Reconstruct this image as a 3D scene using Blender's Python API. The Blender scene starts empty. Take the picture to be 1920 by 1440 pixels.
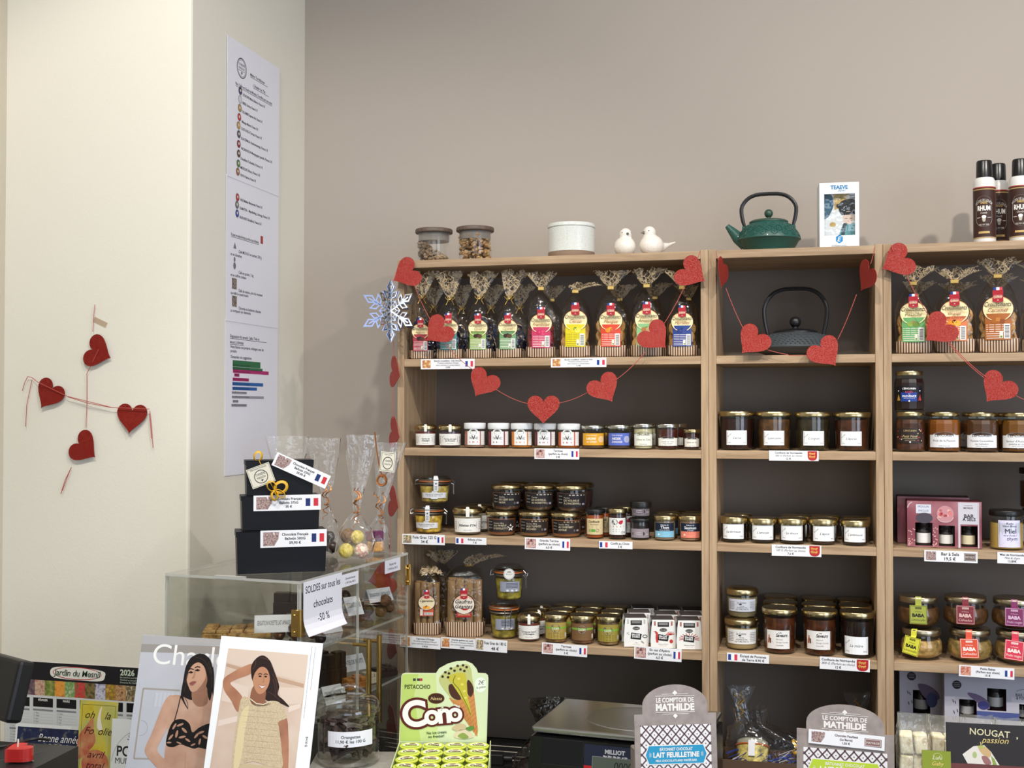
import bpy, bmesh, math, random
from mathutils import Vector, Matrix
rnd = random.Random(7)
rad = math.radians
S = bpy.context.scene
COL = S.collection

# ---------------------------------------------------------------- camera
F = 2170.0                      # focal length in pixels of the 1920 x 1440 frame
EYE = 1.5
YAW, PITCH = rad(14.1), math.atan(47 / F)
cam_data = bpy.data.cameras.new('camera')
cam_data.sensor_width = 36
cam_data.lens = F / 1920 * 36
cam_data.clip_start = .02
cam = bpy.data.objects.new('camera', cam_data)
COL.objects.link(cam)
cam.location = (0, 0, EYE)
cam.rotation_euler = (math.pi / 2 + PITCH, 0, YAW)
S.camera = cam
CM = Matrix.Rotation(YAW, 3, 'Z') @ Matrix.Rotation(math.pi / 2 + PITCH, 3, 'X')

# ---------------------------------------------------------------- world, lamps, exposure
S.view_settings.view_transform = 'Standard'
S.view_settings.look = 'None'
S.view_settings.gamma = 1
S.view_settings.use_curve_mapping = False
S.view_settings.exposure = 0.0
S.cycles.transparent_max_bounces = 28
S.cycles.max_bounces = 8
S.cycles.sample_clamp_indirect = 4
W = bpy.data.worlds.new('world')
S.world = W
W.use_nodes = True
W.node_tree.nodes['Background'].inputs[0].default_value = (.75, .85, 1, 1)
W.node_tree.nodes['Background'].inputs[1].default_value = .6


def area(name, loc, target, size, power, colour, spread=180):
    d = bpy.data.lights.new(name, 'AREA')
    d.shape = 'RECTANGLE'
    d.size, d.size_y = size
    d.energy = power
    d.color = colour
    d.spread = rad(spread)
    o = bpy.data.objects.new(name, d)
    COL.objects.link(o)
    o.location = loc
    o.rotation_euler = (Vector(target) - Vector(loc)).to_track_quat('-Z', 'Y').to_euler()
    o.visible_camera = False
    return o


# daylight of the shop window behind the counter's customer side, and of the side window
area('daylight_shop_window', (.9, -2.55, 1.55), (.3, 2.2, 1.3), (2.4, 1.7), 34, (.80, .88, 1))
area('daylight_side_window', (2.55, -.2, 1.6), (-1.2, 2.0, 1.3), (1.5, 1.6), 40, (.70, .80, 1))


def spot(name, loc, target, power, colour, angle, blend=.6, r=.035):
    d = bpy.data.lights.new(name, 'SPOT')
    d.energy = power
    d.color = colour
    d.spot_size = rad(angle)
    d.spot_blend = blend
    d.shadow_soft_size = r
    o = bpy.data.objects.new(name, d)
    COL.objects.link(o)
    o.location = loc
    o.rotation_euler = (Vector(target) - Vector(loc)).to_track_quat('-Z', 'Y').to_euler()
    return o


WARM = (1, .945, .87)
SPOTS = [((-1.02, .95, 2.86), (-1.20, 2.0, 1.55), 52, 85),
         ((-.15, 1.15, 2.86), (-.25, 2.45, 1.35), 56, 130),
         ((.95, 1.15, 2.86), (.90, 2.45, 1.35), 92, 130),
         ((-.45, .9, 2.86), (-.55, 1.85, .8), 46, 70),
         ((.35, .9, 2.86), (.25, 1.85, .8), 50, 70)]
for i_, (l_, t_, p_, a_) in enumerate(SPOTS):
    spot('ceiling_spot_light', l_, t_, p_, WARM, a_, 1. if a_ > 100 else .6)


# ---------------------------------------------------------------- pixels of the photograph -> points of the shop
def ray(px, py):
    return CM @ Vector(((px - 960) / F, (720 - py) / F, -1))


def onY(px, py, Y):
    d = ray(px, py)
    return Vector((0, 0, EYE)) + d * (Y / d.y)


def onX(px, py, X):
    d = ray(px, py)
    return Vector((0, 0, EYE)) + d * (X / d.x)


def onZ(px, py, Z):
    d = ray(px, py)
    return Vector((0, 0, EYE)) + d * ((Z - EYE) / d.z)


def mpp(px, Y):                 # metres per pixel there
    return Y / ray(px, 767).y / F


def face(p):                    # turn about z that makes local -y look at the camera
    return math.atan2(-p[0], p[1])


# ---------------------------------------------------------------- materials
def lin(c):
    if isinstance(c, str):
        c = [int(c[i:i + 2], 16) for i in (0, 2, 4)]
    r = []
    for v in c[:3]:
        v /= 255
        r.append(v / 12.92 if v <= .04045 else ((v + .055) / 1.055) ** 2.4)
    return (*r, 1)


MATS = {}


def mat(name, col='808080', rough=.5, metal=0., coat=0., spec=.5, bump=0., bscale=200., vary=0., vscale=20., trans=0., emit=0., stretch=(1, 1, 1)):
    if name in MATS:
        return MATS[name]
    m = bpy.data.materials.new(name)
    m.use_nodes = True
    nt = m.node_tree
    b = nt.nodes['Principled BSDF']
    b.inputs['Base Color'].default_value = lin(col)
    b.inputs['Roughness'].default_value = rough
    b.inputs['Metallic'].default_value = metal
    b.inputs['Coat Weight'].default_value = coat
    b.inputs['Coat Roughness'].default_value = .05
    b.inputs['Specular IOR Level'].default_value = spec
    b.inputs['Transmission Weight'].default_value = trans
    if emit:
        b.inputs['Emission Color'].default_value = lin(col)
        b.inputs['Emission Strength'].default_value = emit
    if bump or vary:
        tc = nt.nodes.new('ShaderNodeTexCoord')
        mp = nt.nodes.new('ShaderNodeMapping')
        mp.inputs['Scale'].default_value = stretch
        nt.links.new(tc.outputs['Object'], mp.inputs[0])
    if bump:
        n = nt.nodes.new('ShaderNodeTexNoise')
        n.inputs['Scale'].default_value = bscale
        n.inputs['Detail'].default_value = 4
        nt.links.new(mp.outputs[0], n.inputs['Vector'])
        bp = nt.nodes.new('ShaderNodeBump')
        bp.inputs['Strength'].default_value = bump
        bp.inputs['Distance'].default_value = .002
        nt.links.new(n.outputs[0], bp.inputs['Height'])
        nt.links.new(bp.outputs[0], b.inputs['Normal'])
    if vary:
        n2 = nt.nodes.new('ShaderNodeTexNoise')
        n2.inputs['Scale'].default_value = vscale
        n2.inputs['Detail'].default_value = 5
        nt.links.new(mp.outputs[0], n2.inputs['Vector'])
        cr = nt.nodes.new('ShaderNodeValToRGB')
        c = lin(col)
        cr.color_ramp.elements[0].position = .35
        cr.color_ramp.elements[1].position = .65
        cr.color_ramp.elements[0].color = tuple(max(0, v * (1 - vary)) for v in c[:3]) + (1,)
        cr.color_ramp.elements[1].color = tuple(min(1, v * (1 + vary)) for v in c[:3]) + (1,)
        nt.links.new(n2.outputs[0], cr.inputs[0])
        nt.links.new(cr.outputs[0], b.inputs['Base Color'])
    MATS[name] = m
    return m


def ink(c, rough=.45):
    return mat('ink_' + c + ('' if rough == .45 else '_gloss'), c, rough, spec=.3)


def ramp_mat(name, cols=None, scale=60, rough=.6, tex='noise', stretch=(1, 1, 1), bump=0., spec=.4, metal=0., detail=3.):
    """noise or voronoi cells coloured by a ramp of several colours"""
    if name in MATS:
        return MATS[name]
    m = mat(name, cols[0], rough, metal, spec=spec)
    nt = m.node_tree
    b = nt.nodes['Principled BSDF']
    tc = nt.nodes.new('ShaderNodeTexCoord')
    mp = nt.nodes.new('ShaderNodeMapping')
    mp.inputs['Scale'].default_value = stretch
    nt.links.new(tc.outputs['Object'], mp.inputs[0])
    if tex == 'noise':
        n = nt.nodes.new('ShaderNodeTexNoise')
        n.inputs['Detail'].default_value = detail
        out = n.outputs[0]
        lo, hi = .3, .7
    else:
        n = nt.nodes.new('ShaderNodeTexVoronoi')
        sp = nt.nodes.new('ShaderNodeSeparateColor')
        nt.links.new(n.outputs['Color'], sp.inputs[0])
        out = sp.outputs[0]
        lo, hi = 0, 1
    n.inputs['Scale'].default_value = scale
    nt.links.new(mp.outputs[0], n.inputs['Vector'])
    cr = nt.nodes.new('ShaderNodeValToRGB')
    el = cr.color_ramp.elements
    k = len(cols)
    while len(el) < k:
        el.new(.5)
    for i, c in enumerate(cols):
        el[i].position = lo + (hi - lo) * i / (k - 1)
        el[i].color = lin(c)
    if tex != 'noise':
        cr.color_ramp.interpolation = 'CONSTANT'
        for i in range(k):
            el[i].position = i / k
    nt.links.new(out, cr.inputs[0])
    nt.links.new(cr.outputs[0], b.inputs['Base Color'])
    if bump:
        bp = nt.nodes.new('ShaderNodeBump')
        bp.inputs['Strength'].default_value = bump
        bp.inputs['Distance'].default_value = .003
        nt.links.new(out, bp.inputs['Height'])
        nt.links.new(bp.outputs[0], b.inputs['Normal'])
    return m


def film(name, tint='ffffff', rough=.04, ior=1.45, wrinkle=0., wscale=40., cover=0., cover_col='d8d4c8', boost=1.):
    """thin clear sheet: light passes straight through, the surface reflects by Fresnel; cover = share of a milky print"""
    if name in MATS:
        return MATS[name]
    m = bpy.data.materials.new(name)
    m.use_nodes = True
    nt = m.node_tree
    nt.nodes.remove(nt.nodes['Principled BSDF'])
    out = nt.nodes['Material Output']
    tr = nt.nodes.new('ShaderNodeBsdfTransparent')
    tr.inputs[0].default_value = lin(tint)
    gl = nt.nodes.new('ShaderNodeBsdfGlossy')
    gl.inputs['Roughness'].default_value = rough
    gl.inputs['Color'].default_value = (1, 1, 1, 1)
    fr = nt.nodes.new('ShaderNodeFresnel')
    ge = nt.nodes.new('ShaderNodeNewGeometry')      # a thin sheet reflects alike from both sides
    io = nt.nodes.new('ShaderNodeMix')
    io.inputs[2].default_value, io.inputs[3].default_value = ior, 1 / ior
    nt.links.new(ge.outputs['Backfacing'], io.inputs[0])
    nt.links.new(io.outputs[0], fr.inputs[0])
    mx = nt.nodes.new('ShaderNodeMixShader')
    fac = fr.outputs[0]
    if boost != 1.:
        mu = nt.nodes.new('ShaderNodeMath')
        mu.operation = 'MULTIPLY'
        mu.use_clamp = True
        mu.inputs[1].default_value = boost
        nt.links.new(fac, mu.inputs[0])
        fac = mu.outputs[0]
    nt.links.new(fac, mx.inputs[0])
    nt.links.new(tr.outputs[0], mx.inputs[1])
    nt.links.new(gl.outputs[0], mx.inputs[2])
    if wrinkle:
        tc = nt.nodes.new('ShaderNodeTexCoord')
        n = nt.nodes.new('ShaderNodeTexNoise')
        n.inputs['Scale'].default_value = wscale
        n.inputs['Detail'].default_value = 2
        nt.links.new(tc.outputs['Object'], n.inputs['Vector'])
        bp = nt.nodes.new('ShaderNodeBump')
        bp.inputs['Strength'].default_value = wrinkle
        bp.inputs['Distance'].default_value = .01
        nt.links.new(n.outputs[0], bp.inputs['Height'])
        nt.links.new(bp.outputs[0], gl.inputs['Normal'])
    last = mx
    if cover:
        df = nt.nodes.new('ShaderNodeBsdfDiffuse')
        df.inputs[0].default_value = lin(cover_col)
        m2 = nt.nodes.new('ShaderNodeMixShader')
        m2.inputs[0].default_value = cover
        nt.links.new(mx.outputs[0], m2.inputs[1])
        nt.links.new(df.outputs[0], m2.inputs[2])
        last = m2
    nt.links.new(last.outputs[0], out.inputs[0])
    MATS[name] = m
    return m


def swirl_film():
    """clear ruffle printed with fine straw-coloured loops"""
    m = film('printed_ruffle_film', 'ffffff', .08, 1.4, .6, 60, cover=.5, cover_col='c4ae8c')
    nt = m.node_tree
    mx = [n for n in nt.nodes if n.type == 'MIX_SHADER'][-1]
    tc = nt.nodes.new('ShaderNodeTexCoord')
    prev = None
    for sc, wd in ((78, .045), (50, .035)):
        v = nt.nodes.new('ShaderNodeTexVoronoi')
        v.feature = 'DISTANCE_TO_EDGE'
        v.inputs['Scale'].default_value = sc
        nt.links.new(tc.outputs['Object'], v.inputs['Vector'])
        c = nt.nodes.new('ShaderNodeMath')
        c.operation = 'LESS_THAN'
        c.inputs[1].default_value = wd
        nt.links.new(v.outputs['Distance'], c.inputs[0])
        if prev is None:
            prev = c
        else:
            a = nt.nodes.new('ShaderNodeMath')
            a.operation = 'MAXIMUM'
            nt.links.new(prev.outputs[0], a.inputs[0])
            nt.links.new(c.outputs[0], a.inputs[1])
            prev = a
    sc = nt.nodes.new('ShaderNodeMath')
    sc.operation = 'MULTIPLY'
    sc.inputs[1].default_value = .8
    nt.links.new(prev.outputs[0], sc.inputs[0])
    nt.links.new(sc.outputs[0], mx.inputs[0])
    return m


def oak(name, axis):
    if name in MATS:
        return MATS[name]
    m = mat(name, 'b08d66', .55, spec=.3)
    nt = m.node_tree
    b = nt.nodes['Principled BSDF']
    tc = nt.nodes.new('ShaderNodeTexCoord')
    mp = nt.nodes.new('ShaderNodeMapping')
    s = [34, 34, 34]
    s[axis] = 2.2
    mp.inputs['Scale'].default_value = s
    nt.links.new(tc.outputs['Object'], mp.inputs[0])
    n = nt.nodes.new('ShaderNodeTexNoise')
    n.inputs['Scale'].default_value = 2.2
    n.inputs['Detail'].default_value = 8
    n.inputs['Roughness'].default_value = .62
    n.inputs['Distortion'].default_value = .4
    nt.links.new(mp.outputs[0], n.inputs['Vector'])
    cr = nt.nodes.new('ShaderNodeValToRGB')
    el = cr.color_ramp.elements
    el.new(.5)
    for e, p, c in zip(el, (.28, .5, .74), ('8c7357', 'aa9073', 'bfa787')):
        e.position, e.color = p, lin(c)
    nt.links.new(n.outputs[0], cr.inputs[0])
    nt.links.new(cr.outputs[0], b.inputs['Base Color'])
    bp = nt.nodes.new('ShaderNodeBump')
    bp.inputs['Strength'].default_value = .15
    bp.inputs['Distance'].default_value = .001
    nt.links.new(n.outputs[0], bp.inputs['Height'])
    nt.links.new(bp.outputs[0], b.inputs['Normal'])
    return m


def glitter(name, base, spark):
    if name in MATS:
        return MATS[name]
    m = mat(name, base, .55, spec=.12)
    nt = m.node_tree
    b = nt.nodes['Principled BSDF']
    tc = nt.nodes.new('ShaderNodeTexCoord')
    v = nt.nodes.new('ShaderNodeTexVoronoi')
    v.inputs['Scale'].default_value = 470
    nt.links.new(tc.outputs['Object'], v.inputs['Vector'])
    sp = nt.nodes.new('ShaderNodeSeparateColor')
    nt.links.new(v.outputs['Color'], sp.inputs[0])
    cr = nt.nodes.new('ShaderNodeValToRGB')
    cr.color_ramp.interpolation = 'CONSTANT'
    el = cr.color_ramp.elements
    el.new(.6)
    el.new(.9)
    c = lin(base)
    for e, p, cc in zip(el, (0, .4, .80, .945), (tuple(x * .6 for x in c[:3]) + (1,), c, tuple(min(1, x * 1.4) for x in c[:3]) + (1,), lin(spark))):  # the palest flakes are glints painted into the base colour
        e.position, e.color = p, cc
    nt.links.new(sp.outputs[0], cr.inputs[0])
    nt.links.new(cr.outputs[0], b.inputs['Base Color'])
    # each flake lies at its own tilt
    nm = nt.nodes.new('ShaderNodeVectorMath')
    nm.operation = 'SUBTRACT'
    nm.inputs[1].default_value = (.5, .5, .5)
    nt.links.new(v.outputs['Color'], nm.inputs[0])
    sc = nt.nodes.new('ShaderNodeVectorMath')
    sc.operation = 'SCALE'
    sc.inputs['Scale'].default_value = .7
    nt.links.new(nm.outputs[0], sc.inputs[0])
    ge = nt.nodes.new('ShaderNodeNewGeometry')
    ad = nt.nodes.new('ShaderNodeVectorMath')
    nt.links.new(ge.outputs['Normal'], ad.inputs[0])
    nt.links.new(sc.outputs[0], ad.inputs[1])
    nz = nt.nodes.new('ShaderNodeVectorMath')
    nz.operation = 'NORMALIZE'
    nt.links.new(ad.outputs[0], nz.inputs[0])
    nt.links.new(nz.outputs[0], b.inputs['Normal'])
    b.inputs['Roughness'].default_value = .35
    return m


# ---------------------------------------------------------------- mesh building
class MB:
    """collects verts and faces of one mesh; m = material of the faces"""

    def __init__(s):
        s.v, s.f, s.fm, s.sm = [], [], [], []
        s.mats = []

    def mi(s, m):
        if m not in s.mats:
            s.mats.append(m)
        return s.mats.index(m)

    def add(s, vs, fs, m, smooth=False):
        o = len(s.v)
        s.v += [tuple(p) for p in vs]
        k = s.mi(m)
        for f in fs:
            s.f.append([i + o for i in f])
            s.fm.append(k)
            s.sm.append(smooth)
        return s

    def box(s, x0, x1, y0, y1, z0, z1, m, b=0.):
        if b:
            bm = bmesh.new()
            bmesh.ops.create_cube(bm, size=1)
            for v in bm.verts:
                v.co = ((x0 + x1) / 2 + v.co.x * (x1 - x0), (y0 + y1) / 2 + v.co.y * (y1 - y0), (z0 + z1) / 2 + v.co.z * (z1 - z0))
            bmesh.ops.bevel(bm, geom=list(bm.edges), offset=b, segments=2 if b > .002 else 1, affect='EDGES', profile=.5)
            bm.verts.index_update()
            s.add([v.co for v in bm.verts], [[v.index for v in f.verts] for f in bm.faces], m)
            bm.free()
            return s
        vs = [(x, y, z) for z in (z0, z1) for y in (y0, y1) for x in (x0, x1)]
        return s.add(vs, [(0, 2, 3, 1), (4, 5, 7, 6), (0, 1, 5, 4), (2, 6, 7, 3), (0, 4, 6, 2), (1, 3, 7, 5)], m)

    def lathe(s, prof, m, n=28, c=(0, 0, 0), smooth=True, caps=(True, True), sx=1., sy=1., ph=0.):
        vs, fs = [], []
        for (r, z) in prof:
            for i in range(n):
                a = 2 * math.pi * i / n + ph
                vs.append((c[0] + sx * r * math.sin(a), c[1] - sy * r * math.cos(a), c[2] + z))
        for j in range(len(prof) - 1):
            for i in range(n):
                k = (i + 1) % n
                fs.append((j * n + i, j * n + k, (j + 1) * n + k, (j + 1) * n + i))
        if caps[0]:
            fs.append(tuple(range(n))[::-1])
        if caps[1]:
            fs.append(tuple((len(prof) - 1) * n + i for i in range(n)))
        return s.add(vs, fs, m, smooth)

    def loft(s, rings, m, smooth=True, caps=(True, True), closed=True):
        n = len(rings[0])
        vs = [p for r in rings for p in r]
        fs = []
        for j in range(len(rings) - 1):
            for i in range(n if closed else n - 1):
                k = (i + 1) % n
                fs.append((j * n + i, j * n + k, (j + 1) * n + k, (j + 1) * n + i))
        if caps[0] and closed:
            fs.append(tuple(range(n))[::-1])
        if caps[1] and closed:
            fs.append(tuple((len(rings) - 1) * n + i for i in range(n)))
        return s.add(vs, fs, m, smooth)

    def tube(s, pts, r, m, n=6, caps=True, flat=1.):
        pts = [Vector(p) for p in pts]
        rs = r if isinstance(r, (list, tuple)) else [r] * len(pts)
        rings = []
        up = Vector((0, 0, 1))
        for i, p in enumerate(pts):
            t = (pts[min(i + 1, len(pts) - 1)] - pts[max(i - 1, 0)]).normalized()
            if abs(t.dot(up)) > .98:
                up = Vector((0, 1, 0)) if abs(t.y) < .9 else Vector((1, 0, 0))
            a = t.cross(up).normalized()
            b = a.cross(t).normalized()
            up = b
            rings.append([p + (a * math.cos(2 * math.pi * k / n) + b * flat * math.sin(2 * math.pi * k / n)) * rs[i] for k in range(n)])
        return s.loft(rings, m, True, (caps, caps))

    def ball(s, c, r, m, n=10, k=7, sz=1., sx=1., sy=1.):
        prof = [(max(1e-5, r * math.sin(math.pi * j / k)), -r * sz * math.cos(math.pi * j / k)) for j in range(k + 1)]
        return s.lathe(prof, m, n, c, True, (False, False), sx, sy)

    def prism(s, poly, d0, d1, m, plane='xz', smooth=False):
        """outline poly (2-D, counter-clockwise) extruded from depth d0 to d1"""
        def P(u, v, d):
            return (u, d, v) if plane == 'xz' else ((u, v, d) if plane == 'xy' else (d, u, v))
        n = len(poly)
        vs = [P(u, v, d0) for u, v in poly] + [P(u, v, d1) for u, v in poly]
        fs = [tuple(range(n)), tuple(range(2 * n - 1, n - 1, -1))]
        fs += [(i, i + n, (i + 1) % n + n, (i + 1) % n) for i in range(n)]
        return s.add(vs, fs, m, smooth)

    def xf(s, M, start=0):
        for i in range(start, len(s.v)):
            s.v[i] = tuple(M @ Vector(s.v[i]))
        return s

    def build(s, name, parent=None, loc=(0, 0, 0), rot=(0, 0, 0), angle=40):
        me = bpy.data.meshes.new(name)
        me.from_pydata(s.v, [], s.f)
        for m in s.mats:
            me.materials.append(m)
        me.polygons.foreach_set('material_index', s.fm)
        me.polygons.foreach_set('use_smooth', s.sm)
        me.update()
        if any(s.sm):
            me.set_sharp_from_angle(angle=rad(angle))
        o = bpy.data.objects.new(name, me)
        COL.objects.link(o)
        o.location, o.rotation_euler = loc, rot
        if parent is not None:
            o.parent = parent
        return o


def tag(o, label=None, cat=None, group=None, kind=None):
    for k, v in (('label', label), ('category', cat), ('group', group), ('kind', kind)):
        if v:
            o[k] = v
    return o


def thing(name, label, cat, loc=(0, 0, 0), rz=0., group=None):
    o = bpy.data.objects.new(name, None)
    o.empty_display_size = .03
    COL.objects.link(o)
    o.location = loc
    o.rotation_euler = (0, 0, rz)
    return tag(o, label, cat, group)


def dup(root, loc, rz, label=None, group=None, skip=()):
    r = root.copy()
    COL.objects.link(r)
    r.location = loc
    r.rotation_euler = (0, 0, rz)
    tag(r, label, None, group)
    for ch in list(root.children):
        if ch.name.split('.')[0] in skip:
            continue
        c = ch.copy()
        COL.objects.link(c)
        c.parent = r
        for g in ch.children:
            d = g.copy()
            COL.objects.link(d)
            d.parent = c
    return r


# ---------------------------------------------------------------- flat print: shapes and lettering on cards and jar labels
TXT = {}


def glyphs(txt, shear, bold, res=2):
    k = (txt, shear, bold, res)
    if k not in TXT:
        cu = bpy.data.curves.new('lettering', 'FONT')
        cu.body = txt
        cu.shear = shear
        cu.offset = bold
        cu.resolution_u = res
        cu.fill_mode = 'FRONT'
        o = bpy.data.objects.new('lettering', cu)
        me = bpy.data.meshes.new_from_object(o)
        vs = [(v.co.x / CAP, v.co.y / CAP) for v in me.vertices]
        fs = [tuple(p.vertices) for p in me.polygons]
        x0 = min((v[0] for v in vs), default=0)
        x1 = max((v[0] for v in vs), default=0)
        TXT[k] = ([(x - x0, y) for x, y in vs], fs, x1 - x0)
        bpy.data.objects.remove(o)
        bpy.data.curves.remove(cu)
        bpy.data.meshes.remove(me)
    return TXT[k]


CAP = 1.
CAP = max(y for x, y in glyphs('H', 0, 0)[0])
TXT.clear()


def spline(pts, n=6, closed=True):
    """Catmull-Rom through pts"""
    out = []
    k = len(pts)
    for i in range(k if closed else k - 1):
        p0, p1, p2, p3 = (pts[(i + j - 1) % k] if closed else pts[min(max(i + j - 1, 0), k - 1)] for j in range(4))
        for q in range(n):
            t = q / n
            out.append(tuple(.5 * (2 * b + (c - a) * t + (2 * a - 5 * b + 4 * c - d) * t * t + (3 * b - a - 3 * c + d) * t ** 3)
                             for a, b, c, d in zip(p0, p1, p2, p3)))
    if not closed:
        out.append(tuple(pts[-1]))
    return out


def arc_pts(cx, cy, rx, ry, n=24, a0=0, a1=360, ex=False):
    return [(cx + rx * math.cos(rad(a0 + (a1 - a0) * i / n)), cy + ry * math.sin(rad(a0 + (a1 - a0) * i / n))) for i in range(n + (1 if ex else 0))]


class Print:
    EPS = .00012

    def __init__(s):
        s.it = []               # (verts2d, faces, material, layer)

    def rect(s, x0, y0, x1, y1, m, l=0, n=1):
        vs = []
        for i in range(n + 1):
            x = x0 + (x1 - x0) * i / n
            vs += [(x, y0), (x, y1)]
        s.it.append((vs, [(2 * i, 2 * i + 2, 2 * i + 3, 2 * i + 1) for i in range(n)], m, l))
        return s

    def poly(s, pts, m, l=0):
        pts = list(pts)
        a = sum(p[0] * q[1] - q[0] * p[1] for p, q in zip(pts, pts[1:] + pts[:1]))
        if a < 0:
            pts.reverse()
        from mathutils.geometry import tessellate_polygon
        tris = tessellate_polygon([[Vector((x, y, 0)) for x, y in pts]])
        fs = []
        for t in tris:
            (ax, ay), (bx, by), (cx, cy) = (pts[i] for i in t)
            fs.append(t if (bx - ax) * (cy - ay) - (by - ay) * (cx - ax) >= 0 else t[::-1])
        s.it.append((pts, fs, m, l))
        return s

    def ell(s, cx, cy, rx, ry, m, l=0, n=24):
        s.it.append((arc_pts(cx, cy, rx, ry, n), [tuple(range(n))], m, l))
        return s

    def ring(s, cx, cy, rx, ry, w, m, l=0, n=28, a0=0, a1=360):
        o = arc_pts(cx, cy, rx, ry, n, a0, a1, True) + arc_pts(cx, cy, rx - w, ry - w, n, a0, a1, True)
        s.it.append((o, [(i, i + 1, n + 1 + i + 1, n + 1 + i) for i in range(n)], m, l))
        return s

    def frame(s, x0, y0, x1, y1, w, m, l=0):
        for a in ((x0, y0, x1, y0 + w), (x0, y1 - w, x1, y1), (x0, y0, x0 + w, y1), (x1 - w, y0, x1, y1)):
            s.rect(*a, m, l)
        return s

    def line(s, pts, w, m, l=0):
        """a pen stroke of width w"""
        pts = [Vector((p[0], p[1], 0)) for p in pts]
        vs = []
        for i, p in enumerate(pts):
            t = (pts[min(i + 1, len(pts) - 1)] - pts[max(i - 1, 0)]).normalized()
            q = Vector((-t.y, t.x, 0)) * w / 2
            vs += [(p.x - q.x, p.y - q.y), (p.x + q.x, p.y + q.y)]
        s.it.append((vs, [(2 * i, 2 * i + 2, 2 * i + 3, 2 * i + 1) for i in range(len(pts) - 1)], m, l))
        return s

    def text(s, t, x, y, h, m, l=2, al='C', shear=0., bold=0., w=None, rot=0., arc=None):
        """y = baseline, h = cap height, w = greatest width"""
        vs, fs, tw = glyphs(t, shear, bold, 2 if h < .012 else 8)
        if not vs:
            return s
        k = h
        kx = k if not w or tw * k <= w else w / tw
        ox = {'C': -tw / 2, 'L': 0, 'R': -tw}[al]
        out = []
        c, sn = math.cos(rad(rot)), math.sin(rad(rot))
        for vx, vy in vs:
            px, py = (vx + ox) * kx, vy * k
            if arc:             # baseline bent round a circle of radius arc (positive: arched upwards)
                a = px / arc
                px, py = (arc + py) * math.sin(a), (arc + py) * math.cos(a) - arc
            out.append((x + px * c - py * sn, y + px * sn + py * c))
        s.it.append((out, fs, m, l))
        return s

    def into(s, mb, fn):
        for vs, fs, m, l in s.it:
            mb.add([fn(u, v, (l + 1) * s.EPS) for u, v in vs], fs, m)
        return mb

    def flat(s, name, parent, loc=(0, 0, 0), rot=(0, 0, 0), card=None, th=.0006, base=None):
        """print on an upright card (local x, z; looks to -y); card = (x0, z0, x1, z1, material)"""
        mb = MB()
        if card:
            mb.box(card[0], card[2], 0, th, card[1], card[3], card[4])
        s.into(mb, lambda u, v, d: (u, -d, v))
        return mb.build(name, parent, loc, rot)

    def round(s, name, parent, rf, z0=0., a0=0., card_eps=.0004, loc=(0, 0, 0)):
        """print wrapped round the z axis; rf(z) = radius there"""
        mb = MB()

        def fn(u, v, d):
            r = rf(z0 + v) + card_eps + d
            a = u / rf(z0 + v) + a0
            return (r * math.sin(a), -r * math.cos(a), z0 + v)
        s.into(mb, fn)
        return mb.build(name, parent, loc)


WHITE, BLACK = ink('f4f4f2'), ink('16161a')
BLUE, RED = ink('27408f'), ink('d8324a')
GOLD = mat('gold_tin', 'c6b386', .26, 1)
SILVER = mat('silver_tin', 'c9c6bd', .25, 1)
BRASS = mat('brass', 'cda860', .25, 1)
STEEL = mat('steel', 'b9b9b6', .3, 1)
BLACKLID = mat('black_lid', '151413', .35)
WHITELID = mat('white_lid', 'dfe1e2', .4)
GLASS = film('jar_glass', 'f2f5f2', .03, 1.5)
FILM = film('cellophane', 'fbfbfb', .05, 1.45, .5, 45, boost=1.3)
OAKX, OAKZ, OAKY = oak('oak_along', 0), oak('oak_upright', 2), oak('oak_deep', 1)

# ================================================================ the room
YF, YB, YW = 2.45, 2.692, 2.70            # bookcase front, its back panels, wall behind it
XP, YP = -1.22, 2.14                     # pillar: its side face with the posters, its front face with the hearts
XL, XR, YS = -1.66, 2.75, -2.75
CT = EYE - .785                          # counter top
TAUPE = mat('taupe_paint', 'aaa198', .9, spec=.15, bump=.12, bscale=260)
CREAM = mat('cream_paint', 'e6e2d5', .9, spec=.15, bump=.12, bscale=260)
CEIL = mat('ceiling_paint', 'e8e6e0', .9)


def struct(mb, name, parent=None):
    o = mb.build(name, parent)
    if parent is None:
        o['kind'] = 'structure'
    return o


struct(MB().box(XL - .1, XR + .1, YS - .1, YW + .1, -.1, 0, mat('floor_tiles', '8a8378', .5, vary=.15, vscale=6)), 'floor')
struct(MB().box(XL - .1, XR + .1, YS - .1, YW + .1, 2.9, 3.0, CEIL), 'ceiling')
struct(MB().box(XP - .02, XR + .1, YW, YW + .1, 0, 2.9, TAUPE), 'wall_back')
struct(MB().box(XL - .1, XL, YS, YP + .02, 0, 2.9, mat('left_paint', 'cfc6b4', .9, spec=.15, bump=.12, bscale=260)), 'wall_left')
struct(MB().box(XL - .1, XP, YP, YW + .1, 0, 2.9, CREAM, .006), 'wall_pillar')


def holed(a0, a1, h0, h1, z0, z1, fixed0, fixed1, along):
    mb = MB()
    for (p, q, r, s) in ((a0, h0, 0, 2.9), (h1, a1, 0, 2.9), (h0, h1, 0, z0), (h0, h1, z1, 2.9)):
        if along == 'x':
            mb.box(p, q, fixed0, fixed1, r, s, CREAM)
        else:
            mb.box(fixed0, fixed1, p, q, r, s, CREAM)
    return mb


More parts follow.
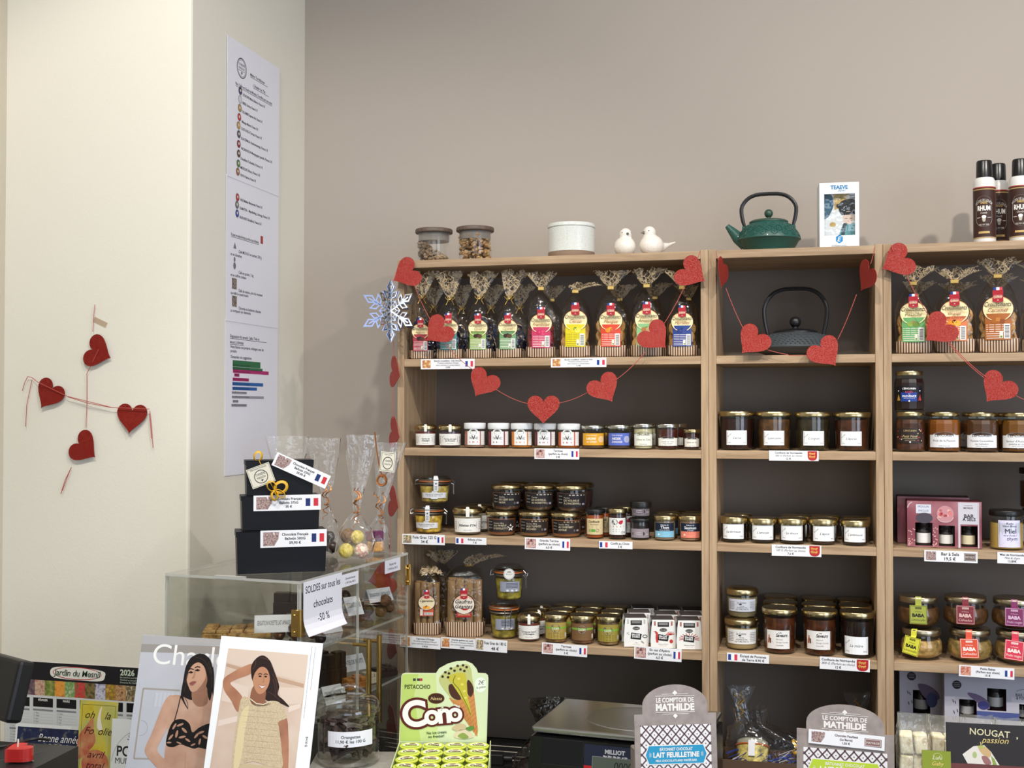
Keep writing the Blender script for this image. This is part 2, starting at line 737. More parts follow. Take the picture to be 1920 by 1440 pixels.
struct(holed(XL, XR, -.4, 2.2, .6, 2.4, YS - .1, YS, 'x'), 'wall_front')
struct(holed(YS, YW, -1.1, .7, .75, 2.4, XR, XR + .1, 'y'), 'wall_right')
DARKMETAL = mat('window_metal', '2c2d30', .4)
w1 = struct(MB().box(-.4, .9 - .03, YS - .06, YS - .05, .6, 2.4, film('window_glass', 'f4f8f8')), 'window_1')
MB().box(.87, .93, YS - .08, YS - .03, .6, 2.4, DARKMETAL).build('mullion', w1)
MB().box(.93, 2.2, YS - .06, YS - .05, .6, 2.4, film('window_glass')).build('pane', w1)
w2 = struct(MB().box(XR + .05, XR + .06, -1.1, .7, .75, 2.4, film('window_glass')), 'window_2')
MB().box(XR + .03, XR + .08, -.22, -.17, .75, 2.4, DARKMETAL).build('mullion', w2)

# ---------------------------------------------------------------- counter
COUNTER = mat('black_counter_laminate', '1c1d1f', .22, vary=.2, vscale=8)
ct = thing('shop_counter', 'black glossy counter with thin pale inlaid lines carrying the whole display', 'counter', (0, 2.0, 0))
cm = MB()
cm.prism([(XL + .003, 1.2), (2.6, 1.2), (2.6, YW - .003), (XP + .003, YW - .003), (XP + .003, YP - .003), (XL + .003, YP - .003)], CT - .04, CT, COUNTER, 'xy')
cm.build('counter_top', ct, (0, -2.0, 0))
MB().box(XL + .02, 2.55, 1.26, 1.30, 0, CT - .04, mat('counter_front', '4a4037', .6)).build('front_panel', ct, (0, -2.0, 0))
for py in (1398, 1408, 1416, 1423):
    y = onZ(930, py, CT).y
    MB().box(-.75, 2.5, y - .0022, y + .0022, CT - .001, CT + .0003, mat('pale_inlay', 'cfc8ba', .35)).build('inlay_strip', ct, (0, -2.0, 0))
for (a, b, c, d) in ((1408, 1424, 1425, 1440), (1424, 1424, 1440, 1440)):
    p, q = onZ(a, b, CT), onZ(c, d, CT)
    MB().tube([p + Vector((0, -2, -.0006)), q + Vector((0, -2, -.0006))], .0012, mat('pale_inlay'), 4, flat=.7).build('inlay_strip', ct)

# ---------------------------------------------------------------- the three bookcases
TOP = .332
SHELVES = (.111, -.087, -.280, -.508)
TH = .0172
PT = .0155
BACKP = mat('shaded_taupe_panel', '776d64', .6, spec=.3)  # wall taupe painted darker: the shade inside the bays put into the colour


def px_x(px):
    return onY(px, 767, YF).x


def bookcase(x0, x1, label):
    b = thing('bookcase', label, 'bookcase', (x0, YF, CT + .0004), 0, 'oak bookcases along the back wall')
    H = EYE + TOP - CT
    w = x1 - x0
    D = YB - YF
    for a in (0, w - PT):
        MB().box(a, a + PT, 0, D, 0, H + .002, OAKZ, .0008).build('side_panel', b)
    MB().box(PT, w - PT, 0, D, H - TH, H, OAKX, .0008).build('top_board', b)
    for z in SHELVES:
        z = EYE + z - CT
        MB().box(PT, w - PT, .001, D - .004, z - TH, z, OAKX, .0008).build('shelf', b)
    MB().box(PT, w - PT, D - .004, D + .004, .001, H - .002, BACKP).build('back_panel', b)
    return b


X1, X2, X3 = px_x(745), px_x(1329), px_x(1657.5)
W1 = X2 - X1
BAYS = [(X1 + PT, X2 - PT), (X2 + PT, X3 - PT), (X3 + PT, X3 + W1 - PT)]


def fit(x, r):                  # keep a thing of half width r clear of the bookcase sides
    for a, b in BAYS:
        if a - .04 < x < b + .04:
            return min(max(x, a + r + .0015), b - r - .0015)
    return x


bookcase(X1, X2 - .0006, 'wide oak bookcase holding the jars and biscuit bags, next to the pillar')
bookcase(X2, X3 - .0006, 'narrow middle oak bookcase with the black teapot and jam jars')
bookcase(X3, X3 + W1, 'wide oak bookcase with caramel biscuit bags and baba jars, cut by the frame')

# ---------------------------------------------------------------- posters on the pillar's side
PAPER = mat('white_paper', 'e9e9f2', .7)
PX = XP + .0006


def q(px, py):
    p = onX(px, py, PX)
    return p.y, p.z


YL_, YR_ = q(423, 400)[0], q(521, 400)[0]
ZS = [q(425.5, 66)[1], q(421.7, 325)[1], q(418, 597)[1], q(414.5, 890)[1]]
GREY, MID = ink('3c3c44'), ink('77777f')
LINES = [[(467.5, 142, 'Maître Torréfacteur', 500, 1), (473.6, 163, "L'Atelier du Thé", 502, 1), (439.7, 158, 'Nos Cafés en Grains et Moulus, Torréfiés par nos soins', 508, 2)],
         [], []]
DOTS = [(448.6, 170.5, '4a3a6a'), (448.3, 186.4, 'd0d0d8'), (447.5, 202.5, 'b08a4a'), (446.7, 219.7, 'c0303a'), (445.3, 235.3, 'b89040'), (445.8, 251.7, '4a4a55'), (445.6, 270, '8a2030'),
        (445.6, 288, '5a3a30'), (445, 306.7, '4a7a3a'), (443.9, 322, '9a5a3a'), (443.9, 370, 'b02a30'), (443, 384, '6a6a72'), (443.3, 400.3, '2a4a9a')]
TXTS = [(453.6, 180, 'ETHIOPIE Moka Sidamo', 495), (452.8, 195, 'BRESIL Santos', 481), (451.4, 211, 'COLOMBIE Supremo Bio', 490), (451.4, 230, 'Mélange Maison', 482), (450.3, 243, 'COSTA RICA Tarrazu', 489),
        (450, 261, 'GUATEMALA Huehuetenango', 500.5), (450.3, 280, 'NICARAGUA Maragogype grande', 508), (449.4, 299, 'Décaféiné Colombie', 493), (448.9, 316, 'MEXIQUE Altura', 485.5), (448.9, 330, 'KENYA Peaberry', 478),
        (449.4, 376.5, 'INDE Malabar Moussonné', 490.5), (448, 392, 'SUMATRA - Mandheling, Lintong', 505), (448, 409, 'BURUNDI Décaféiné', 489)]
T2 = [(432, 441, 'Et aussi en petits formats, au thé et aux infusions', 484, 1), (446, 474, 'Café MOULU en sachet, 250 g', 503, 0), (431, 478, 'et en dosettes', 459, 0), (446, 513, 'Café en grains, 1 kg', 497, 0), (431, 517, 'et en coffret cadeau', 464, 0),
      (446, 547, 'Café de saison, prix du moment', 497, 0), (431, 551, 'torréfié le mardi matin', 487, 0), (446, 580, 'Chicorée et boissons chaudes', 504, 0), (431, 584, 'au comptoir sur demande', 490, 0)]
T3 = [(430.5, 632, 'Dégustation du samedi, Cafés, Thés et', 499, 1), (430.5, 643, 'douceurs à la Boutique', 456, 1), (431.5, 652, 'Nous faisons nos propres mélanges avec les', 498, 0), (431.5, 660, 'produits', 443, 0), (432, 671, 'Demandez nos suggestions', 475, 0)]
BARS = [(435.5, 675, 687, 487.5, '2f6f48'), (435.5, 687.5, 692.5, 491.5, '2f6f48'), (436, 692, 699, 503, 'b02a70'), (438.5, 700, 706, 448, 'b02a70'), (435.5, 708, 714, 466, 'b02a70'), (435, 716, 722.5, 492.5, '2a62a8'),
        (435, 725, 731, 481, '2a62a8'), (434, 734, 738.5, 462, '9a9aa4'), (434, 742, 747, 494, '9a9aa4'), (435.5, 750, 755, 446, '9a9aa4'), (433, 757.5, 762.5, 462, '9a9aa4')]
for k in range(3):
    lab = ('printed sheet with round logo and ten coloured dots, topmost on the pillar', 'printed sheet with small product pictures, middle one of the pillar column', 'printed sheet with green, pink and blue bars, lowest on the pillar')[k]
    p = Print()
    y0, z0 = YL_, ZS[k + 1]
    w, h = YR_ - YL_, ZS[k] - ZS[k + 1]

    def L(px, py):
        a, b = q(px, py)
        return a - y0, b - z0
    for (x, y, t, xe, ul) in ([LINES[0], T2, T3][k]):
        a, b = L(x, y)
        wd = q(xe, y)[0] - q(x, y)[0]
        p.text(t, a, b, .0062, GREY, 1, 'L', w=wd, bold=.012)
        if ul:
            p.rect(a, b - .003, a + wd, b - .002, GREY, 1)
    for (x, y, t, xe) in (TXTS[:10] if k == 0 else TXTS[10:] if k == 1 else []):
        a, b = L(x, y)
        p.text(t + ', France 5 €', a, b, .0056, GREY, 1, 'L', w=q(xe, y)[0] - q(x, y)[0], bold=.02)
    for (x, y, c) in (DOTS[:10] if k == 0 else DOTS[10:] if k == 1 else []):
        a, b = L(x, y)
        p.ell(a, b, .0078, .0082, ink(c), 1, 16)
        p.ring(a, b, .0088, .0092, .0012, MID, 2, 18)
        p.ell(a + .001, b + .001, .0035, .0035, ink('d8cfc0'), 2, 8)
    if k == 0:
        a, b = L(451.4, 128.3)
        p.ring(a, b, .023, .023, .0022, GREY, 1)
        p.ring(a, b, .019, .019, .0008, GREY, 1)
        p.text('TORRÉFIÉ', a, b + .005, .005, GREY, 1, w=.03)
        p.text('MAISON', a, b - .003, .005, GREY, 1, w=.03)
        p.line([(a - .014, b - .006), (a + .014, b - .006)], .001, GREY, 1)
        p.poly([(a - .004, b - .009), (a + .004, b - .009), (a, b - .016)], GREY, 1)
    if k == 1:
        a, b = L(489.5, 450)
        p.rect(a - .006, b - .009, a + .006, b + .009, ink('a83a3a'), 1)
        a, b = L(439, 461)
        p.poly([(a - .007, b - .006), (a + .007, b - .006), (a, b + .008)], MID, 1)
        a, b = L(438.5, 495)
        p.ell(a, b + .01, .004, .006, MID, 1, 12).ell(a, b - .004, .006, .008, MID, 1, 12)
        for yy in (532, 565):
            a, b = L(438.5, yy)
            p.rect(a - .012, b - .012, a + .010, b + .012, ramp_mat('small_photo_print', ['2c2622', '9a8f88', '5a4a40', 'd0c8c0'], 90), 1)
    if k == 2:
        for (x, ya, yb, xe, c) in BARS:
            a, b = L(x, yb)
            a2, b2 = L(x, ya)
            p.rect(a, b, a + q(xe, ya)[0] - q(x, ya)[0], b2, ink(c), 1)
            p.text('Nos offres du mois en boutique', a + .002, b + .002, .0042, ink('1c2a24') if c != '9a9aa4' else GREY, 2, 'L', w=(q(xe, ya)[0] - q(x, ya)[0]) * .9)
    o = thing('printed_poster', lab, 'poster', (PX, y0, z0), rad(90), 'printed sheets on the pillar')
    p.flat('sheet', o, (0, -.0008 * (3 - k), 0), card=(0, -.004, w, h, PAPER))


# ---------------------------------------------------------------- heart garlands
HEART_RED = glitter('red_glitter', '98140a', 'ffd0c0')
HEART_DARK = glitter('dark_red_glitter', '7c110b', 'e8806c')
THREAD = mat('red_thread', 'b4534a', .7)
hp = []
for i in range(40):
    t = 2 * math.pi * i / 40
    hp.append((16 * math.sin(t) ** 3, 13 * math.cos(t) - 5 * math.cos(2 * t) - 2.2 * math.cos(3 * t) - .8 * math.cos(4 * t) + 2))
HEART2D = [(x / 32, y / 32) for x, y in hp][::-1]


def heart_mesh(m):
    return MB().prism(HEART2D, -.013, .013, m)


def garland(label, hearts, threads, group, m, width=.070, r=.0007):
    """hearts: (point, clockwise turn of the tip, yaw, tilt back[, width]); threads: lists of points"""
    p0 = hearts[0][0]
    g = thing('heart_garland', label, 'garland', p0, 0, group)
    me = None
    for h in hearts:
        p, a, yaw = h[0], h[1], h[2]
        tilt = h[3] if len(h) > 3 else 0
        w = h[4] if len(h) > 4 else width
        if me is None:
            o = heart_mesh(m).build('paper_heart', g)
            me = o.data
        else:
            o = bpy.data.objects.new('paper_heart', me)
            COL.objects.link(o)
            o.parent = g
        o.location = p - p0
        o.matrix_parent_inverse = Matrix()
        M = Matrix.Rotation(rad(yaw), 3, 'Z') @ Matrix.Rotation(rad(tilt), 3, 'X') @ Matrix.Rotation(rad(a), 3, 'Y')
        o.rotation_euler = M.to_euler()
        o.scale = (w, w * .6, w)
    for t in threads:
        MB().tube([v - p0 for v in t], r, THREAD, 5).build('thread', g)
    return g


YH = YP - .006


def sag(a, b, d=.004, n=6):
    return [a.lerp(b, i / n) + Vector((0, 0, -d * 4 * (i / n) * (1 - i / n))) for i in range(n + 1)]


def H(px, py, Y=YH):
    return onY(px, py, Y)


garland('upright pair of dark red hearts on a thread taped to the cream wall', [(H(185, 661), -68, 0, -4), (H(159, 841), -55, 0, -4)],
        [[H(178, 571), H(176, 590), H(174, 622)], [H(185, 655, YH - .003), H(163, 700), H(163, 760), H(161, 802)], [H(134, 876), H(122, 900), H(114, 926)], [H(134, 876), H(126, 895), H(117, 920)]],
        None, HEART_DARK)
garland('level pair of dark red hearts on a thread crossing the upright pair', [(H(91, 741), 30, 0, -6), (H(246, 785), 4, 0, -8)],
        [[H(60, 708), H(70, 716, YH - .004), H(126, 743, YH - .003), H(210, 764, YH - .003), H(280, 767, YH - .004)], [H(60, 708), H(52, 706), H(46, 718), H(42, 733)], [H(281, 770), H(284, 800), H(287, 840)], [H(280, 775), H(283, 805), H(284, 822)],
         [H(127, 744, YH - .003), H(165, 756, YH - .003), H(208, 764, YH - .003)], [H(60, 712), H(50, 760), H(48, 800)]],
        None, HEART_DARK)
tp = MB().box(-.0165, .0165, -.0004, 0, -.0055, .0055, film('matt_tape', 'f2e8da', .3, cover=.35, cover_col='e0d2c0')).build('tape_strip')
tp.location = H(188, 604, YP - .0008)
tp.rotation_euler = (0, rad(24), 0)
tag(tp, 'short strip of matt tape holding the hearts thread on the cream wall', 'tape')

YG = YF - .016


def G(px, py, Y=YG):
    return onY(px, py, Y)


hb = [(760, 514, 62, 0), (820, 622, 50, 0), (905, 720, 30, 0), (1019, 768, 0, 0), (1134, 730, -31, 0), (1229, 633, -44, 0), (1298, 513, -57, 0)]
garland('long red glitter heart garland looped across the wide bookcase beside the snowflake', [(G(x, y), a, 8, -6) for x, y, a, b in hb],
        [sag(G(757, 470 + 15), G(756, 492)), sag(G(775, 530), G(806, 598)), sag(G(835, 645), G(888, 694)), sag(G(930, 730), G(990, 757)), sag(G(1047, 756), G(1108, 732)), sag(G(1155, 712), G(1210, 660)), sag(G(1245, 607), G(1286, 532)), sag(G(1305, 488), G(1313, 470))],
        'red glitter heart garlands on the bookcases', HEART_RED)
garland('short red glitter heart garland drooping in front of the black teapot', [(G(1355, 514), 20, 76, 0), (G(1410, 641), 40, -5, -8), (G(1549, 663), -36, 10, -8), (G(1624, 521), 38, -62, 0)],
        [sag(G(1342, 472), G(1350, 492)), sag(G(1361, 540), G(1394, 617)), sag(G(1436, 655), G(1478, 665), .001), sag(G(1520, 665), G(1478, 666), .001), sag(G(1571, 636), G(1606, 552)), sag(G(1632, 495), G(1640, 463))],
        'red glitter heart garlands on the bookcases', HEART_RED)
garland('red glitter heart garland on the bookcase with caramel biscuit bags', [(G(1681, 491), 64, 0, -6), (G(1759, 620), 50, 0, -6), (G(1869, 730), 38, 0, -6), (G(1975, 770), 0, 0, -6)],
        [sag(G(1672, 460), G(1676, 470)), sag(G(1697, 511), G(1740, 590)), sag(G(1775, 640), G(1846, 709)), sag(G(1780, 642), G(1849, 707)), sag(G(1898, 738), G(1950, 755))],
        'red glitter heart garlands on the bookcases', HEART_RED)
XG = X1 - .012


def V(px, py, Y=YF - .006):
    return onY(px, py, Y)


hv = [(741, 699, -8), (740, 813, -8), (738, 943, -5), (716, 1085, 55), (736, 1212, -8), (735, 1356, -5)]
garland('upright red heart garland hanging down the side of the wide bookcase', [(V(x, y), -75 if a < 0 else 80, -50 if a < 0 else 20, 0, .072) for x, y, a in hv],
        [sag(V(738, 640), V(738, 670), 0), sag(V(737, 728), V(737, 785), 0), sag(V(735, 842), V(734, 914), 0), sag(V(732, 972), V(731, 1060), 0), sag(V(731, 1115), V(732, 1180), 0), sag(V(732, 1240), V(732, 1325), 0)],
        'red glitter heart garlands on the bookcases', HEART_RED)

# ---------------------------------------------------------------- foil snowflake
FOIL = mat('silver_foil', 'e6e7ea', .16, 1)
FOIL2 = mat('violet_foil', '8c94b0', .2, 1)
sf0 = V(733, 583, YF - .045)
sf = thing('snowflake_ornament', 'silver foil snowflake hanging at the top corner of the wide bookcase', 'ornament', sf0)


def rhomb(mb, c, d, a, b, w, m):
    """rhombus ring with centre c, long axis d, half axes a, b"""
    n = (-d[1], d[0])
    o = [(c[0] + d[0] * a * s, c[1] + d[1] * a * s) if t == 0 else (c[0] + n[0] * b * t, c[1] + n[1] * b * t) for s, t in ((1, 0), (0, 1), (-1, 0), (0, -1))]
    i = [(c[0] + d[0] * (a - w * 2) * s, c[1] + d[1] * (a - w * 2) * s) if t == 0 else (c[0] + n[0] * (b - w) * t, c[1] + n[1] * (b - w) * t) for s, t in ((1, 0), (0, 1), (-1, 0), (0, -1))]
    vs = [(x, y_, z) for y_ in (-.0003, .0003) for x, z in o + i]
    fs = []
    for k in range(4):
        j = (k + 1) % 4
        fs += [(k, j, 4 + j, 4 + k), (8 + k, 12 + k, 12 + j, 8 + j), (k, 8 + k, 8 + j, j), (4 + k, 4 + j, 12 + j, 12 + k)]
    mb.add(vs, fs, m)


for i in range(5):
    mb = MB()
    m = FOIL if i % 2 == 0 else FOIL2
    for k in range(6):
        a = rad(60 * k + 30)
        d = (math.cos(a), math.sin(a))
        if d[0] < -.1:
            continue            # each leaf is a half flake folded at the upright axis
        mb.prism([(0, -.0012), (.046, -.0012), (.046, .0012), (0, .0012)], -.0003, .0003, m)
        st = len(mb.v) - 8
        mb.xf(Matrix.Rotation(-a, 4, 'Y'), st)
        rhomb(mb, (d[0] * .043, d[1] * .043), d, .015, .0082, .003, m)
        for s in (-1, 1):
            e = (math.cos(a + s * rad(50)), math.sin(a + s * rad(50)))
            rhomb(mb, (d[0] * .023 + e[0] * .009, d[1] * .023 + e[1] * .009), e, .012, .006, .0026, m)
            rhomb(mb, (d[0] * .010 + e[0] * .006, d[1] * .010 + e[1] * .006), e, .008, .004, .0016, m)
    mb.xf(Matrix.Scale(1.22, 4))
    mb.build('foil_leaf', sf, (0, 0, 0), (0, 0, rad(-20 + 72 * i)))
MB().tube([(0, 0, .05), (.004, .02, .09)], .0005, THREAD, 4).build('hanging_thread', sf)

# ================================================================ jars
def lerp(a, b, t):
    return a + (b - a) * t


def inter(prof, z):
    for (r0, z0), (r1, z1) in zip(prof, prof[1:]):
        if z0 <= z <= z1 and z1 > z0:
            return lerp(r0, r1, (z - z0) / (z1 - z0))
    return prof[-1][0] if z > prof[-1][1] else prof[0][0]


def jar_profile(kind, R, Hh):
    """outer glass profile of a jar of lid radius R and whole height Hh; returns profile, bottom of lid, fill height"""
    if kind == 'terrine':       # tapers to its foot, wide lid
        zl = Hh * .80
        return [(R * .80, 0), (R * .90, .006), (R * .93, Hh * .3), (R * .965, Hh * .62), (R * .97, Hh * .70), (R * .93, zl)], zl, Hh * .68
    if kind == 'facet':         # shouldered jam jar
        zl = Hh * .90
        return [(R * 1.02, 0), (R * 1.09, .005), (R * 1.09, Hh * .70), (R * 1.02, Hh * .79), (R * .93, Hh * .83), (R * .93, zl)], zl, Hh * .80
    if kind == 'baba':          # round belly, wide mouth
        zl = Hh * .78
        return [(R * .62, 0), (R * .86, .006), (R * 1.04, Hh * .18), (R * 1.10, Hh * .36), (R * 1.06, Hh * .54), (R * .95, Hh * .68), (R * .93, zl)], zl, Hh * .62
    if kind == 'drum':          # straight, lid as wide as the glass
        zl = Hh * .78
        return [(R * .93, 0), (R * .985, .004), (R * .985, Hh * .66), (R * .95, Hh * .71), (R * .94, zl)], zl, Hh * .66
    zl = Hh * .87               # straight tumbler jar
    return [(R * .84, 0), (R * .88, .005), (R * .91, Hh * .6), (R * .915, Hh * .78), (R * .90, zl)], zl, Hh * .79


CONT = {}


def contents_mat(c, lumpy):
    k = 'filling_' + c + ('_lumpy' if lumpy else '')
    if lumpy:
        a = [int(c[i:i + 2], 16) for i in (0, 2, 4)]
        cs = [''.join('%02x' % max(0, min(255, int(v * f))) for v in a) for f in (.7, 1.05, 1.4)]
        return ramp_mat(k, cs, 70, .35, bump=.1)
    return mat(k, c, .35)


def jar(name, label, px0, px1, pyt, pyb, zs, kind='straight', lid=GOLD, fill='401010', lumpy=False, pr=None, off=.009, rot=0., group=None, seal=None, cat='jar', hgt=None, n=28, Yc=None, lidh=None, zoff=0., belly=None):
    """px0..px1 = lid in the photograph, pyt..pyb = top and foot; zs = height of the shelf; pr(R, rf, H) -> Print wrapped on the glass"""
    Y = Yc or YF + .04
    for _ in range(3):
        R = (px1 - px0) / 2 * mpp((px0 + px1) / 2, Y)
        Y = Yc or YF + off + R
    p = onY((px0 + px1) / 2, 767, Y)
    p.x = fit(p.x, R * (1.12 if kind in ('facet', 'baba') else 1))
    Hh = hgt or (pyb - pyt) * mpp((px0 + px1) / 2, Y - R * .8)
    z = EYE + zs + zoff + .0014
    j = thing(name, label, cat, (p.x, Y, z), face(p) + rad(rot), group)
    prof, zl, zf = jar_profile(kind, R, Hh)
    if lidh:
        zl = Hh - lidh
        prof[-1] = (prof[-1][0], zl)
    ns = 12 if kind == 'facet' else n
    smooth = kind != 'facet'
    inner = [(max(.002, r - .0014), zz + (.002 if zz == 0 else 0)) for r, zz in prof if zz < zf] + [(inter(prof, zf) - .0014, zf)]
    MB().lathe(inner, contents_mat(fill, lumpy), ns, smooth=smooth).build('filling', j)
    MB().lathe(prof, GLASS, ns, smooth=smooth, caps=(True, False)).build('glass', j, angle=50)
    lh = Hh - zl
    dome = kind == 'terrine'
    lp = [(R * .985, zl - .0015), (R, zl), (R, zl + lh * (.55 if dome else .8)), (R * .97, zl + lh * (.7 if dome else .93)), (R * .86, Hh - (.0006 if not dome else lh * .1)), (R * .5, Hh)]
    MB().lathe(lp, lid, n).build('lid', j, angle=60)
    rf = lambda zz: inter(prof, zz)
    if pr:
        pr(R, rf, Hh).round('label', j, rf)
    if seal:
        mb = MB()
        w = seal[1] if isinstance(seal, tuple) else R * .24
        pts = [(R * .70, Hh + .0004), (R * .9, Hh - lh * .12 + .0006), (R * 1.004 + .0004, zl + lh * .5), (R * 1.003 + .0004, zl - .001), (rf(zl - .004) + .0012, zl - lh * .55)]
        vs, fs = [], []
        for r, zz in pts:
            a = w / 2 / R
            vs += [(r * math.sin(s * a), -r * math.cos(s * a), zz) for s in (-1, 0, 1)]
        for k in range(len(pts) - 1):
            fs += [(3 * k + i, 3 * k + i + 1, 3 * k + i + 4, 3 * k + i + 3) for i in (0, 1)]
        mb.add([(x, y, zz) for x, y, zz in vs], [f[::-1] for f in fs], seal[0] if isinstance(seal, tuple) else ink('e8e6e0'))
        mb.build('seal_strip', j)
    j['R'], j['H'] = R, Hh
    return j


def behind(j, rows, label, gap=.006, dx=0., spin=25):
    """copies of the jar standing in rows behind it"""
    R = j['R']
    room = YB - .006 - (j.location.y + R)
    R2 = min(R, (room - rows * .0012) / rows / 2)       # the hidden rows may be a size smaller
    gap = min(gap, (room - rows * 2 * R2) / rows)
    y = j.location.y + R
    out = []
    for k in range(1, rows + 1):
        y += gap + 2 * R2
        o = dup(j, (fit(j.location.x + dx * k, R2 * 1.01), y - R2, j.location.z), j.rotation_euler.z + rad(rnd.uniform(-spin, spin)), label if isinstance(label, str) else label[k - 1])
        if R2 < R:
            o.scale = (R2 / R,) * 3
        out.append(o)
    return out


# ---- labels wrapped on the glass: each returns a Print in metres (u round the glass, v above the foot)
def lab(w, v0, v1, bg, draw, nx=14):
    def f(R, rf, Hh):
        p = Print()
        W_, a, b = R * w, Hh * v0, Hh * v1
        if bg is not None:
            p.rect(-W_ / 2, a, W_ / 2, b, bg, 0, nx)
        draw(p, W_, a, b)
        return p
    return f


def bowed(R, W_, a, b, rise):
    """outline of a label whose upper edge bows up in the middle"""
    return [(-W_ / 2, a), (-W_ * .17, a), (W_ * .17, a), (W_ / 2, a), (W_ / 2, b), (W_ * .34, b)] + [(W_ * .34 * math.cos(t), b + rise * math.sin(t)) for t in (.35, .8, 1.2, 1.57, 1.94, 2.34, 2.79)] + [(-W_ * .34, b), (-W_ / 2, b)]


LBL = ink('e8e7e1')
DK = ink('2a2a30')


def terrine_label(*lines):
    def d(p, W_, a, b):
        h = b - a
        p.frame(-W_ * .3, a + h * .28, W_ * .3, a + h * .66, h * .018, DK, 1)
        p.poly([(-W_ * .32, a + h * .66)] + [(W_ * .32 * math.cos(t), a + h * .68 + h * .24 * math.sin(t)) for t in (2.9, 2.4, 1.9, 1.57, 1.2, .7, .2)] + [(W_ * .32, a + h * .66)], ink('6e675c'), 1)
        p.text('LA CUISINE NORMANDE', 0, a + h * .72, h * .07, LBL, 2, w=W_ * .5)
        n = len(lines)
        for i, t in enumerate(lines):
            p.text(t, 0, a + h * (.42 if n == 1 else .5 - .16 * i), h * (.17 if n == 1 else .11), DK, 1, w=W_ * .54, bold=.02)
        p.text('Poids net 180 g', 0, a + h * .13, h * .06, DK, 1, w=W_ * .3)
        for s in (-1, 1):
            for i in range(5):
                p.rect(s * W_ * .42 - W_ * .035, a + h * (.2 + .13 * i), s * W_ * .42 + W_ * .035, a + h * (.25 + .13 * i), ink('9a968c'), 1)
    return lab(2.1, .10, .60, LBL, d)


def oval_brand(p, x, y, rx, ry):
    p.ell(x, y, rx, ry, BLACK, 1, 20)
    p.ring(x, y, rx * .92, ry * .9, rx * .04, ink('c8c4b8'), 2)
    p.text('Lucien', x, y - ry * .3, ry * .75, ink('e8e4d8'), 2, shear=.35, w=rx * 1.4)


def spread_label(tone, l1):
    def d(p, W_, a, b):
        h = b - a
        p.rect(-W_ * .36, a, W_ * .22, b, ink('e9ebea'), 1, 6)
        p.poly(arc_pts(-W_ * .07, b, W_ * .2, h * .2, 14, 0, 180, True), ink('e9ebea'), 1)
        oval_brand(p, -W_ * .07, a + h * .93, W_ * .15, h * .18)
        p.text('TAR', -W_ * .19, a + h * .42, h * .17, DK, 2, w=W_ * .16)
        p.text('V', -W_ * .07, a + h * .40, h * .30, DK, 2, bold=.02)
        p.text('INEZ', W_ * .06, a + h * .42, h * .17, DK, 2, w=W_ * .18)
        p.rect(-W_ * .25, a + h * .16, -W_ * .08, a + h * .27, ink(tone), 2)
        p.rect(-W_ * .06, a + h * .16, W_ * .12, a + h * .27, ink(l1), 2)
        p.rect(W_ * .28, a, W_ * .5, b * 1., ink('e4e2de'), 1, 3)
        for i in range(6):
            p.rect(W_ * .31, a + h * (.1 + .13 * i), W_ * .47, a + h * (.15 + .13 * i), ink('9a9a9a'), 2)
    return lab(2.0, .12, .66, ink(tone), d)


def simple_jam(txt, w=1.18, v0=.13, v1=.50, sh=.3):
    def d(p, W_, a, b):
        h = b - a
        p.frame(-W_ * .46, a + h * .07, W_ * .46, b - h * .07, h * .018, ink('5a5a66'), 1)
        p.text(txt, W_ * .02, a + h * .42, h * .15, DK, 1, shear=sh, w=W_ * .62)
        p.text('Fait à la main', -W_ * .33, a + h * .66, h * .07, DK, 1, rot=42, w=W_ * .24)
        p.text('300 g', -W_ * .34, a + h * .14, h * .06, DK, 1)
        p.text('2026', W_ * .36, a + h * .14, h * .07, DK, 1)
    return lab(w, v0, v1, ink('eef0f1'), d, 8)


def epicurien(l1, l2='', bg='e6e6e4', w=2.0, v0=.16, v1=.46, c='3a3a40'):
    def f(R, rf, Hh):
        p = Print()
        W_, a, b = R * w, Hh * v0, Hh * v1
        h = b - a
        p.rect(-W_ / 2, a, W_ / 2, b, ink(bg), 0, 14)
        p.poly([(W_ * .36 * math.cos(t), b - .0004 + h * .26 * math.sin(t)) for t in (0, .3, .6, .9, 1.2, 1.57, 1.94, 2.24, 2.54, 2.84, 3.14)], ink(bg), 0)
        p.text("L'ÉPICURIEN", 0, b - h * .12, h * .20, ink(c), 1, w=W_ * .58, bold=.015)
        p.text(l1, 0, a + h * .46, h * .17, ink(c), 1, w=W_ * .7)
        if l2:
            p.text(l2, 0, a + h * .24, h * .14, ink(c), 1, w=W_ * .6)
        p.text('MAÎTRE CONFITURIER', 0, a + h * .09, h * .06, ink(c), 1, w=W_ * .35)
        p.ell(0, a + h * .02, h * .05, h * .05, WHITE, 2, 10)
        return p
    return f


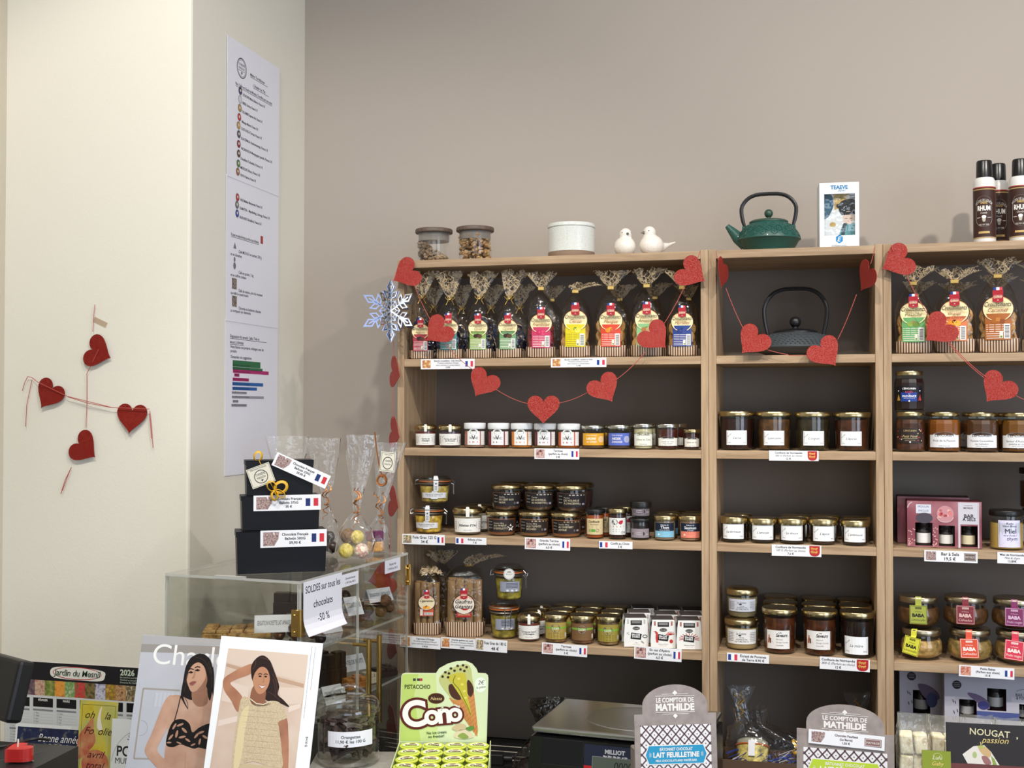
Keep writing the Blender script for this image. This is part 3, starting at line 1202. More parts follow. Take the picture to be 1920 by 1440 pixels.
def dark_label(l1, l2, l3, left=True, star=False, bar='c8c2b4', tone='2e2624'):
    def d(p, W_, a, b):
        h = b - a
        cx = -W_ * .02
        p.rect(-W_ * .5, a, -W_ * .3, b, ink('161416'), 1, 3)
        for i, t in enumerate(('Terrine', 'de France', '100% porc')):
            p.text(t, -W_ * .4, a + h * (.78 - .24 * i), h * .08, ink('cfcac0'), 2, w=W_ * .16)
        if bar:
            p.rect(-W_ * .08, a + h * .88, W_ * .46, a + h * .94, ink(bar), 1, 4)
        p.text(l1, -W_ * .26, a + h * .66, h * .10, ink('cfc6b4'), 2, 'L', w=W_ * .4)
        p.text(l2, -W_ * .26, a + h * .44, h * .14, ink('d6c9a8'), 2, 'L', w=W_ * .5)
        p.text(l3, -W_ * .26, a + h * .22, h * .14, ink('d6c9a8'), 2, 'L', w=W_ * .5)
        if star:
            sx, sy, r = W_ * .33, a + h * .34, h * .32
            p.poly([(sx + (r if i % 2 == 0 else r * .5) * math.sin(math.pi * i / 5), sy + (r if i % 2 == 0 else r * .5) * math.cos(math.pi * i / 5)) for i in range(10)], ink('e6e2da'), 2)
            p.text('AOP', sx, sy - h * .1, h * .1, ink('5a4a3a'), 3, w=r)
        else:
            p.ring(W_ * .28, a + h * .24, h * .07, h * .07, h * .015, ink('bdb6a6'), 2, 14)
            p.rect(W_ * .36, a + h * .17, W_ * .46, a + h * .31, ink('9a94a4'), 2)
    return lab(1.9, .16, .66, ink(tone), d)


Z2, Z3, Z4 = -.087, -.280, -.508
# ---------------- wide bookcase, shelf of terrines below the hearts
ROW = 'jars on the shelf under the heart garland'
jar('terrine_jar', 'gold-lidded white-label terrine jar reading Terrine de Campagne beside the bookcase side', 777, 819, 795, 838, Z2, 'terrine', GOLD, '6e2420', pr=terrine_label('Terrine de', 'Campagne'), seal=True, group=ROW)
jar('terrine_jar', 'gold-lidded white-label terrine jar reading Terrine de Lapin', 821, 867, 795, 838, Z2, 'terrine', GOLD, '4a3440', pr=terrine_label('Terrine de Lapin', 'aux Pruneaux'), seal=True, group=ROW)
for (a, b, c, t1, t2, lb) in ((870, 911, 'b08a78', 'a9685c', 'b23a36', 'white-lidded spread jar with pinkish beige filling next to the rabbit terrine'),
                              (914.5, 956, '8a3c1c', '7a2030', 'c2c4c4', 'white-lidded spread jar with red brown filling and wine red stripe'),
                              (957.5, 999.5, 'c8791e', 'd8832a', 'd88a50', 'white-lidded spread jar with orange filling and orange stripe'),
                              (1001, 1043.5, '8a6a40', '6a2a44', 'b8602a', 'white-lidded spread jar under the tip of the lowest heart'),
                              (1045, 1088, 'c0642a', 'c0502a', 'a83028', 'white-lidded spread jar with bright orange filling beside the yellow jar')):
    jar('spread_jar', lb, a, b, 792, 839, Z2, 'drum', WHITELID, c, pr=spread_label(t1, t2), group=ROW)


def band_label(bg, l1, l2, top):
    def d(p, W_, a, b):
        h = b - a
        p.text(top, -W_ * .08, a + h * .78, h * .11, ink('f0ead8'), 1, w=W_ * .44)
        p.text(l1, -W_ * .1, a + h * .46, h * .19, ink('f4efdf'), 1, w=W_ * .4, bold=.02)
        p.text(l2, -W_ * .08, a + h * .22, h * .15, ink('f4efdf'), 1, w=W_ * .42, bold=.01)
        for k in (.26, .18, .09):
            p.ring(W_ * .34, a + h * .5, h * k, h * k, h * .03, ink('f0ead8'), 1, 18)
    return lab(2.0, .15, .66, ink(bg), d)


j = jar('spread_jar', 'small jar with yellow sardine label and thin silver lid', 1090, 1135, 796, 840, Z2, 'drum', SILVER, '6a4a30', pr=band_label('d59b28', 'SARDINE', 'AU CITRON', 'Recette de Bretagne'), group=ROW, lidh=.007)
behind(j, 1, 'silver-lidded jar hidden behind the yellow sardine jar')
j = jar('spread_jar', 'small jar with violet blue anchovy label and thin silver lid', 1138, 1183, 796, 841, Z2, 'drum', SILVER, '5a4438', pr=band_label('5568b8', 'NOIX', "D'ANCHOIS", 'Recette de Bretagne'), group=ROW, lidh=.007)
behind(j, 1, 'silver-lidded jar hidden behind the violet blue anchovy jar')
j = jar('sauce_jar', 'pale cream sauce jar with silver lid and bowed white label', 1186, 1226, 793, 841, Z2, 'straight', SILVER, 'cbbf9a', pr=epicurien('Crème de Cidre', '', 'e2e2d4', 2.0, .14, .58), group=ROW)
behind(j, 1, 'pale cream sauce jar standing behind the first cream jar')
j = jar('sauce_jar', 'dark red cider confit jar with silver lid and bowed white label', 1231, 1273, 793, 841, Z2, 'straight', SILVER, '4a1610', pr=epicurien('Confit de Cidre', 'et au Calvados', 'e4e2da', 2.0, .14, .44), group=ROW)
behind(j, 1, 'dark red sauce jar standing behind the cider confit jar', dx=.012)
jar('sauce_jar', 'smallest dark red sauce jar with gold lid, beside the bookcase divider', 1281, 1313, 803, 841, Z2, 'straight', GOLD, '3a120e', pr=epicurien('Gelée de Vin', '', 'e2dcd2', 2.0, .14, .54), group=ROW)

# ---------------- wide bookcase, shelf of gold-lidded terrines
ROW = 'jars on the foie gras shelf'
WIRE = mat('clip_wire', 'b4b4b2', .3, 1)
RUBBER = mat('orange_rubber', 'b5622c', .5)


def clip_jar(label, px0, px1, pyt, pyb, zs, off, rot, fill, pr, strip=True, zoff=0., disc=False, group=None, bail=90):
    """swing-top jar: px0..px1 = glass at its rim"""
    Y = YF + .05
    for _ in range(3):
        R = (px1 - px0) / 2 * mpp((px0 + px1) / 2, Y)
        Y = YF + off + R
    p = onY((px0 + px1) / 2, 767, Y)
    p.x = fit(p.x, R * 1.22)
    Hh = (pyb - pyt) * mpp((px0 + px1) / 2, Y - R * .7)
    j = thing('swing_top_jar', label, 'jar', (p.x, Y, EYE + zs + zoff + .0014), face(p) + rad(rot), group)
    zr = Hh * .79
    prof = [(R * .74, 0), (R * .84, .005), (R * .87, Hh * .25), (R * .93, Hh * .5), (R * .94, Hh * .64), (R * .90, Hh * .70), (R * .97, zr - .002), (R * .97, zr)]
    rf = lambda z: inter(prof, z)
    zf = Hh * .63
    MB().lathe([(r - .002, z + (.002 if z == 0 else 0)) for r, z in prof if z < zf] + [(rf(zf) - .002, zf)], contents_mat(fill, True), 28).build('filling', j)
    MB().lathe(prof, GLASS, 28, caps=(True, False)).build('glass', j, angle=50)
    MB().lathe([(R * .90, zr), (R * 1.0, zr), (R * 1.0, zr + Hh * .035), (R * .90, zr + Hh * .035)], RUBBER, 28).build('rubber_ring', j)
    z1 = zr + Hh * .035
    MB().lathe([(R * .97, z1), (R * .98, z1 + Hh * .06), (R * .90, z1 + Hh * .09), (R * .82, Hh * .975), (R * .78, Hh), (R * .3, Hh * .985)], GLASS, 28).build('glass_lid', j, angle=50)
    mb = MB()
    zb = z1 + Hh * .035
    mb.tube([(R * 1.01 * math.sin(2 * math.pi * i / 24), -R * 1.01 * math.cos(2 * math.pi * i / 24), zb) for i in range(25)], .0011, WIRE, 5)
    mb.tube([(R * .96 * math.sin(2 * math.pi * i / 24), -R * .96 * math.cos(2 * math.pi * i / 24), zr - Hh * .07) for i in range(25)], .0011, WIRE, 5)
    a = rad(bail)
    for sgn in (1, -1):
        s, c = sgn * math.sin(a), -sgn * math.cos(a)
        t = (c * -1, s)
        for k in (-.006, .006):
            o = (t[0] * k, t[1] * k)
            if sgn == 1:        # front clasp with its lever
                mb.tube([(R * 1.01 * s + o[0], R * 1.01 * c + o[1], zb), (R * 1.22 * s + o[0] * 1.3, R * 1.22 * c + o[1] * 1.3, zr - .002), (R * 1.16 * s + o[0], R * 1.16 * c + o[1], zr - Hh * .12), (R * 1.0 * s + o[0], R * 1.0 * c + o[1], zr - Hh * .07)], .001, WIRE, 5)
                mb.tube([(R * 1.16 * s + o[0], R * 1.16 * c + o[1], zr - Hh * .12), (R * 1.16 * s + o[0], R * 1.16 * c + o[1], zr - Hh * .46)], .001, WIRE, 5)
            else:               # hinge loop
                mb.tube([(R * 1.01 * s + o[0], R * 1.01 * c + o[1], zb), (R * 1.17 * s + o[0], R * 1.17 * c + o[1], zb - .002), (R * 1.2 * s + o[0] * 1.3, R * 1.2 * c + o[1] * 1.3, zr - Hh * .1), (R * .97 * s + o[0], R * .97 * c + o[1], zr - Hh * .07)], .001, WIRE, 5)
        if sgn == 1:
            mb.tube([(R * 1.16 * s - t[0] * .006, R * 1.16 * c - t[1] * .006, zr - Hh * .46), (R * 1.16 * s + t[0] * .006, R * 1.16 * c + t[1] * .006, zr - Hh * .46)], .001, WIRE, 5)
    mb.build('wire_clasp', j)
    if pr:
        pr(R, rf, Hh).round('label', j, rf)
    if strip:                   # paper strip from the lid down to the label
        mb = MB()
        w = R * .3
        pts = [(R * .74, Hh + .0006), (R * .86, Hh * .975), (R * 1.005, z1 + Hh * .08), (R * 1.015, zr), (R * .975, Hh * .70), (R * .955, Hh * .55), (R * .945, Hh * .46)]
        vs = [(r * math.sin(s * w / R), -r * math.cos(s * w / R), z) for r, z in pts for s in (-.5, 0, .5)]
        fs = []
        for k in range(len(pts) - 1):
            fs += [(3 * k + i, 3 * k + 3 + i, 3 * k + 4 + i, 3 * k + 1 + i) for i in (0, 1)]
        mb.add(vs, fs, ink('dfe0e2'))
        p2 = Print()
        for i in range(5):
            p2.rect(-w * .3, Hh * (.50 + .035 * i), w * .3, Hh * (.512 + .035 * i), MID, 1)
        p2.ell(0, Hh * .735, w * .14, w * .14, DK, 1, 10)
        p2.into(mb, lambda u, v, d: ((R * .96 + d) * math.sin(u / R), -(max(inter([(a_, b_) for a_, b_ in sorted(((r, z) for r, z in pts), key=lambda t: t[1])], v), .1 * R) + d + .0004) * math.cos(u / R), v))
        mb.build('seal_strip', j)
    if disc:
        p2 = Print().ell(0, 0, R * .36, R * .36, ink('d8d8d4'), 0, 24).ring(0, 0, R * .33, R * .33, R * .02, MID, 1)
        p2.text('Artisan', 0, -R * .05, R * .1, MID, 1, w=R * .5)
        p2.poly([(-R * .18, R * .1), (R * .18, R * .1), (0, R * .2)], MID, 1)
        p2.flat('round_sticker', j, (R * .0, -R * 1.02, zr), (0, 0, rad(0)))
    return j


def foie_label(R, rf, Hh):
    p = Print()
    p.rect(-R * .95, Hh * .20, R * .72, Hh * .40, ink('dcdde0'), 0, 12)
    p.poly([(-R * .28, Hh * .398), (R * .12, Hh * .398), (R * .05, Hh * .46), (-R * .21, Hh * .46)], ink('dcdde0'), 0)
    p.frame(-R * .90, Hh * .22, R * .67, Hh * .385, .0006, MID, 1)
    p.text('FOIE GRAS DE CANARD ENTIER', -R * .1, Hh * .31, .0032, DK, 1, w=R * 1.1)
    p.text('du Pays de Caux - 125 g', -R * .1, Hh * .26, .0026, DK, 1, w=R * .9)
    p.rect(-R * .3, Hh * .17, R * .12, Hh * .205, ink('dcdde0'), 0, 3)
    return p


low = clip_jar('swing-top foie gras jar with yellow filling standing on the shelf behind its price tag', 776, 833, 948, 1000, Z3, .012, -6, 'c29a3a', foie_label, group=ROW)
hz = (1000 - 948) * mpp(805, YF + .03)
clip_jar('swing-top foie gras jar stacked on top of the other foie gras jar', 785, 846, 896, 947, Z3, .014, 4, 'a8904a', foie_label, zoff=hz + .005, group=ROW)
j = jar('terrine_jar', 'gold-lidded white-label jar reading Rillettes d\'Oie', 849, 905, 951, 1003, Z3, 'terrine', GOLD, '9a8a70', pr=terrine_label("Rillettes d'Oie"), seal=True, group=ROW, lidh=.014)
behind(j, 1, 'rillettes jar standing behind the goose rillettes jar', dx=.006)
DARKS = [(911, 969, 957, 1004, 'Terrine 180 g', 'AU PIMENT', "D'ESPELETTE", True, '9a5c38', 'brown terrine jar with dark label and white star, bottom row'),
         (972, 1030.5, 958, 1006, 'Terrine 180 g', 'AUX TOMATES', 'SÉCHÉES', False, '9a6a40', 'brown terrine jar with dark tomato label, middle of the bottom row'),
         (1032, 1091, 959, 1007, 'Terrine 180 g', 'AU CAMEMBERT', 'AFFINÉ', False, 'a8683e', 'brown terrine jar with dark label, bottom row beside the orange tomato spread')]
tops = [(921, 979, 907, 956, 'Terrine', 'DE CERF AUX', 'NOIX', '6a4636', 'stacked gold-lidded jar with black deer terrine label, above the starred jar'),
        (982, 1039.5, 907, 956, 'Terrine', 'DE CHEVREUIL', 'AU NOISETTES', '5c4034', 'stacked gold-lidded jar with black roe deer label, above the tomato terrine'),
        (1041.5, 1102, 908, 958, 'Terrine', 'DE VOLAILLE', 'À L\'ANCIENNE', '5a3a34', 'stacked gold-lidded jar with black poultry label, farthest of the stack from the foie gras')]
for (a, b, c, d, l1, l2, l3, star, fill, lb), (a2, b2, c2, d2, m1, m2, m3, f2, lb2) in zip(DARKS, tops):
    j = jar('terrine_jar', lb, a, b, c, d, Z3, 'terrine', GOLD, fill, pr=dark_label(l1, l2, l3, star=star, bar=None if star else 'c8b088'), group=ROW, lidh=.010)
    k = jar('terrine_jar', lb2, a2, b2, c2, d2, Z3, 'terrine', GOLD, f2, pr=dark_label(m1, m2, m3, tone='231f22'), group=ROW, zoff=j['H'] + .0006, off=.016, lidh=.010)
    behind(j, 1, 'brown terrine jar in the second row, behind the one with ' + l2.lower())
    behind(k, 1, 'stacked terrine jar in the second row, behind the one with ' + m2.lower())


def confinade(p, W_, a, b):
    h = b - a
    p.text('Confinade', -W_ * .05, a + h * .74, h * .15, ink('3a2a1a'), 1, shear=.3, w=W_ * .6, bold=.02)
    p.text('de tomates', -W_ * .02, a + h * .60, h * .09, ink('3a2a1a'), 1, shear=.3, w=W_ * .45)
    for i in range(3):
        p.rect(-W_ * .36, a + h * (.54 - .07 * i), W_ * .3, a + h * (.56 - .07 * i), ink('6a5a4a'), 1, 3)
    p.rect(-W_ * .2, a + h * .16, W_ * .02, a + h * .34, ink('5a9a3a'), 1, 2)
    p.rect(-W_ * .34, a + h * .16, -W_ * .23, a + h * .34, ink('8aa06a'), 1, 2)
    p.ring(W_ * .14, a + h * .25, h * .11, h * .11, h * .02, ink('4a4a40'), 1, 16)
    p.line([(W_ * .08, a + h * .17), (W_ * .2, a + h * .33)], h * .02, ink('4a4a40'), 1)


j = jar('tomato_spread_jar', 'orange tomato spread jar with black lid and beige label', 1096, 1134, 953, 1008, Z3, 'straight', BLACKLID, 'a04a1a', pr=lab(1.8, .14, .68, ink('cdb98e'), confinade), group=ROW)
behind(j, 1, 'black-lidded jar standing behind the orange tomato spread', dx=.014)


def berries(p, W_, a, b):
    h = b - a
    oval_brand(p, -W_ * .14, a + h * .76, W_ * .16, h * .17)
    for x, y in ((.12, .72), (.17, .78), (.22, .72), (.17, .68), (.25, .79)):
        p.ell(W_ * x, a + h * y, h * .075, h * .075, ink('b52a3a'), 1, 12)
    p.rect(-W_ * .4, a + h * .44, W_ * .36, a + h * .54, ink('b9a08a'), 1, 4)
    for i in range(2):
        p.rect(-W_ * .38, a + h * (.3 - .12 * i), W_ * .12, a + h * (.33 - .12 * i), MID, 1, 3)
    p.ring(W_ * .26, a + h * .14, h * .06, h * .07, h * .02, DK, 2, 12)
    p.rect(W_ * .36, a + h * .08, W_ * .42, a + h * .2, DK, 1)


j = jar('berry_jar', 'gold-lidded jar with white label and red berries, beside the orange tomato spread', 1138, 1176, 954, 1011, Z3, 'straight', GOLD, '3a1a16', pr=lab(1.85, .15, .70, ink('dcdcd8'), berries), group=ROW)
behind(j, 1, 'dark jar standing behind the red berry jar', dx=.012)


def onion(p, W_, a, b):
    h = b - a
    p.ell(-W_ * .08, a + h * .45, W_ * .32, h * .36, ink('3a3038'), 1, 26)
    p.ring(-W_ * .08, a + h * .45, W_ * .33, h * .38, h * .04, ink('9a8f98'), 2)
    p.text('CONFIT', -W_ * .08, a + h * .52, h * .12, ink('d8d0d4'), 3, w=W_ * .4)
    p.text("d'oignons", -W_ * .08, a + h * .34, h * .11, ink('d8d0d4'), 3, w=W_ * .42)
    p.text('100', W_ * .36, a + h * .3, h * .16, ink('d0c8cc'), 2, w=W_ * .14)


j = jar('onion_confit_jar', 'black-lidded onion confit jar with grey label, standing on the shelf', 1179, 1220, 972, 1012, Z3, 'straight', BLACKLID, '1c1012', pr=lab(1.9, .10, .52, ink('8f848a'), onion), group=ROW)
jar('onion_confit_jar', 'black-lidded onion confit jar stacked on top of its twin', 1181, 1221, 940, 971, Z3, 'straight', BLACKLID, '1c1012', pr=lab(1.9, .14, .72, ink('6a6268'), onion), group=ROW, zoff=j['H'] + .0006, lidh=.013)


def fish(name, sub, tone):
    def d(p, W_, a, b):
        h = b - a
        p.rect(-W_ / 2, a, W_ / 2, a + h * .44, ink(tone), 1, 12)
        p.text('Rillettes de', 0, a + h * .82, h * .09, ink('dfe2ea'), 1, w=W_ * .36)
        p.text(name, 0, a + h * .60, h * .19, ink('eef0f4'), 1, w=W_ * .56, bold=.01)
        p.text(sub, 0, a + h * .48, h * .08, ink('dfe2ea'), 1, w=W_ * .55)
        p.poly(spline([(-W_ * .24, a + h * .2), (-W_ * .05, a + h * .30), (W_ * .14, a + h * .25), (W_ * .22, a + h * .21), (W_ * .14, a + h * .16), (-W_ * .05, a + h * .12)], 4), ink('d8e6ea') if tone[0] == '7' else ink('f0d6c4'), 2)
        p.poly([(-W_ * .22, a + h * .2), (-W_ * .32, a + h * .30), (-W_ * .32, a + h * .10)], ink('d8e6ea') if tone[0] == '7' else ink('f0d6c4'), 2)
    return lab(1.75, .13, .70, ink('1a2436'), d)


j = jar('fish_spread_jar', 'silver gold-lidded tuna rillettes jar with navy and light blue label', 1223, 1268, 966, 1013, Z3, 'straight', GOLD, 'a08a72', pr=fish('Thon', 'Curry et Safran', '7fb6cf'), group=ROW, lidh=.010)
behind(j, 2, ['tuna rillettes jar in the second row behind the light blue label', 'tuna rillettes jar in the last row behind the light blue label'])
j = jar('fish_spread_jar', 'gold-lidded salmon rillettes jar with navy and coral label beside the divider', 1271, 1316, 967, 1015, Z3, 'straight', GOLD, 'b08468', pr=fish('Saumon', "à l'Aneth", 'd97e6a'), group=ROW, lidh=.010)
behind(j, 2, ['salmon rillettes jar in the second row behind the coral label', 'salmon rillettes jar in the last row behind the coral label'])

# ---------------- wide bookcase, lowest shelf


def foie2(R, rf, Hh):
    p = Print()
    p.rect(-R * .6, Hh * .26, R * .75, Hh * .56, ink('9498a8'), 0, 10)
    for i in range(4):
        p.rect(-R * .2, Hh * (.50 - .04 * i), R * .6, Hh * (.512 - .04 * i), DK, 1, 4)
    for x in (-.1, .2, .5):
        p.ell(R * x, Hh * .30, R * .09, R * .06, ink('e2e2e2'), 1, 12)
    return p


ROW = 'jars on the shelf of striped biscuit bags'
low = clip_jar('swing-top jar with yellow fat and front clasp, standing on the shelf beside the wafer bag', 917, 974, 1122, 1190, Z4, .02, 0, '8a7a30', foie2, strip=False, group=ROW, bail=12)
clip_jar('swing-top jar with round grey sticker, stacked on the clasp jar', 926, 983, 1060, 1124, Z4, .03, 0, '8a7c34', foie2, strip=False, zoff=(1190 - 1122) * mpp(945, YF + .03) + .003, disc=True, group=ROW, bail=75)
j = jar('terrine_jar', 'white-label jar reading Terrine de Canard, beside the swing-top jars', 969.5, 1014, 1147, 1197, Z4, 'terrine', GOLD, '7a3c30', pr=terrine_label('Terrine de Canard', "à l'Armagnac"), seal=True, group=ROW, lidh=.013)
behind(j, 2, ['duck terrine jar in the second row behind the white label', 'duck terrine jar in the last row behind the white label'])


def striped_terrine(tone):
    def d(p, W_, a, b):
        h = b - a
        p.rect(-W_ / 2, a + h * .62, W_ / 2, a + h * .74, ink('7fae3e'), 1, 12)
        oval_brand(p, -W_ * .02, a + h * .66, W_ * .18, h * .26)
        for i in range(4):
            p.rect(-W_ * .3, a + h * (.34 - .09 * i), W_ * .3, a + h * (.37 - .09 * i), ink('6a5a30'), 1, 5)
        p.rect(W_ * .38, a + h * .1, W_ * .48, a + h * .36, ink('d8d4c8'), 1)
    return lab(2.1, .14, .72, ink(tone), d)


for (a, b, c, d, t, f, nm) in ((1019, 1065, 1148, 1201, 'a8924a', '7a5a34', 'first'), (1068, 1115, 1150, 1203.5, '7a5a3c', '6a4430', 'second'), (1117, 1163, 1152, 1206, '9a8c3c', '8a6a48', 'third')):
    j = jar('terrine_jar', 'gold-lidded terrine jar with green band and black oval, ' + nm + ' from the duck terrine', a, b, c, d, Z4, 'straight', GOLD, f, True, pr=striped_terrine(t), group=ROW, lidh=.011)
    behind(j, 2, ['green-banded terrine jar in the second row behind the ' + nm + ' one', 'green-banded terrine jar in the last row behind the ' + nm + ' one'])


def encas(px0, px1, pyt, pyb, tone, label, art):
    Y = YF + .045
    s = mpp((px0 + px1) / 2, Y - .03)
    w, h = (px1 - px0) * s, (pyb - pyt) * s
    R = w * .44
    Y = YF + .018 + R
    p = onY((px0 + px1) / 2 + 1, 767, Y)
    p.x = fit(p.x, w * .57)
    j = thing('snack_pack', label, 'jar', (p.x, Y, EYE + Z4 + .0014), face(p) + rad(6), 'white sleeved snack jars on the lowest shelf')
    hb = h * .93
    MB().lathe([(R * .92, .001), (R * .97, .004), (R, hb * .45), (R * .97, hb * .74)], mat('filling_snack', '6e5038', .35), 24).build('glass', j)
    MB().lathe([(R * 1.0, hb * .75), (R * 1.0, hb * .88), (R * .9, hb * .9)], BLACKLID, 24).build('lid', j)
    # sleeve: front sheet, narrowing top, flap over the lid, back sheet
    W_ = w * .475
    cd = mat('white_sleeve', 'e6e6e2', .55)
    th = .0006
    f = -R - .0015
    out = [(-W_ * .97, .0005), (W_ * .97, .0005), (W_, h * .3), (W_ * .93, h * .72), (W_ * .86, h * .985), (-W_ * .86, h * .985), (-W_ * .93, h * .72), (-W_, h * .3)]
    mb = MB().prism(out, f - th, f, cd)
    mb.prism(out, -f, -f + th, cd)
    mb.box(-W_ * .86, W_ * .86, f, -f, h * .975, h * .985, mat('dark_sleeve_top', '4a4442', .5))
    mb.build('card_sleeve', j)
    p2 = Print()
    p2.rect(-W_ * .45, h * .74, W_ * .45, h * .9, ink('2a2422'), 0)
    p2.rect(-W_ * .36, h * .80, W_ * .36, h * .88, mat('silver_tin'), 1)
    for s_ in (-1, 1):
        p2.rect(s_ * W_ * .66 - W_ * .07, h * .78, s_ * W_ * .66 + W_ * .07, h * .93, ink('b8b4b0' if tone == '2a2a2a' else 'a86a60'), 0)
    oval_brand(p2, 0, h * .63, W_ * .30, h * .065)
    q_ = [(-W_ * .46, h * .28), (W_ * .36, h * .24), (W_ * .44, h * .44), (-W_ * .40, h * .49)]
    p2.poly(q_, ink('1c1a1c'), 1)
    p2.text('EN-CAS', -W_ * .02, h * .385, h * .055, WHITE, 2, bold=.03, w=W_ * .66, rot=-3)
    p2.text("D'APÉRO", -W_ * .02, h * .315, h * .05, WHITE, 2, bold=.03, w=W_ * .62, rot=-3)
    t = ink(tone)
    if art == 'bird':
        p2.line([(-W_ * .62, h * .55), (-W_ * .5, h * .52), (-W_ * .52, h * .36), (-W_ * .46, h * .2)], W_ * .18, t, 1)
        p2.poly([(-W_ * .8, h * .57), (-W_ * .56, h * .6), (-W_ * .5, h * .54)], t, 1)
        for i in range(7):
            a = rad(20 + 25 * i)
            p2.line([(W_ * .55, h * .46), (W_ * .55 + W_ * .36 * math.cos(a), h * .46 + h * .12 * math.sin(a))], W_ * .05, t, 1)
        p2.ell(W_ * .62, h * .24, W_ * .14, h * .07, t, 1, 12)
    elif art == 'peppers':
        for i in range(11):
            a = rad(-10 + 20 * i)
            p2.line([(W_ * .0 + W_ * .45 * math.cos(a), h * .36 + h * .12 * math.sin(a)), (W_ * .8 * math.cos(a), h * .36 + h * .2 * math.sin(a))], W_ * .06, t, 0)
    else:
        p2.ring(W_ * .7, h * .36, W_ * .2, h * .06, W_ * .06, t, 1, 14)
        p2.line([(W_ * .4, h * .2), (W_ * .62, h * .12)], W_ * .1, ink('8a8a88'), 1)
        p2.line([(-W_ * .6, h * .5), (-W_ * .75, h * .46), (-W_ * .55, h * .42)], W_ * .05, ink('8a8a88'), 1)
    p2.text('Tapas' if art == 'olive' else 'Rillettes au Piment', 0, h * .13, h * .03, DK, 1, w=W_ * 1.2)
    p2.text('à tartiner sans attendre', 0, h * .08, h * .018, MID, 1, w=W_ * 1.4)
    p2.flat('sleeve_print', j, (0, f - th, 0))
    j['R'] = R + .004
    return j


for (a, b, c, d, t, lb, art) in ((1164, 1213, 1154, 1209, '2a2a2a', 'white sleeved snack jar with black olive print, beside the green-banded jars', 'olive'),
                                 (1214, 1264, 1157, 1211, 'c03a30', 'white sleeved snack jar with red bird print, middle one of the three', 'bird'),
                                 (1266, 1316, 1159, 1214, 'b8544a', 'white sleeved snack jar with red pepper burst, beside the divider', 'peppers')):
    j = encas(a, b, c, d, t, lb, art)
    behind(j, 2, ['dark-topped snack jar in the second row behind the ' + art + ' print', 'dark-topped snack jar in the last row behind the ' + art + ' print'], gap=.004, spin=2)

# ---------------- middle bookcase
ROW = 'jam jars in the middle bookcase'
for (a, b, f, lp, t, rt, lb) in ((1348, 1414, '2a0e0c', False, 'Cerise', 0, 'large nearly black red jam jar with gold lid, first on its shelf beside the divider'),
                                 (1418, 1484, '50351a', True, 'La poire pomme', 0, 'large light brown jam jar with gold lid'),
                                 (1490, 1557, '2c2412', True, "L'orgueil", 4, 'large dark olive brown jam jar with gold lid'),
                                 (1563.5, 1631, '42200f', True, "L'épicée", -4, 'large red brown jam jar with lumpy fruit and gold lid')):
    j = jar('jam_jar', lb, a, b, 769, 842, Z2, 'straight', GOLD, f, lp, pr=simple_jam(t), group=ROW, lidh=.0095, rot=rt)
    behind(j, 1, 'large jam jar in the second row behind ' + lb.split(' jam')[0].replace('large ', 'the '))
for i, (a, b, t_, bb, t, rt) in enumerate(((1349, 1401.5, 970, 1018, 'La dormeuse', -4), (1403, 1456, 972, 1019, "L'amicale", -2), (1457.5, 1511.5, 972, 1020, 'La douce', -4), (1515, 1568, 973, 1022, "L'épice", 6), (1575, 1627.5, 974, 1022, "L'ambitieuse", 0))):
    nm = ('beside the wide bookcase', 'with the faintest lettering, second of the five', 'with framed label, middle one of the five', 'showing brown jam, fourth of the five', 'at the far end of the row of five')[i]
    j = jar('jam_jar', 'small black jam jar with gold lid ' + nm, a, b, t_, bb, Z3, 'straight', GOLD, '1e100c' if i != 3 else '3a1e10', pr=simple_jam(t, 1.62, .14, .72), group=ROW, lidh=.013, rot=rt)
    if i != 1:
        behind(j, 1, 'small jam jar in the second row behind the ' + ('first', 'second', 'third', 'fourth', 'fifth')[i] + ' front jar, middle bookcase', dx=.006)


def mash(p, W_, a, b):
    h = b - a
    p.text('La Cuisine', -W_ * .02, a + h * .66, h * .14, DK, 1, shear=.3, w=W_ * .3)
    p.ell(-W_ * .06, a + h * .6, W_ * .05, h * .05, DK, 1, 12)
    p.text('Écrasé', 0, a + h * .42, h * .08, DK, 1)
    p.text('de Pommes de Terre', .0, a + h * .28, h * .10, DK, 1, w=W_ * .34)
    p.text("aux Truffes d'été 1%", 0, a + h * .14, h * .10, DK, 1, w=W_ * .42)
    for s in (-1, 1):
        for i in range(6):
            p.rect(s * W_ * .36 - W_ * .1, a + h * (.2 + .11 * i), s * W_ * .36 + W_ * .1, a + h * (.24 + .11 * i), ink('8a8a8c'), 1, 3)


j = jar('mash_jar', 'gold-lidded jar of pale potato mash standing on the shelf', 1357, 1421, 1160, 1219, Z4, 'terrine', GOLD, 'b8a070', pr=lab(1.85, .20, .66, ink('dcdcda'), mash), group=ROW, off=.03, lidh=.013)
jar('mash_jar', 'gold-lidded jar of potato mash stacked on top of the other mash jar', 1360, 1420, 1105, 1160, Z4, 'terrine', GOLD, '8a7c60', pr=lab(1.85, .22, .64, ink('c4c6d0'), mash), group=ROW, off=.034, zoff=j['H'] + .0006, lidh=.013)


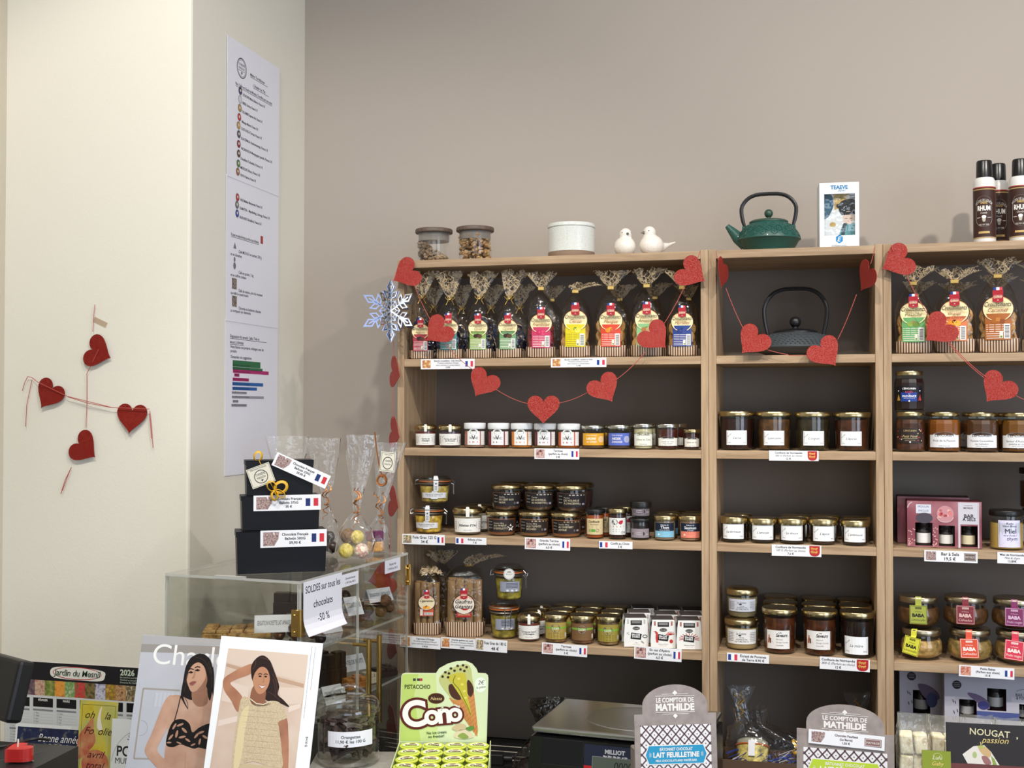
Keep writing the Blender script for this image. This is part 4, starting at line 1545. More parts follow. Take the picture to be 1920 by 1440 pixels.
def coop(p, W_, a, b):
    h = b - a
    p.poly([(-W_ * .48, a + h * .02), (-W_ * .1, a + h * .02), (-W_ * .22, a + h * .4), (-W_ * .48, a + h * .5)], ink('d98a3a'), 1)
    p.line([(-W_ * .40, a + h * .3), (-W_ * .38, a + h * .62)], W_ * .07, ink('9a4a30'), 2)
    p.line([(-W_ * .31, a + h * .3), (-W_ * .32, a + h * .56)], W_ * .06, ink('5a3428'), 2)
    p.ell(-W_ * .38, a + h * .68, W_ * .035, h * .06, ink('c06a50'), 2, 10)
    p.text('Saveurs', W_ * .16, a + h * .66, h * .17, DK, 1, shear=.3, w=W_ * .48, bold=.03)
    p.text('Les', W_ * .1, a + h * .85, h * .08, DK, 1, bold=.02)
    for i, (t, w_) in enumerate((('Abricot', .3), ('Orange Carotte', .5), ('Cannelle', .3))):
        p.text(t, -W_ * .08, a + h * (.48 - .16 * i), h * .08, ink('6a5a4a'), 1, 'L', w=W_ * w_)


for (a, b, t_, bb, f, prn, lb) in ((1427, 1492, 1141, 1225, '4a220c', lab(1.36, .12, .53, ink('e4e2de'), coop), 'amber jam jar with orange picture label, first beside the potato mash'),
                                   (1502, 1567, 1144, 1228, '46200c', lab(1.40, .15, .56, ink('e4e2de'), coop), 'amber jam jar with orange picture label, middle of the three front jars'),
                                   (1576, 1640, 1148, 1233, '1e0e0a', simple_jam('La mûre', 1.42, .08, .47), 'black jam jar with plain framed label beside the divider')):
    j = jar('jam_jar', lb, a, b, t_, bb, Z4, 'straight', GOLD, f, True, pr=prn, group=ROW, lidh=.011, rot=-6)
    behind(j, 2, ['gold-lidded jar in the second row behind the ' + lb.split(' beside')[0].split(', ')[-1].replace('black jam jar with plain framed label', 'framed label') + ', lowest shelf', 'gold-lidded jar in the last row behind the ' + lb.split(' beside')[0].split(', ')[-1].replace('black jam jar with plain framed label', 'framed label') + ', lowest shelf'])

# ---------------- bookcase cut by the frame
ROW = 'faceted jam jars in the bookcase cut by the frame'


def night(R, rf, Hh):
    p = Print()
    p.rect(-R * 1.05, Hh * .24, R * 1.05, Hh * .62, ink('15131a'), 0, 12)
    p.rect(-R * .6, Hh * .24, R * .55, Hh * .46, ink('1f3c8a'), 1, 6)
    p.poly([(R * .58 * math.cos(t), Hh * .46 + Hh * .07 * math.sin(t)) for t in (0, .5, 1, 1.57, 2.1, 2.6, 3.14)], ink('1f3c8a'), 1)
    p.text("L'ÉPICURIEN", 0, Hh * .535, Hh * .04, WHITE, 2, w=R * .95, bold=.02)
    p.text('NOËL', 0, Hh * .445, Hh * .05, ink('c8486a'), 2, w=R * .6)
    p.text('EN', 0, Hh * .41, Hh * .022, WHITE, 2)
    p.text('PROVENCE', 0, Hh * .345, Hh * .045, WHITE, 2, w=R, bold=.02)
    p.text('figues, épices et amandes', 0, Hh * .31, Hh * .018, WHITE, 2, w=R * .9)
    p.ell(0, Hh * .25, R * .06, R * .06, WHITE, 2, 10)
    for s, c in ((-1, 'b8903a'), (1, 'a83a3a')):
        p.poly([(s * R * .95, Hh * .26), (s * R * .65, Hh * .26), (s * R * .8, Hh * .42)], ink(c), 2)
        p.ell(s * R * .8, Hh * .5, R * .05, R * .05, WHITE, 2, 8)
    return p


def petit(R, rf, Hh):
    p = Print()
    p.rect(-R * 1.05, Hh * .22, R * 1.05, Hh * .58, ink('2e2420'), 0, 12)
    p.text("L'ÉPICURIEN", 0, Hh * .50, Hh * .04, ink('c9b27a'), 2, w=R * .9)
    p.text('Petit Noël', -.0, Hh * .35, Hh * .06, ink('c9b98a'), 2, shear=.3, w=R * 1.1)
    p.rect(-R * .55, Hh * .32, R * .55, Hh * .325, ink('c9b98a'), 2, 4)
    p.text('pommes et marrons', 0, Hh * .275, Hh * .02, ink('c9b98a'), 2, w=R * .8)
    for i in range(16):
        x = rnd.choice((-1, 1)) * rnd.uniform(.55, 1)
        p.ell(R * x, Hh * rnd.uniform(.25, .55), R * .05, R * .05, ink(rnd.choice(('d8d4c8', 'b03a3a', 'c9b27a'))), 2, 7)
    p.ell(0, Hh * .24, R * .06, R * .06, WHITE, 2, 10)
    return p


b0 = jar('jam_jar', 'brown faceted jam jar with dark star-dotted label, under the blue-label jar', 1681, 1731, 770, 845, Z2, 'facet', GOLD, '4a2614', True, pr=petit, group=ROW)
jar('jam_jar', 'dark faceted jam jar with blue label, stacked on the star-dotted jar', 1680, 1730, 692, 768, Z2, 'facet', GOLD, '22080c', pr=night, group=ROW, zoff=b0['H'] + .0006)
for (a, b, f, t1, t2, lb) in ((1743, 1797, '8a4c12', 'Fruit de la Passion', '', 'faceted golden jam jar reading Fruit de la Passion'), (1813, 1868, '54321a', 'Pomme Caramélisée', 'au Calvados', 'faceted brown jam jar reading Pomme Caramélisée'),
                              (1880, 1936, '7c4c12', 'Saveur d\'Automne', 'pomme et coing', 'faceted amber jam jar cut by the frame')):
    j = jar('jam_jar', lb, a, b, 770, 845, Z2, 'facet', GOLD, f, pr=epicurien(t1, t2, 'e8e8ea', 2.15, .11, .42), group=ROW)
    behind(j, 1, 'faceted jam jar in the second row behind the ' + t1 + ' jar')


def miel(p, W_, a, b):
    h = b - a
    p.frame(-W_ * .44, a + h * .04, W_ * .44, b - h * .04, h * .01, ink('8a88b0'), 1)
    p.text('Ruche', 0, a + h * .85, h * .07, DK, 1, shear=.3)
    p.text('Vieux Bourg', 0, a + h * .76, h * .07, DK, 1, shear=.3, w=W_ * .6)
    p.text('Miel', W_ * .03, a + h * .52, h * .17, DK, 1, w=W_ * .64)
    p.text('fait et récolté à', 0, a + h * .42, h * .05, DK, 1, shear=.3, w=W_ * .6)
    p.text('thym', W_ * .1, a + h * .26, h * .13, ink('5a5a70'), 1, shear=.3, w=W_ * .5)
    p.rect(-W_ * .3, a + h * .14, W_ * .3, a + h * .15, MID, 1)
    p.rect(-W_ * .38, a + h * .09, W_ * .38, a + h * .10, MID, 1)


jar('honey_jar', 'creamy honey jar with black lid and pale violet label reading Miel', 1855, 1915, 957, 1031, Z3, 'drum', BLACKLID, 'c9a85a', pr=lab(1.35, .07, .75, ink('dcd8f0'), miel), group=None, lidh=.011, rot=12)
hj = jar('honey_jar', 'dark amber honey jar with black lid at the frame edge, lower one', 1917, 1975, 960, 1030, Z3, 'drum', BLACKLID, '6a3a14', pr=lab(1.4, .1, .6, ink('e4e0e4'), miel), off=.085, lidh=.011)
jar('honey_jar', 'dark amber honey jar with black lid stacked at the frame edge', 1912, 1972, 883, 959, Z3, 'drum', BLACKLID, '5a3010', off=.085, zoff=hj['H'] + .0006, lidh=.011)


def baba(px0, px1, pyt, pyb, tone, txt, label, zoff=0., rot=0., rl=0., dark='1c1c1c', off=.02, fill='7a5a34'):
    px0, px1 = px0 + 2, px1 - 2
    j = jar('baba_jar', label, px0, px1, pyt, pyb, Z4, 'baba', mat('champagne_lid', 'b9ab90', .3, 1), fill, True, group='round-bellied baba jars', zoff=zoff, rot=rot, off=off, cat='jar', lidh=.0115)
    R, Hh = j['R'], j['H']
    m = mat('tag_' + tone, tone, .35)
    # tag: strip from the lid, square card in front of the belly
    w, h = R * .86, Hh * .58
    p = Print()
    d = ink(dark)
    p.frame(-w * .47, -h * .97, w * .47, -h * .03, w * .02, d, 0)
    p.rect(-w * .18, -h * .2, w * .18, -h * .1, d, 0)
    p.text('MATHILDE', 0, -h * .185, h * .06, m, 1, w=w * .3)
    p.text('le Fameux', 0, -h * .36, h * .06, d, 0, shear=.3, w=w * .5)
    p.text('BABA', 0, -h * .62, h * .17, d, 0, bold=.05, w=w * .78)
    p.text(txt, 0, -h * .84, h * .13, d, 0, shear=.3, w=w * .8)
    o = p.flat('hang_tag', j, (0, -R * 1.125, Hh * .76), (rad(-5), rad(rl), 0), card=(-w / 2, -h, w / 2, 0, m))
    mb = MB()
    sw = R * .15
    vs = []
    for (y, z) in ((-R * .8, Hh + .0008), (-R * .95, Hh + .0004), (-R * 1.012, Hh - .004), (-R * 1.04, Hh * .80), (-R * 1.125, Hh * .755)):
        vs += [(-sw, y, z), (sw, y, z)]
    mb.add(vs, [(2 * i, 2 * i + 2, 2 * i + 3, 2 * i + 1) for i in range(4)], m)
    mb.build('tag_strip', j)
    return j


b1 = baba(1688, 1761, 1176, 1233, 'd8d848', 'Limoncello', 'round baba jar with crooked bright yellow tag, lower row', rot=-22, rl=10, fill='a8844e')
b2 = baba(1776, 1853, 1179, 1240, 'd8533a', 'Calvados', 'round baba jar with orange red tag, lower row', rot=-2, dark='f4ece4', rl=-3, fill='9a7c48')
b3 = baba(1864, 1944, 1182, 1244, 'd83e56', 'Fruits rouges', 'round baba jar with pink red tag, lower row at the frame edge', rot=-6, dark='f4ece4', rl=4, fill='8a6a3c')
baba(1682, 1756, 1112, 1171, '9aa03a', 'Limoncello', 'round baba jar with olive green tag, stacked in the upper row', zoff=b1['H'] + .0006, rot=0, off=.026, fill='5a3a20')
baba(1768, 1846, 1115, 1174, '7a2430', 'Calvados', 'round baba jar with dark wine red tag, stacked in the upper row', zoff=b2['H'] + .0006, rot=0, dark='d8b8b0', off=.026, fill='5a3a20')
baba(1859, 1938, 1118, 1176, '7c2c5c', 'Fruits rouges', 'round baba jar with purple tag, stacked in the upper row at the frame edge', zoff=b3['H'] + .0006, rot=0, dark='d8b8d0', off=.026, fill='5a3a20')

# ================================================================ price tags on the shelf edges
TAGC = mat('tag_card', 'e9e9ec', .6)
TD = ink('1a1a20')


def photo_mat(kind):
    return {'biscuit': ramp_mat('biscuit_photo', ['e8dfd4', 'd0a860', 'b05a40', 'e6d2b0'], 130), 'jars': ramp_mat('jar_photo', ['3a2228', '9a6a64', 'd8b8b0', '5a3034'], 130),
            'foie': ramp_mat('foie_photo', ['3a4030', 'd8c89a', '6a6058', 'e0b8a0'], 120), 'baba': ramp_mat('baba_photo', ['d8b0a0', 'b0503a', 'e0a890', '8a3030'], 120), 'choc': ramp_mat('chocolate_photo', ['4a3634', 'b8a09a', '7a5a58', 'e0d4d0'], 150)}[kind]


def crest(p, x, y, w, h):
    p.poly([(x - w / 2, y + h / 2), (x - w / 2, y - h * .1)] + [(x + w / 2 * math.cos(a), y - h * .1 - h * .4 * abs(math.sin(a)) ** .8) for a in (3.6, 4.0, 4.4, 4.71, 5.0, 5.4, 5.8)] + [(x + w / 2, y - h * .1), (x + w / 2, y + h / 2)], ink('b02a2a'), 2)
    for dy in (.2, -.12):       # two walking gold lions
        yy = y + h * dy
        p.line([(x - w * .34, yy + h * .1), (x - w * .3, yy), (x - w * .1, yy + h * .03), (x + w * .14, yy + h * .02), (x + w * .28, yy + h * .1)], h * .09, ink('e0b45a'), 3)
        p.ell(x - w * .24, yy + h * .08, w * .09, h * .07, ink('e0b45a'), 3, 8)
        for k in (-.2, -.04, .12, .24):
            p.line([(x + w * k, yy + h * .01), (x + w * (k - .04), yy - h * .11)], h * .045, ink('e0b45a'), 3)


def flag(p, x, y, w, h, l=2):
    p.rect(x, y, x + w * .32, y + h, ink('27408f'), l)
    p.rect(x + w * .32, y, x + w * .68, y + h, ink('f4f4f6'), l)
    p.rect(x + w * .68, y, x + w, y + h, ink('d23a50'), l)


def price_tag(x0, y0, x1, y1, lines, label, thumb=None, fl=None, Y=None, rot=0., sizes=None, cst=False, logo=None):
    Y = Y or YF - .0012
    a, b = onY(x0, (y0 + y1) / 2, Y), onY(x1, (y0 + y1) / 2, Y)
    w = b.x - a.x
    h = (y1 - y0) * mpp((x0 + x1) / 2, Y)
    c = (a + b) / 2
    t = thing('price_tag', label, 'price tag', c, 0, 'price tags along the shelf edges')
    t.rotation_euler = (0, rad(rot), 0)
    p = Print()
    xl, xr = -w / 2 + w * .03, w / 2 - w * .03
    if thumb:
        tw = min(h * .86, w * .22)
        p.rect(xl, -h * .38, xl + tw, h * .40, photo_mat(thumb), 1)
        xl += tw + w * .02
    if fl == 'left':
        flag(p, xl, -h * .34, h * 1.05 if h < w * .3 else w * .25, h * .68)
        xl += h * 1.05 + w * .03
    if fl == 'right':
        flag(p, xr - w * .14, -h * .27, w * .14, h * .54)
        xr -= w * .16
    if cst:
        crest(p, xr - h * .45, 0, h * .9, h * .92)
        xr -= h * 1.0
    if logo:
        p.rect(xr - w * .22, -h * .34, xr, h * .34, ink('6a5c58'), 1)
        p.frame(xr - w * .21, -h * .29, xr - w * .01, h * .29, h * .03, ink('d8d0c8'), 2)
        p.text('MATHILDE', xr - w * .11, -h * .1, h * .2, ink('d8d0c8'), 2, w=w * .17)
        xr -= w * .24
    n = len(lines)
    cx, tw = (xl + xr) / 2, xr - xl
    for i, l_ in enumerate(lines):
        step = h * .86 / n
        yy = h * .43 - step * (i + .82)
        it = l_.startswith('~')
        p.text(l_.lstrip('~'), cx, yy, min(step * .62, .0062), TD, 1, w=tw * .98, bold=.018 if not it else 0, shear=.25 if it else 0)
    p.flat('tag_card', t, card=(-w / 2, -h / 2, w / 2, h / 2, TAGC))
    return t


ART = ['~Produits artisanaux français', '~(sans colorant ni conservateur)']
price_tag(789, 673, 890, 692, ['Biscuits croustillants - avec chocolat'] + ART + ['5,95€'], 'price tag for chocolate biscuits under the blue-wrapped bags', 'biscuit', 'right')
price_tag(1033, 671, 1137, 688.5, ['Biscuits croustillants - parfum au choix'] + ART + ['5,10€'], 'price tag for biscuits of your choice under the lemon bag', 'biscuit', 'right')
price_tag(1002, 841, 1086, 861, ['Terrines', '(parfum au choix)', '5 €'], 'price tag reading Terrines 5 € under the white-lidded spread jars', 'jars', 'right')
price_tag(754, 1002, 834, 1021, ['Foie Gras 125 G', '34 €'], 'price tag reading Foie Gras 125 G under the stacked swing-top jars', 'foie', 'right')
price_tag(854, 1008, 912, 1021, ["Rillette d'Oie", '7 €'], "price tag reading Rillette d'Oie with a small flag", None, 'left')
price_tag(984, 1009, 1069, 1031, ['Grande Terrine', '(parfum au choix)', '6,5 €'], 'price tag reading Grande Terrine under the dark-label jars', 'jars', 'right', rot=.5)
price_tag(1123, 1015, 1186, 1029, ['Confit au Choix', '5 €'], 'price tag reading Confit au Choix under the red berry jar', None, 'left')
price_tag(750, 1194, 826, 1215, ["Cigarettes à l'Orange"] + ART + ['5,90 €'], 'price tag for orange wafer cigarettes at the bookcase corner, half behind the acrylic', 'biscuit', rot=1)
price_tag(827, 1196.5, 891, 1217, ['Grandes gaufres aux œufs'] + ART + ['5,80€'], 'price tag for big egg wafers under the wide wafer bag', 'biscuit', rot=1)
price_tag(891.5, 1199, 951, 1222, ['Foie Gras de 180 G', '48 €'], 'price tag reading Foie Gras de 180 G', 'foie', rot=1.5)
price_tag(1016, 1207.5, 1101, 1229, ['Terrines', '(parfum au choix)', '5 €'], 'price tag reading Terrines 5 € on the lowest shelf edge', 'jars', 'right', rot=1.5)
price_tag(1189, 1214, 1278, 1238, ["En cas d'Apéro", '(parfum au choix)', '6,5 €'], 'flagged price tag under the white sleeved snack jars', 'jars', 'right', rot=1.5)
price_tag(1442, 845, 1535, 864, ['Confiture de Normandie', '~300 G (Parfum au choix)', '12 €'], 'crested price tag reading 300 G under the four large jam jars', cst=True)
price_tag(1447, 1022, 1540, 1043, ['Confiture de Normandie', '~100 G (Parfum au choix)', '7,6 €'], 'crested price tag reading 100 G under the five small jam jars', cst=True)
price_tag(1363, 1226, 1442, 1242, ['Écrasé de Pommes', 'de Terre 8,90 €'], 'price tag reading Écrasé de Pommes de Terre under the mash jars', None, 'left', rot=.8)
price_tag(1537, 1234, 1631, 1257, ['Confiture de Normandie', '~800 G (Parfum au choix)', '12 €'], 'crested price tag reading 800 G beside the divider on the lowest shelf', cst=True, rot=1.2)
price_tag(1733, 1033, 1833, 1054, ['Bar à Sels', '19,5 €'], 'price tag with grey logo under the plum red gift box', 'choc', None, rot=.6, logo=True)
price_tag(1870, 1036, 1926, 1057, ['Miel de Normandie', '~Miel & thym', '13,80€'], 'price tag reading Miel & thym under the creamy honey jar', rot=.8)
price_tag(1798, 1250, 1902, 1271, ['Petits Babas', '(Parfum aux choix)', '15 €'], 'price tag reading Petits Babas under the baba jars', 'baba', 'right', rot=1)

# ================================================================ biscuit bags
RUFFLE = swirl_film()
BAGFILM = film('bag_film', 'f6f4f0', .05, 1.45, .55, 50, boost=1.15)


def stripes(name, a, b, pitch):
    if name in MATS:
        return MATS[name]
    m = mat(name, a, .35)
    nt = m.node_tree
    tc = nt.nodes.new('ShaderNodeTexCoord')
    sp = nt.nodes.new('ShaderNodeSeparateXYZ')
    nt.links.new(tc.outputs['Object'], sp.inputs[0])
    ad = nt.nodes.new('ShaderNodeMath')
    ad.operation = 'MULTIPLY'
    ad.inputs[1].default_value = 1 / pitch
    nt.links.new(sp.outputs[0], ad.inputs[0])
    fr = nt.nodes.new('ShaderNodeMath')
    fr.operation = 'FRACT'
    nt.links.new(ad.outputs[0], fr.inputs[0])
    lt = nt.nodes.new('ShaderNodeMath')
    lt.operation = 'LESS_THAN'
    lt.inputs[1].default_value = .48
    nt.links.new(fr.outputs[0], lt.inputs[0])
    mx = nt.nodes.new('ShaderNodeMix')
    mx.data_type = 'RGBA'
    mx.inputs[6].default_value = lin(a)
    mx.inputs[7].default_value = lin(b)
    nt.links.new(lt.outputs[0], mx.inputs[0])
    nt.links.new(mx.outputs[2], nt.nodes['Principled BSDF'].inputs['Base Color'])
    return m


STRIPE = stripes('striped_paper', 'd8c2a4', '5e3c30', .0052)
TIE = mat('gold_tie', 'c8a860', .35, .6)


def sup(a, w, d, e=.55):
    c, s = math.cos(a), math.sin(a)
    return w / 2 * math.copysign(abs(c) ** e, c), d / 2 * math.copysign(abs(s) ** e, s)


def bag_rings(levels, n=36, wob=.0012, seed=0):
    """levels: (z, width, depth, squareness, shift x, shift y)"""
    r = random.Random(seed)
    ph = [r.uniform(0, 6.28) for _ in range(6)]
    out = []
    for (z, w, d, e, sx, sy) in levels:
        ring = []
        for i in range(n):
            a = 2 * math.pi * i / n
            x, y = sup(a, w, d, e)
            k = wob * (math.sin(5 * a + ph[0] + 90 * z) + .6 * math.sin(9 * a + ph[1] - 160 * z) + .5 * math.sin(3 * a + ph[2] + 60 * z))
            ln = math.hypot(x, y) or 1
            ring.append((x * (1 + k / ln) + sx, y * (1 + k / ln) + sy, z + .4 * k))
        out.append(ring)
    return out


def ruffle(mb, z0, h, r0, r1, lean, m, seed, n=64, steps=7):
    """frilled open top of a bag: from the tie up, bending over by lean (x, y)"""
    r = random.Random(seed)
    ph = [r.uniform(0, 6.28) for _ in range(4)]
    rings = []
    for j in range(steps):
        t = j / (steps - 1)
        rr = lerp(r0, r1, t ** .75)
        ring = []
        for i in range(n):
            a = 2 * math.pi * i / n
            f = 1 + (.34 * math.sin(7 * a + ph[0]) + .22 * math.sin(11 * a + ph[1]) + .12 * math.sin(17 * a + ph[2])) * t ** .5
            ring.append((rr * f * math.cos(a) + lean[0] * t ** 1.6, rr * .55 * f * math.sin(a) + lean[1] * t ** 1.6,
                         z0 + h * t * (1 - lean[2] * t) + .004 * t * math.sin(5 * a + ph[3])))
        rings.append(ring)
    mb.loft(rings, m, True, (False, False))


BISC = {}


def biscuit(parent, r, m, loc, rot, name='biscuit'):
    k = (round(r, 4), m.name)
    if k not in BISC:
        mb = MB()
        q_ = random.Random(3)
        n = 14
        f = [1 + q_.uniform(-.05, .05) for _ in range(n)]
        rings = []
        for rr, z in ((.55, -.0035), (.95, -.003), (1, 0), (.92, .003), (.5, .0042)):
            rings.append([(r * rr * f[i] * math.cos(6.283 * i / n), r * rr * f[i] * math.sin(6.283 * i / n), z) for i in range(n)])
        mb.loft(rings, m)
        o = mb.build(name, parent)
        BISC[k] = o.data
    else:
        o = bpy.data.objects.new(name, BISC[k])
        COL.objects.link(o)
        o.parent = parent
    o.location, o.rotation_euler = loc, rot
    return o


def emblem(p, x, y, w):
    p.poly([(x - w / 2, y + w * .62), (x - w / 2, y - w * .5), (x, y - w * .66), (x + w / 2, y - w * .5), (x + w / 2, y + w * .62)], ink('a8202c'), 3)
    p.text('QUERCY', x, y - w * .18, w * .22, ink('e8c8b0'), 4, w=w * .86, bold=.03)
    p.rect(x - w * .36, y + w * .08, x + w * .36, y + w * .12, ink('e0a0a0'), 4)
    p.poly([(x - w * .12, y - w * .42), (x + w * .12, y - w * .42), (x, y - w * .32)], ink('e8c8b0'), 4)
    flag(p, x - w * .42, y + w * .62, w * .84, w * .28, 3)


def fruit(p, kind, x, y, r):
    c = {'framboise': ['c02a58', 'd84a70'], 'citron': ['d8c820', 'e6da50', '5a8a30'], 'mangue': ['e08a28', 'c8503a', 'f0a838'], 'amandes': ['b87844', 'd8b488', '6a9a4a'], 'myrtilles': ['2c3a78', '3c4a90', '1c2858'], 'pistache': ['8aa848', '6a8a38', 'a07858'],
         'orange': ['e8942a', 'f0ac40', '3a2018'], 'caramel': ['a8622a', 'c07a38', '8a4a20'], 'choc': ['3a2418', '5a3824', '2a1a14']}[kind]
    if kind == 'caramel':
        for k, (dx, dy) in enumerate(((-.8, -.1), (0, .25), (.8, -.05))):
            p.poly([(x + r * (dx - .5), y + r * (dy - .4)), (x + r * (dx + .45), y + r * (dy - .5)), (x + r * (dx + .5), y + r * (dy + .35)), (x + r * (dx - .4), y + r * (dy + .45))], ink(c[k]), 4 + k)
        return
    for k, (dx, dy, s) in enumerate(((-.7, 0, .7), (.55, -.05, .75), (-.05, .35, .5))):
        p.ell(x + r * dx, y + r * dy, r * s, r * s * .85, ink(c[k % len(c)]), 4 + (k % 2), 16)
    if kind in ('framboise', 'myrtilles'):
        for k in range(5):
            p.ell(x + r * (-.9 + .45 * k), y + r * .1 * (k % 2), r * .3, r * .3, ink(c[k % 2]), 6, 10)


def cookie_bag(label, px0, px1, pyb, neck, top, zs, flavour, tone, cookie, lean=(.01, 0, .12), words=None, kind='choc', seed=1, off=.010, group='printed biscuit bags with straw ruffles', rot=0., wrapped=False, tie_ribbon=False, oval_dx=0., fancy=True):
    Y = YF + .04
    w = (px1 - px0) * mpp((px0 + px1) / 2, Y)
    d = min(.062, w * .8)
    Y = YF + off + d / 2
    w = (px1 - px0) * mpp((px0 + px1) / 2, Y - d / 2)
    p = onY((px0 + px1) / 2, 767, Y)
    p.x = fit(p.x, w * .50)
    s = mpp((px0 + px1) / 2, Y - d / 2)
    zn, zt = (pyb - neck) * s, (pyb - top) * s
    b = thing('biscuit_bag', label, 'biscuit bag', (p.x, Y, EYE + zs + .0024), face(p) + rad(rot), group)
    w *= .94
    hb = w * .34
    lv = [(0, w * .88, d * .88, .5, 0, 0), (.003, w * .95, d * .95, .5, 0, 0), (hb, w * .98, d, .55, 0, 0)]
    mb = MB()
    mb.loft(bag_rings(lv, 36, .0009, seed), STRIPE, True, (True, False))
    mb.build('paper_base', b)
    zs_ = [hb - .002, lerp(hb, zn, .3), lerp(hb, zn, .52), lerp(hb, zn, .7), lerp(hb, zn, .84), lerp(hb, zn, .94), zn]
    ws = [.985, 1.0, .97, .84, .58, .30, .13]
    mb = MB()
    mb.loft(bag_rings([(z, w * k, d * min(1, k * 1.05), lerp(.55, 1, i / 6), 0, 0) for i, (z, k) in enumerate(zip(zs_, ws))], 40, .0009, seed + 5), BAGFILM, True, (False, False))
    mb.build('film', b)
    r0 = w * .068
    mb = MB()
    ruffle(mb, zn, (zt - zn), r0, w * .40, lean, RUFFLE, seed)
    mb.build('ruffle', b)
    mb = MB()
    if tie_ribbon:
        mb.tube([(r0 * 1.25 * math.cos(.4 * i), r0 * 1.25 * math.sin(.4 * i), zn + .002 * math.sin(i)) for i in range(17)], .0012, TIE, 5)
        for sgn in (-1, 1):
            mb.tube([(0, -r0 * 1.3, zn), (sgn * .006, -r0 * 1.8, zn + .008), (sgn * .011, -r0 * 2, zn + .003), (sgn * .004, -r0 * 1.5, zn - .004), (sgn * .009, -r0 * 2, zn - .014)], .0009, TIE, 5)
    else:
        mb.box(-r0 * 1.5, r0 * 1.5, -r0 * 1.25, r0 * 1.25, zn - .004, zn + .004, TIE, .001)
    mb.build('tie', b)
    q_ = random.Random(seed)
    cm = cookie
    rb = w * .27
    if wrapped:
        for k in range(11):
            a = q_.uniform(0, 6.28)
            z = rb * .8 + .004 + (zn * .62 - rb * .8) * (k / 11)
            biscuit(b, rb * .8, cm, (q_.uniform(-.17, .17) * w, q_.uniform(-.12, .12) * d, z), (rad(90) + q_.uniform(-.6, .6), q_.uniform(-.4, .4), q_.uniform(-.8, .8)), 'wrapped_biscuit')
    else:
        for row in range(3):
            for k in range(4):
                z = hb * .30 + rb * .95 + row * rb * 1.02
                if z > zn * .78:
                    break
                if k == 0:
                    biscuit(b, rb, cm, (w * .14 * (1 if row % 2 else -1), -d * .27, z), (rad(90) + q_.uniform(-.15, .15), q_.uniform(0, 6), q_.uniform(-.15, .15)))
                else:
                    biscuit(b, rb, cm, (w * (-.40 + .20 * k) * (-1 if row % 2 else 1), d * q_.uniform(-.05, .15), z + q_.uniform(-.2, .2) * rb), (rad(90) + q_.uniform(-.25, .25), q_.uniform(0, 6), q_.uniform(.3, .8) * q_.choice((-1, 1))))
    if fancy:
        p2 = Print()
        zc = min(w * 1.1, zn * .56)
        k = min(w, zn * .52)
        p2.rect(-k * .31, k * .30, k * .31, zc - k * .12, ink(tone), 0, 8)
        tint = ink('eedfd8' if tone not in ('d8c820',) else '8a7a10')
        for i in range(7):
            p2.rect(-k * .28, k * (.34 + .055 * i), k * (.05 if i < 3 else .26), k * (.355 + .055 * i), tint, 1, 4)
        p2.rect(k * .13, k * .33, k * .28, k * .70, ink('f0eee8'), 2, 3)
        for i in range(9):
            p2.rect(k * .15, k * (.36 + .035 * i), k * .26, k * (.36 + .018 + .035 * i), ink('2a2a2a'), 3)
        p2.rect(k * .03, k * .34, k * .11, k * .52, ink('e4e2d0'), 2)
        p2.ell(k * .07, k * .38, k * .028, k * .028, ink('6a8a3a'), 3, 8)
        p2.ell(0, zc, k * .385, k * .335, ink('4a2e24'), 1, 32)
        p2.ell(0, zc, k * .36, k * .31, ink('ecdcaa'), 2, 32)
        p2.poly([(k * .36 * math.cos(t), zc + k * .31 * math.sin(t)) for t in [.45 + .12 * i for i in range(19)]], ink('d8a868'), 3)
        ws_ = words or [flavour]
        p2.text('Croustillants', 0, zc + k * .06, k * .115, ink('3c3428'), 4, shear=.35, w=k * .64)
        for i, t in enumerate(ws_):
            p2.text(t, 0, zc - k * (.075 + .10 * i), k * (.095 if len(ws_) == 1 else .075), ink('5a5a34' if tone[0] in '7689' else '8a4a3a'), 4, shear=.35, w=k * .56)
        fruit(p2, kind, 0, zc - k * .30, k * .12)
        emblem(p2, 0, zc + k * .31, k * .25)
        Rb = w * .9
        mb = MB()
        p2.into(mb, lambda u, v, e: (Rb * math.sin(u / Rb), -d / 2 - .0022 - e + Rb * (1 - math.cos(u / Rb)) * .8, v))
        o = mb.build('label', b, (oval_dx * w, 0, 0))
    b['R'] = d / 2
    b['w'] = w * 1.06
    return b


